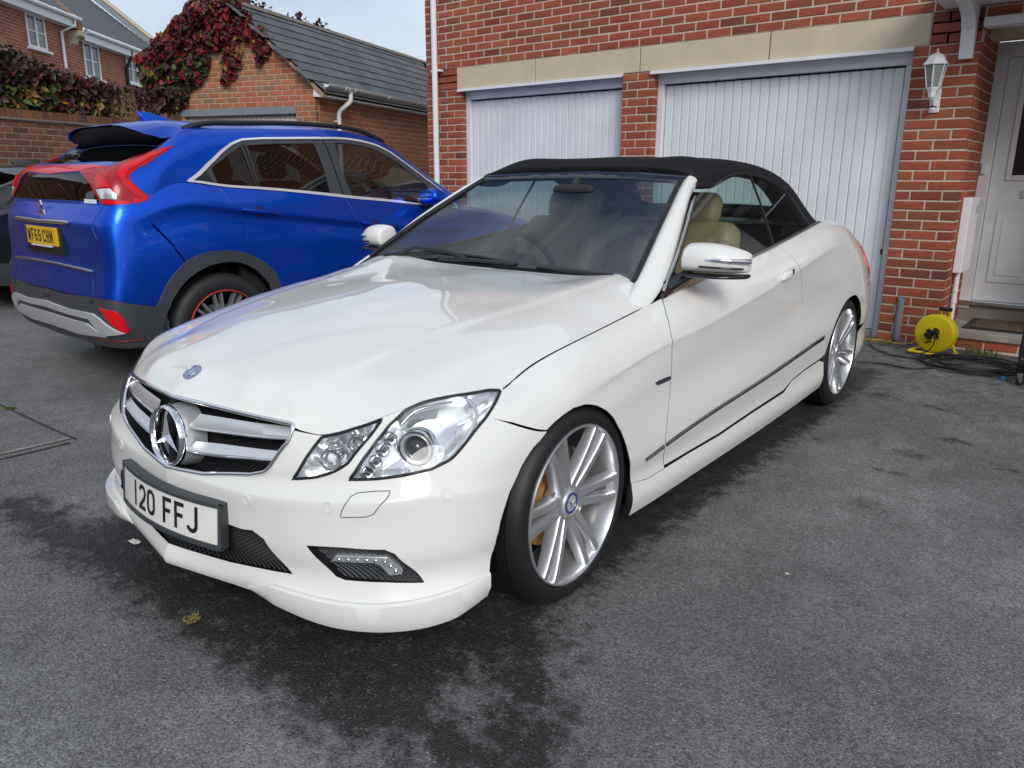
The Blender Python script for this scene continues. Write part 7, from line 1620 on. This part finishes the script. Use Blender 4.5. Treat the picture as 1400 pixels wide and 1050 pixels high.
for x in (0, -2.67):
    suv_wheel((x, -.765, .348), -1); suv_wheel((x, .765, .348), 1)
    for mi in (0, 1):
        V = []; n = 20
        for i in range(n):
            a = RAD(-28) + RAD(236) * i / (n - 1)
            for y in (.868, .5): V.append((x + .40 * math.cos(a), y, .36 + .405 * math.sin(a)))
        MB().add(V, [(2 * i, 2 * i + 1, 2 * i + 3, 2 * i + 2) for i in range(n - 1)]).build('arch_liner', 'void_black', bc_, 60, mirror=bool(mi))
MB().box((-3.25, -.62, .28), (.7, .62, .34)).box((-2.2, -.83, .24), (-.45, .83, .33)).build('underbody', 'void_black', bc_)
MB().tube([(-3.25, -.30, .30), (-2.9, -.30, .30)], .09, 12).build('silencer', 'satin_black', bc_, 50)
# cabin
for s_ in (1, -1):
    for x, nm in ((-1.75, 'front_seat'), (-2.55, 'rear_seat')):
        st = soft(nm, 'dark_trim', bc_, (x, s_ * .37 - .25, .55), (x + .5, s_ * .37 + .25, .75)); R = Matrix.Translation((x, s_ * .37, .70)) @ Matrix.Rotation(RAD(-17), 4, 'Y')
        soft('seat_back', 'dark_trim', st, (-.06, -.24, 0), (.08, .24, .58), rot=R, bev=.06); soft('head_rest', 'dark_trim', st, (-.04, -.13, .60), (.06, .13, .77), rot=R, bev=.04)
    MB().box((-2.5, s_ * .78 - .02, .45), (-.55, s_ * .78 + .02, 1.06)).build('door_card', 'dark_trim', bc_)
loftbox([[(-.45, y, .8), (-.85, y, .8), (-.86, y, 1.0), (-.75, y, 1.10), (-.5, y, 1.08)] for y in (-.74, -.4, 0, .4, .74)], 'dashboard', 'dark_trim', bc_, False, 1)
Mst = Matrix.Translation((-1.02, -.37, 1.06)) @ Matrix.Rotation(RAD(25), 4, 'Y') @ Matrix.Rotation(RAD(-90), 4, 'Z')
MB().tube([tuple(Mst @ Vector((.18 * math.cos(a), 0, .18 * math.sin(a)))) for a in np.linspace(0, 2 * math.pi, 32)[:-1]], .015, 8, closed=True).build('steering_wheel', 'dark_trim', bc_, 60)
MB().box((-.16, -.012, -.02), (.16, .012, .02), Mst).box((-.06, -.03, -.06), (.06, .03, .06), Mst).build('steering_hub', 'dark_trim', bc_)
MB().box((-3.15, -.7, .60), (-2.62, .7, .64)).build('boot_floor', 'dark_trim', bc_)

# dark hatchback standing beyond the blue SUV
dk_ = copy_tree(bc_); dk_.name = 'black_hatchback_car'; dk_.location = (-8.15, -.85, 0); dk_.scale = (1, 1, .86); tag(dk_, 'black car beyond the blue SUV, close to the brown brick wall', 'car')
def dark(o):
    for s_ in o.material_slots:
        if s_.material and s_.material.name == BP: s_.link = 'OBJECT'; s_.material = M['black_paint']
        elif s_.material and s_.material.name in ('red_lens', 'red_dark', 'silver', 'red_line'): s_.link = 'OBJECT'; s_.material = M['gloss_black']
    for c in o.children: dark(c)
dark(dk_)
for o in list(dk_.children):
    if o.name.split('.')[0] in ('number_plate', 'emblem', 'window_sticker'):
        for c in list(o.children): bpy.data.objects.remove(c)
        bpy.data.objects.remove(o)
# ================================================================== small things by the door
def cable(px, r, name, label, z0=.012, group=None):
    P = [ground(u, v, z0) for u, v in px]; P = curve([tuple(p) for p in P], max(30, 8 * len(P)))
    o = MB().tube([tuple(p) for p in P], r, 6).build(name, 'black_rubber', None, 60); return tag(o, label, 'cable', group)
# yellow cable reel
rc = thing('cable_reel', 'yellow cable reel on a tubular stand with black plugs in its face', 'cable reel', (.045, -.26, 0), RAD(-16))
ZR, RR = .158, .142
Mr = Matrix.Translation((0, 0, ZR))
MB().lathe([(.060, -.075), (RR - .012, -.070), (RR, -.066), (RR + .004, -.060), (RR, -.054), (RR - .016, -.052), (.07, -.054)], 44, Mr).build('front_flange', 'yellow_plastic', rc, 50)
MB().lathe([(.07, .004), (RR - .016, .004), (RR - .004, .006), (RR - .002, .010), (RR - .006, .016), (.02, .02)], 44, Mr).build('rear_flange', 'yellow_plastic', rc, 50)
MB().lathe([(RR - .006, -.0545), (RR - .006, -.03), (RR - .008, -.01), (RR - .010, .0035)], 44, Mr).build('drum', 'yellow_plastic', rc, 50)
MB().lathe([(.064, -.076), (.062, -.081), (.0002, -.082)], 36, Mr).build('socket_plate', 'yellow_plastic', rc, 50)
for k, a in enumerate((60, 150, 240, 330)):
    p = Mr @ Vector((.036 * math.cos(RAD(a)), -.083, .036 * math.sin(RAD(a)))); MB().lathe([(.0002, -.003), (.017, -.003), (.018, .003)], 20, Matrix.Translation(p)).build('socket', 'black_rubber', rc, 50)
for x, z, rt_ in ((-.020, -.010, 35), (.030, .022, -20)):
    MB().box((-.024, -.045, -.020), (.024, 0, .020), Matrix.Translation((x, -.084, ZR + z)) @ Matrix.Rotation(RAD(rt_), 4, 'Y')).build('plug', 'black_rubber', rc, bevel=.008)
MB().box((-.010, -.02, .0), (.034, 0, .012), Matrix.Translation((-.03, -.078, ZR - .072)) @ Matrix.Rotation(RAD(-20), 4, 'Y')).build('cable_clip', 'black_rubber', rc, bevel=.003)
q = [(.035, -.125, ZR + .02), (.055, -.15, ZR - .01), (.05, -.15, ZR - .06), (.01, -.14, ZR - .12), (-.03, -.16, .012), (-.12, -.20, .010)]
MB().tube([tuple(p) for p in curve(q, 30)], .0045, 6).build('flex', 'black_rubber', rc, 60)
st = [(-.135, -.13, .013), (.115, -.13, .013), (.135, -.10, .013), (.135, .05, .013), (.10, .08, .02), (.06, .085, .12), (.03, .085, .26), (.03, .07, .325)]
MB().tube(st, .011, 8).build('stand', 'yellow_plastic', rc, 60); MB().tube([(-.135, -.13, .013), (-.145, -.10, .013), (-.145, .05, .013), (-.11, .08, .02), (-.06, .085, .12), (-.03, .085, .26), (-.03, .07, .325)], .011, 8).build('stand', 'yellow_plastic', rc, 60)
MB().tube([(-.045, .066, .333), (.045, .066, .333)], .015, 10).build('handle_grip', 'black_rubber', rc, 60)
# loose cable on the tarmac
cable([(1190, 470), (1215, 484), (1245, 489), (1275, 488), (1300, 487)], .006, 'power_cable', 'thin black cable running from the reel towards the car')
cable([(1172, 495), (1205, 497), (1240, 503), (1275, 503)], .006, 'power_cable', 'black cable running straight from the coil past the rear wheel')
tc_ = ground(1328, 503)[:2]; pts = []
rr_ = random.Random(3)
for k in range(110):
    a = k * .33; r = .23 + .06 * math.sin(k * .21) + rr_.uniform(-.012, .012); pts.append((tc_[0] + r * 1.15 * math.cos(a), tc_[1] + r * .95 * math.sin(a), .010 + .00022 * k + .008 * abs(math.sin(a * 1.7))))
tag(MB().tube([tuple(p) for p in curve(pts, 500)], .0065, 6).build('cable_coil', 'black_rubber', None, 60), 'loose heap of black cable coiled flat on the tarmac', 'cable')
# yellow-tan string by the garage threshold
P = [(-.62, -.05, .02), (-.5, -.09, .012), (-.38, -.06, .012), (-.25, -.12, .012), (-.15, -.07, .03), (-.10, -.08, .09)]
mat('twine', (.50, .36, .08), .9); tag(MB().tube([tuple(p) for p in curve(P, 40)], .005, 5).build('twine', 'twine', None, 60), 'yellow twine lying along the foot of the brick pier', 'twine')
# door mat
dm = thing('door_mat', 'brown coir door mat with dark rubber border on the front step', 'door mat', (.50, .42, .1465))
MB().box((-.36, -.28, 0), (.36, .28, .008)).build('border', 'black_rubber', dm, bevel=.003); MB().box((-.31, -.23, .0085), (.31, .23, .018)).build('pile', 'coir', dm, bevel=.004)
# black trolley upright at the right edge
tp = ground(1390, 527); tl = thing('black_trolley', 'black metal trolley upright on a small castor beside the coiled cable', 'trolley', (tp[0], tp[1], 0), RAD(-10))
MB().box((-.012, -.03, .09), (.05, .03, 1.35)).build('upright', 'satin_black', tl, bevel=.004)
for z in np.arange(.18, 1.3, .09): MB().lathe([(.0002, -.004), (.006, -.003), (.007, .001)], 10, Matrix.Translation((.012, -.0305, z))).build('bolt', 'satin_chrome', tl)
MB().box((-.012, -.03, .09), (.55, .03, .15)).build('base_rail', 'satin_black', tl, bevel=.004); MB().box((-.012, .031, .09), (.05, .62, .15)).build('base_rail', 'satin_black', tl, bevel=.004)
MB().box((.051, -.005, .151), (.5, .005, 1.3)).build('side_sheet', 'satin_black', tl)
cw = MB().lathe([(.0002, -.012), (.030, -.012), (.034, -.008), (.034, .008), (.030, .012), (.0002, .012)], 24, Matrix.Translation((.015, 0, .0345)) @ Matrix.Rotation(RAD(70), 4, 'Z')).build('castor', 'black_rubber', tl, 40)
MB().box((.0, -.024, .03), (.03, -.018, .088)).box((.0, .018, .03), (.03, .024, .088)).build('castor_fork', 'satin_chrome', tl); MB().tube([(.015, -.03, .0345), (.015, .03, .0345)], .008, 10).build('axle', 'satin_chrome', tl)
mat('blue_plastic', (.02, .25, .62), .35); bq = ground(1371, 519)
tag(MB().lathe([(.0002, .022), (.012, .022), (.015, .018), (.015, 0)], 20, Matrix.Translation((bq[0], bq[1], 0)) @ Matrix.Rotation(RAD(90), 4, 'X')).build('bottle_cap', 'blue_plastic', None, 50), 'small bright blue bottle cap on the tarmac by the trolley', 'bottle cap')
# weeds and litter
mat('weed', (.10, .14, .03), .8); mat('dry_weed', (.24, .19, .06), .9); mat('litter', (.7, .7, .68), .7)
def tuft(px, label, n, r, h, m, seed):
    p = ground(*px); rr = random.Random(seed); mb = MB()
    for _ in range(n):
        a = rr.uniform(0, 6.28); d = r * math.sqrt(rr.random()); x, y = d * math.cos(a), d * math.sin(a); b = rr.uniform(0, 6.28); l = h * rr.uniform(.5, 1.2); w = .003
        e = (l * .7 * math.cos(b), l * .7 * math.sin(b), l * rr.uniform(.3, .9)); mb.add([(x - w * math.sin(b), y + w * math.cos(b), 0), (x + w * math.sin(b), y - w * math.cos(b), 0), (x + e[0] * .5 + w * math.sin(b), y + e[1] * .5, e[2] * .75), (x + e[0], y + e[1], e[2])], [(0, 1, 2), (0, 2, 3)])
    t = thing('weed_tuft', label, 'weed', (p[0], p[1], .003)); o = mb.build('blades', m, t); o['kind'] = 'stuff'; return t
tuft((1342, 485), 'green weeds growing at the foot of the front step', 160, .12, .05, 'weed', 2); tuft((262, 848), 'small tuft of moss in the tarmac in front of the white car', 120, .025, .012, 'dry_weed', 5); tuft((14, 560), 'small green weed growing in the tarmac patch seam', 60, .025, .03, 'weed', 6)
tuft((1205, 468), 'dry weeds along the garage threshold by the pier', 120, .12, .035, 'dry_weed', 8)
for k, (px, rx) in enumerate((((1076, 786), .010), ((184, 742), .035))):
    p = ground(*px); V = [(p[0] + rx * (1 if i % 2 else .75) * math.cos(i * .785), p[1] + rx * .5 * (1 if i % 3 else .7) * math.sin(i * .785), .004 + (.002 if i % 2 else 0)) for i in range(8)] + [(p[0], p[1], .007)]
    tag(mesh('leaf_litter', V, [(i, (i + 1) % 8, 8) for i in range(8)], 'litter'), ('tiny white scrap lying on the dry tarmac', 'pale flat scrap on the wet tarmac under the front lip')[k], 'litter')
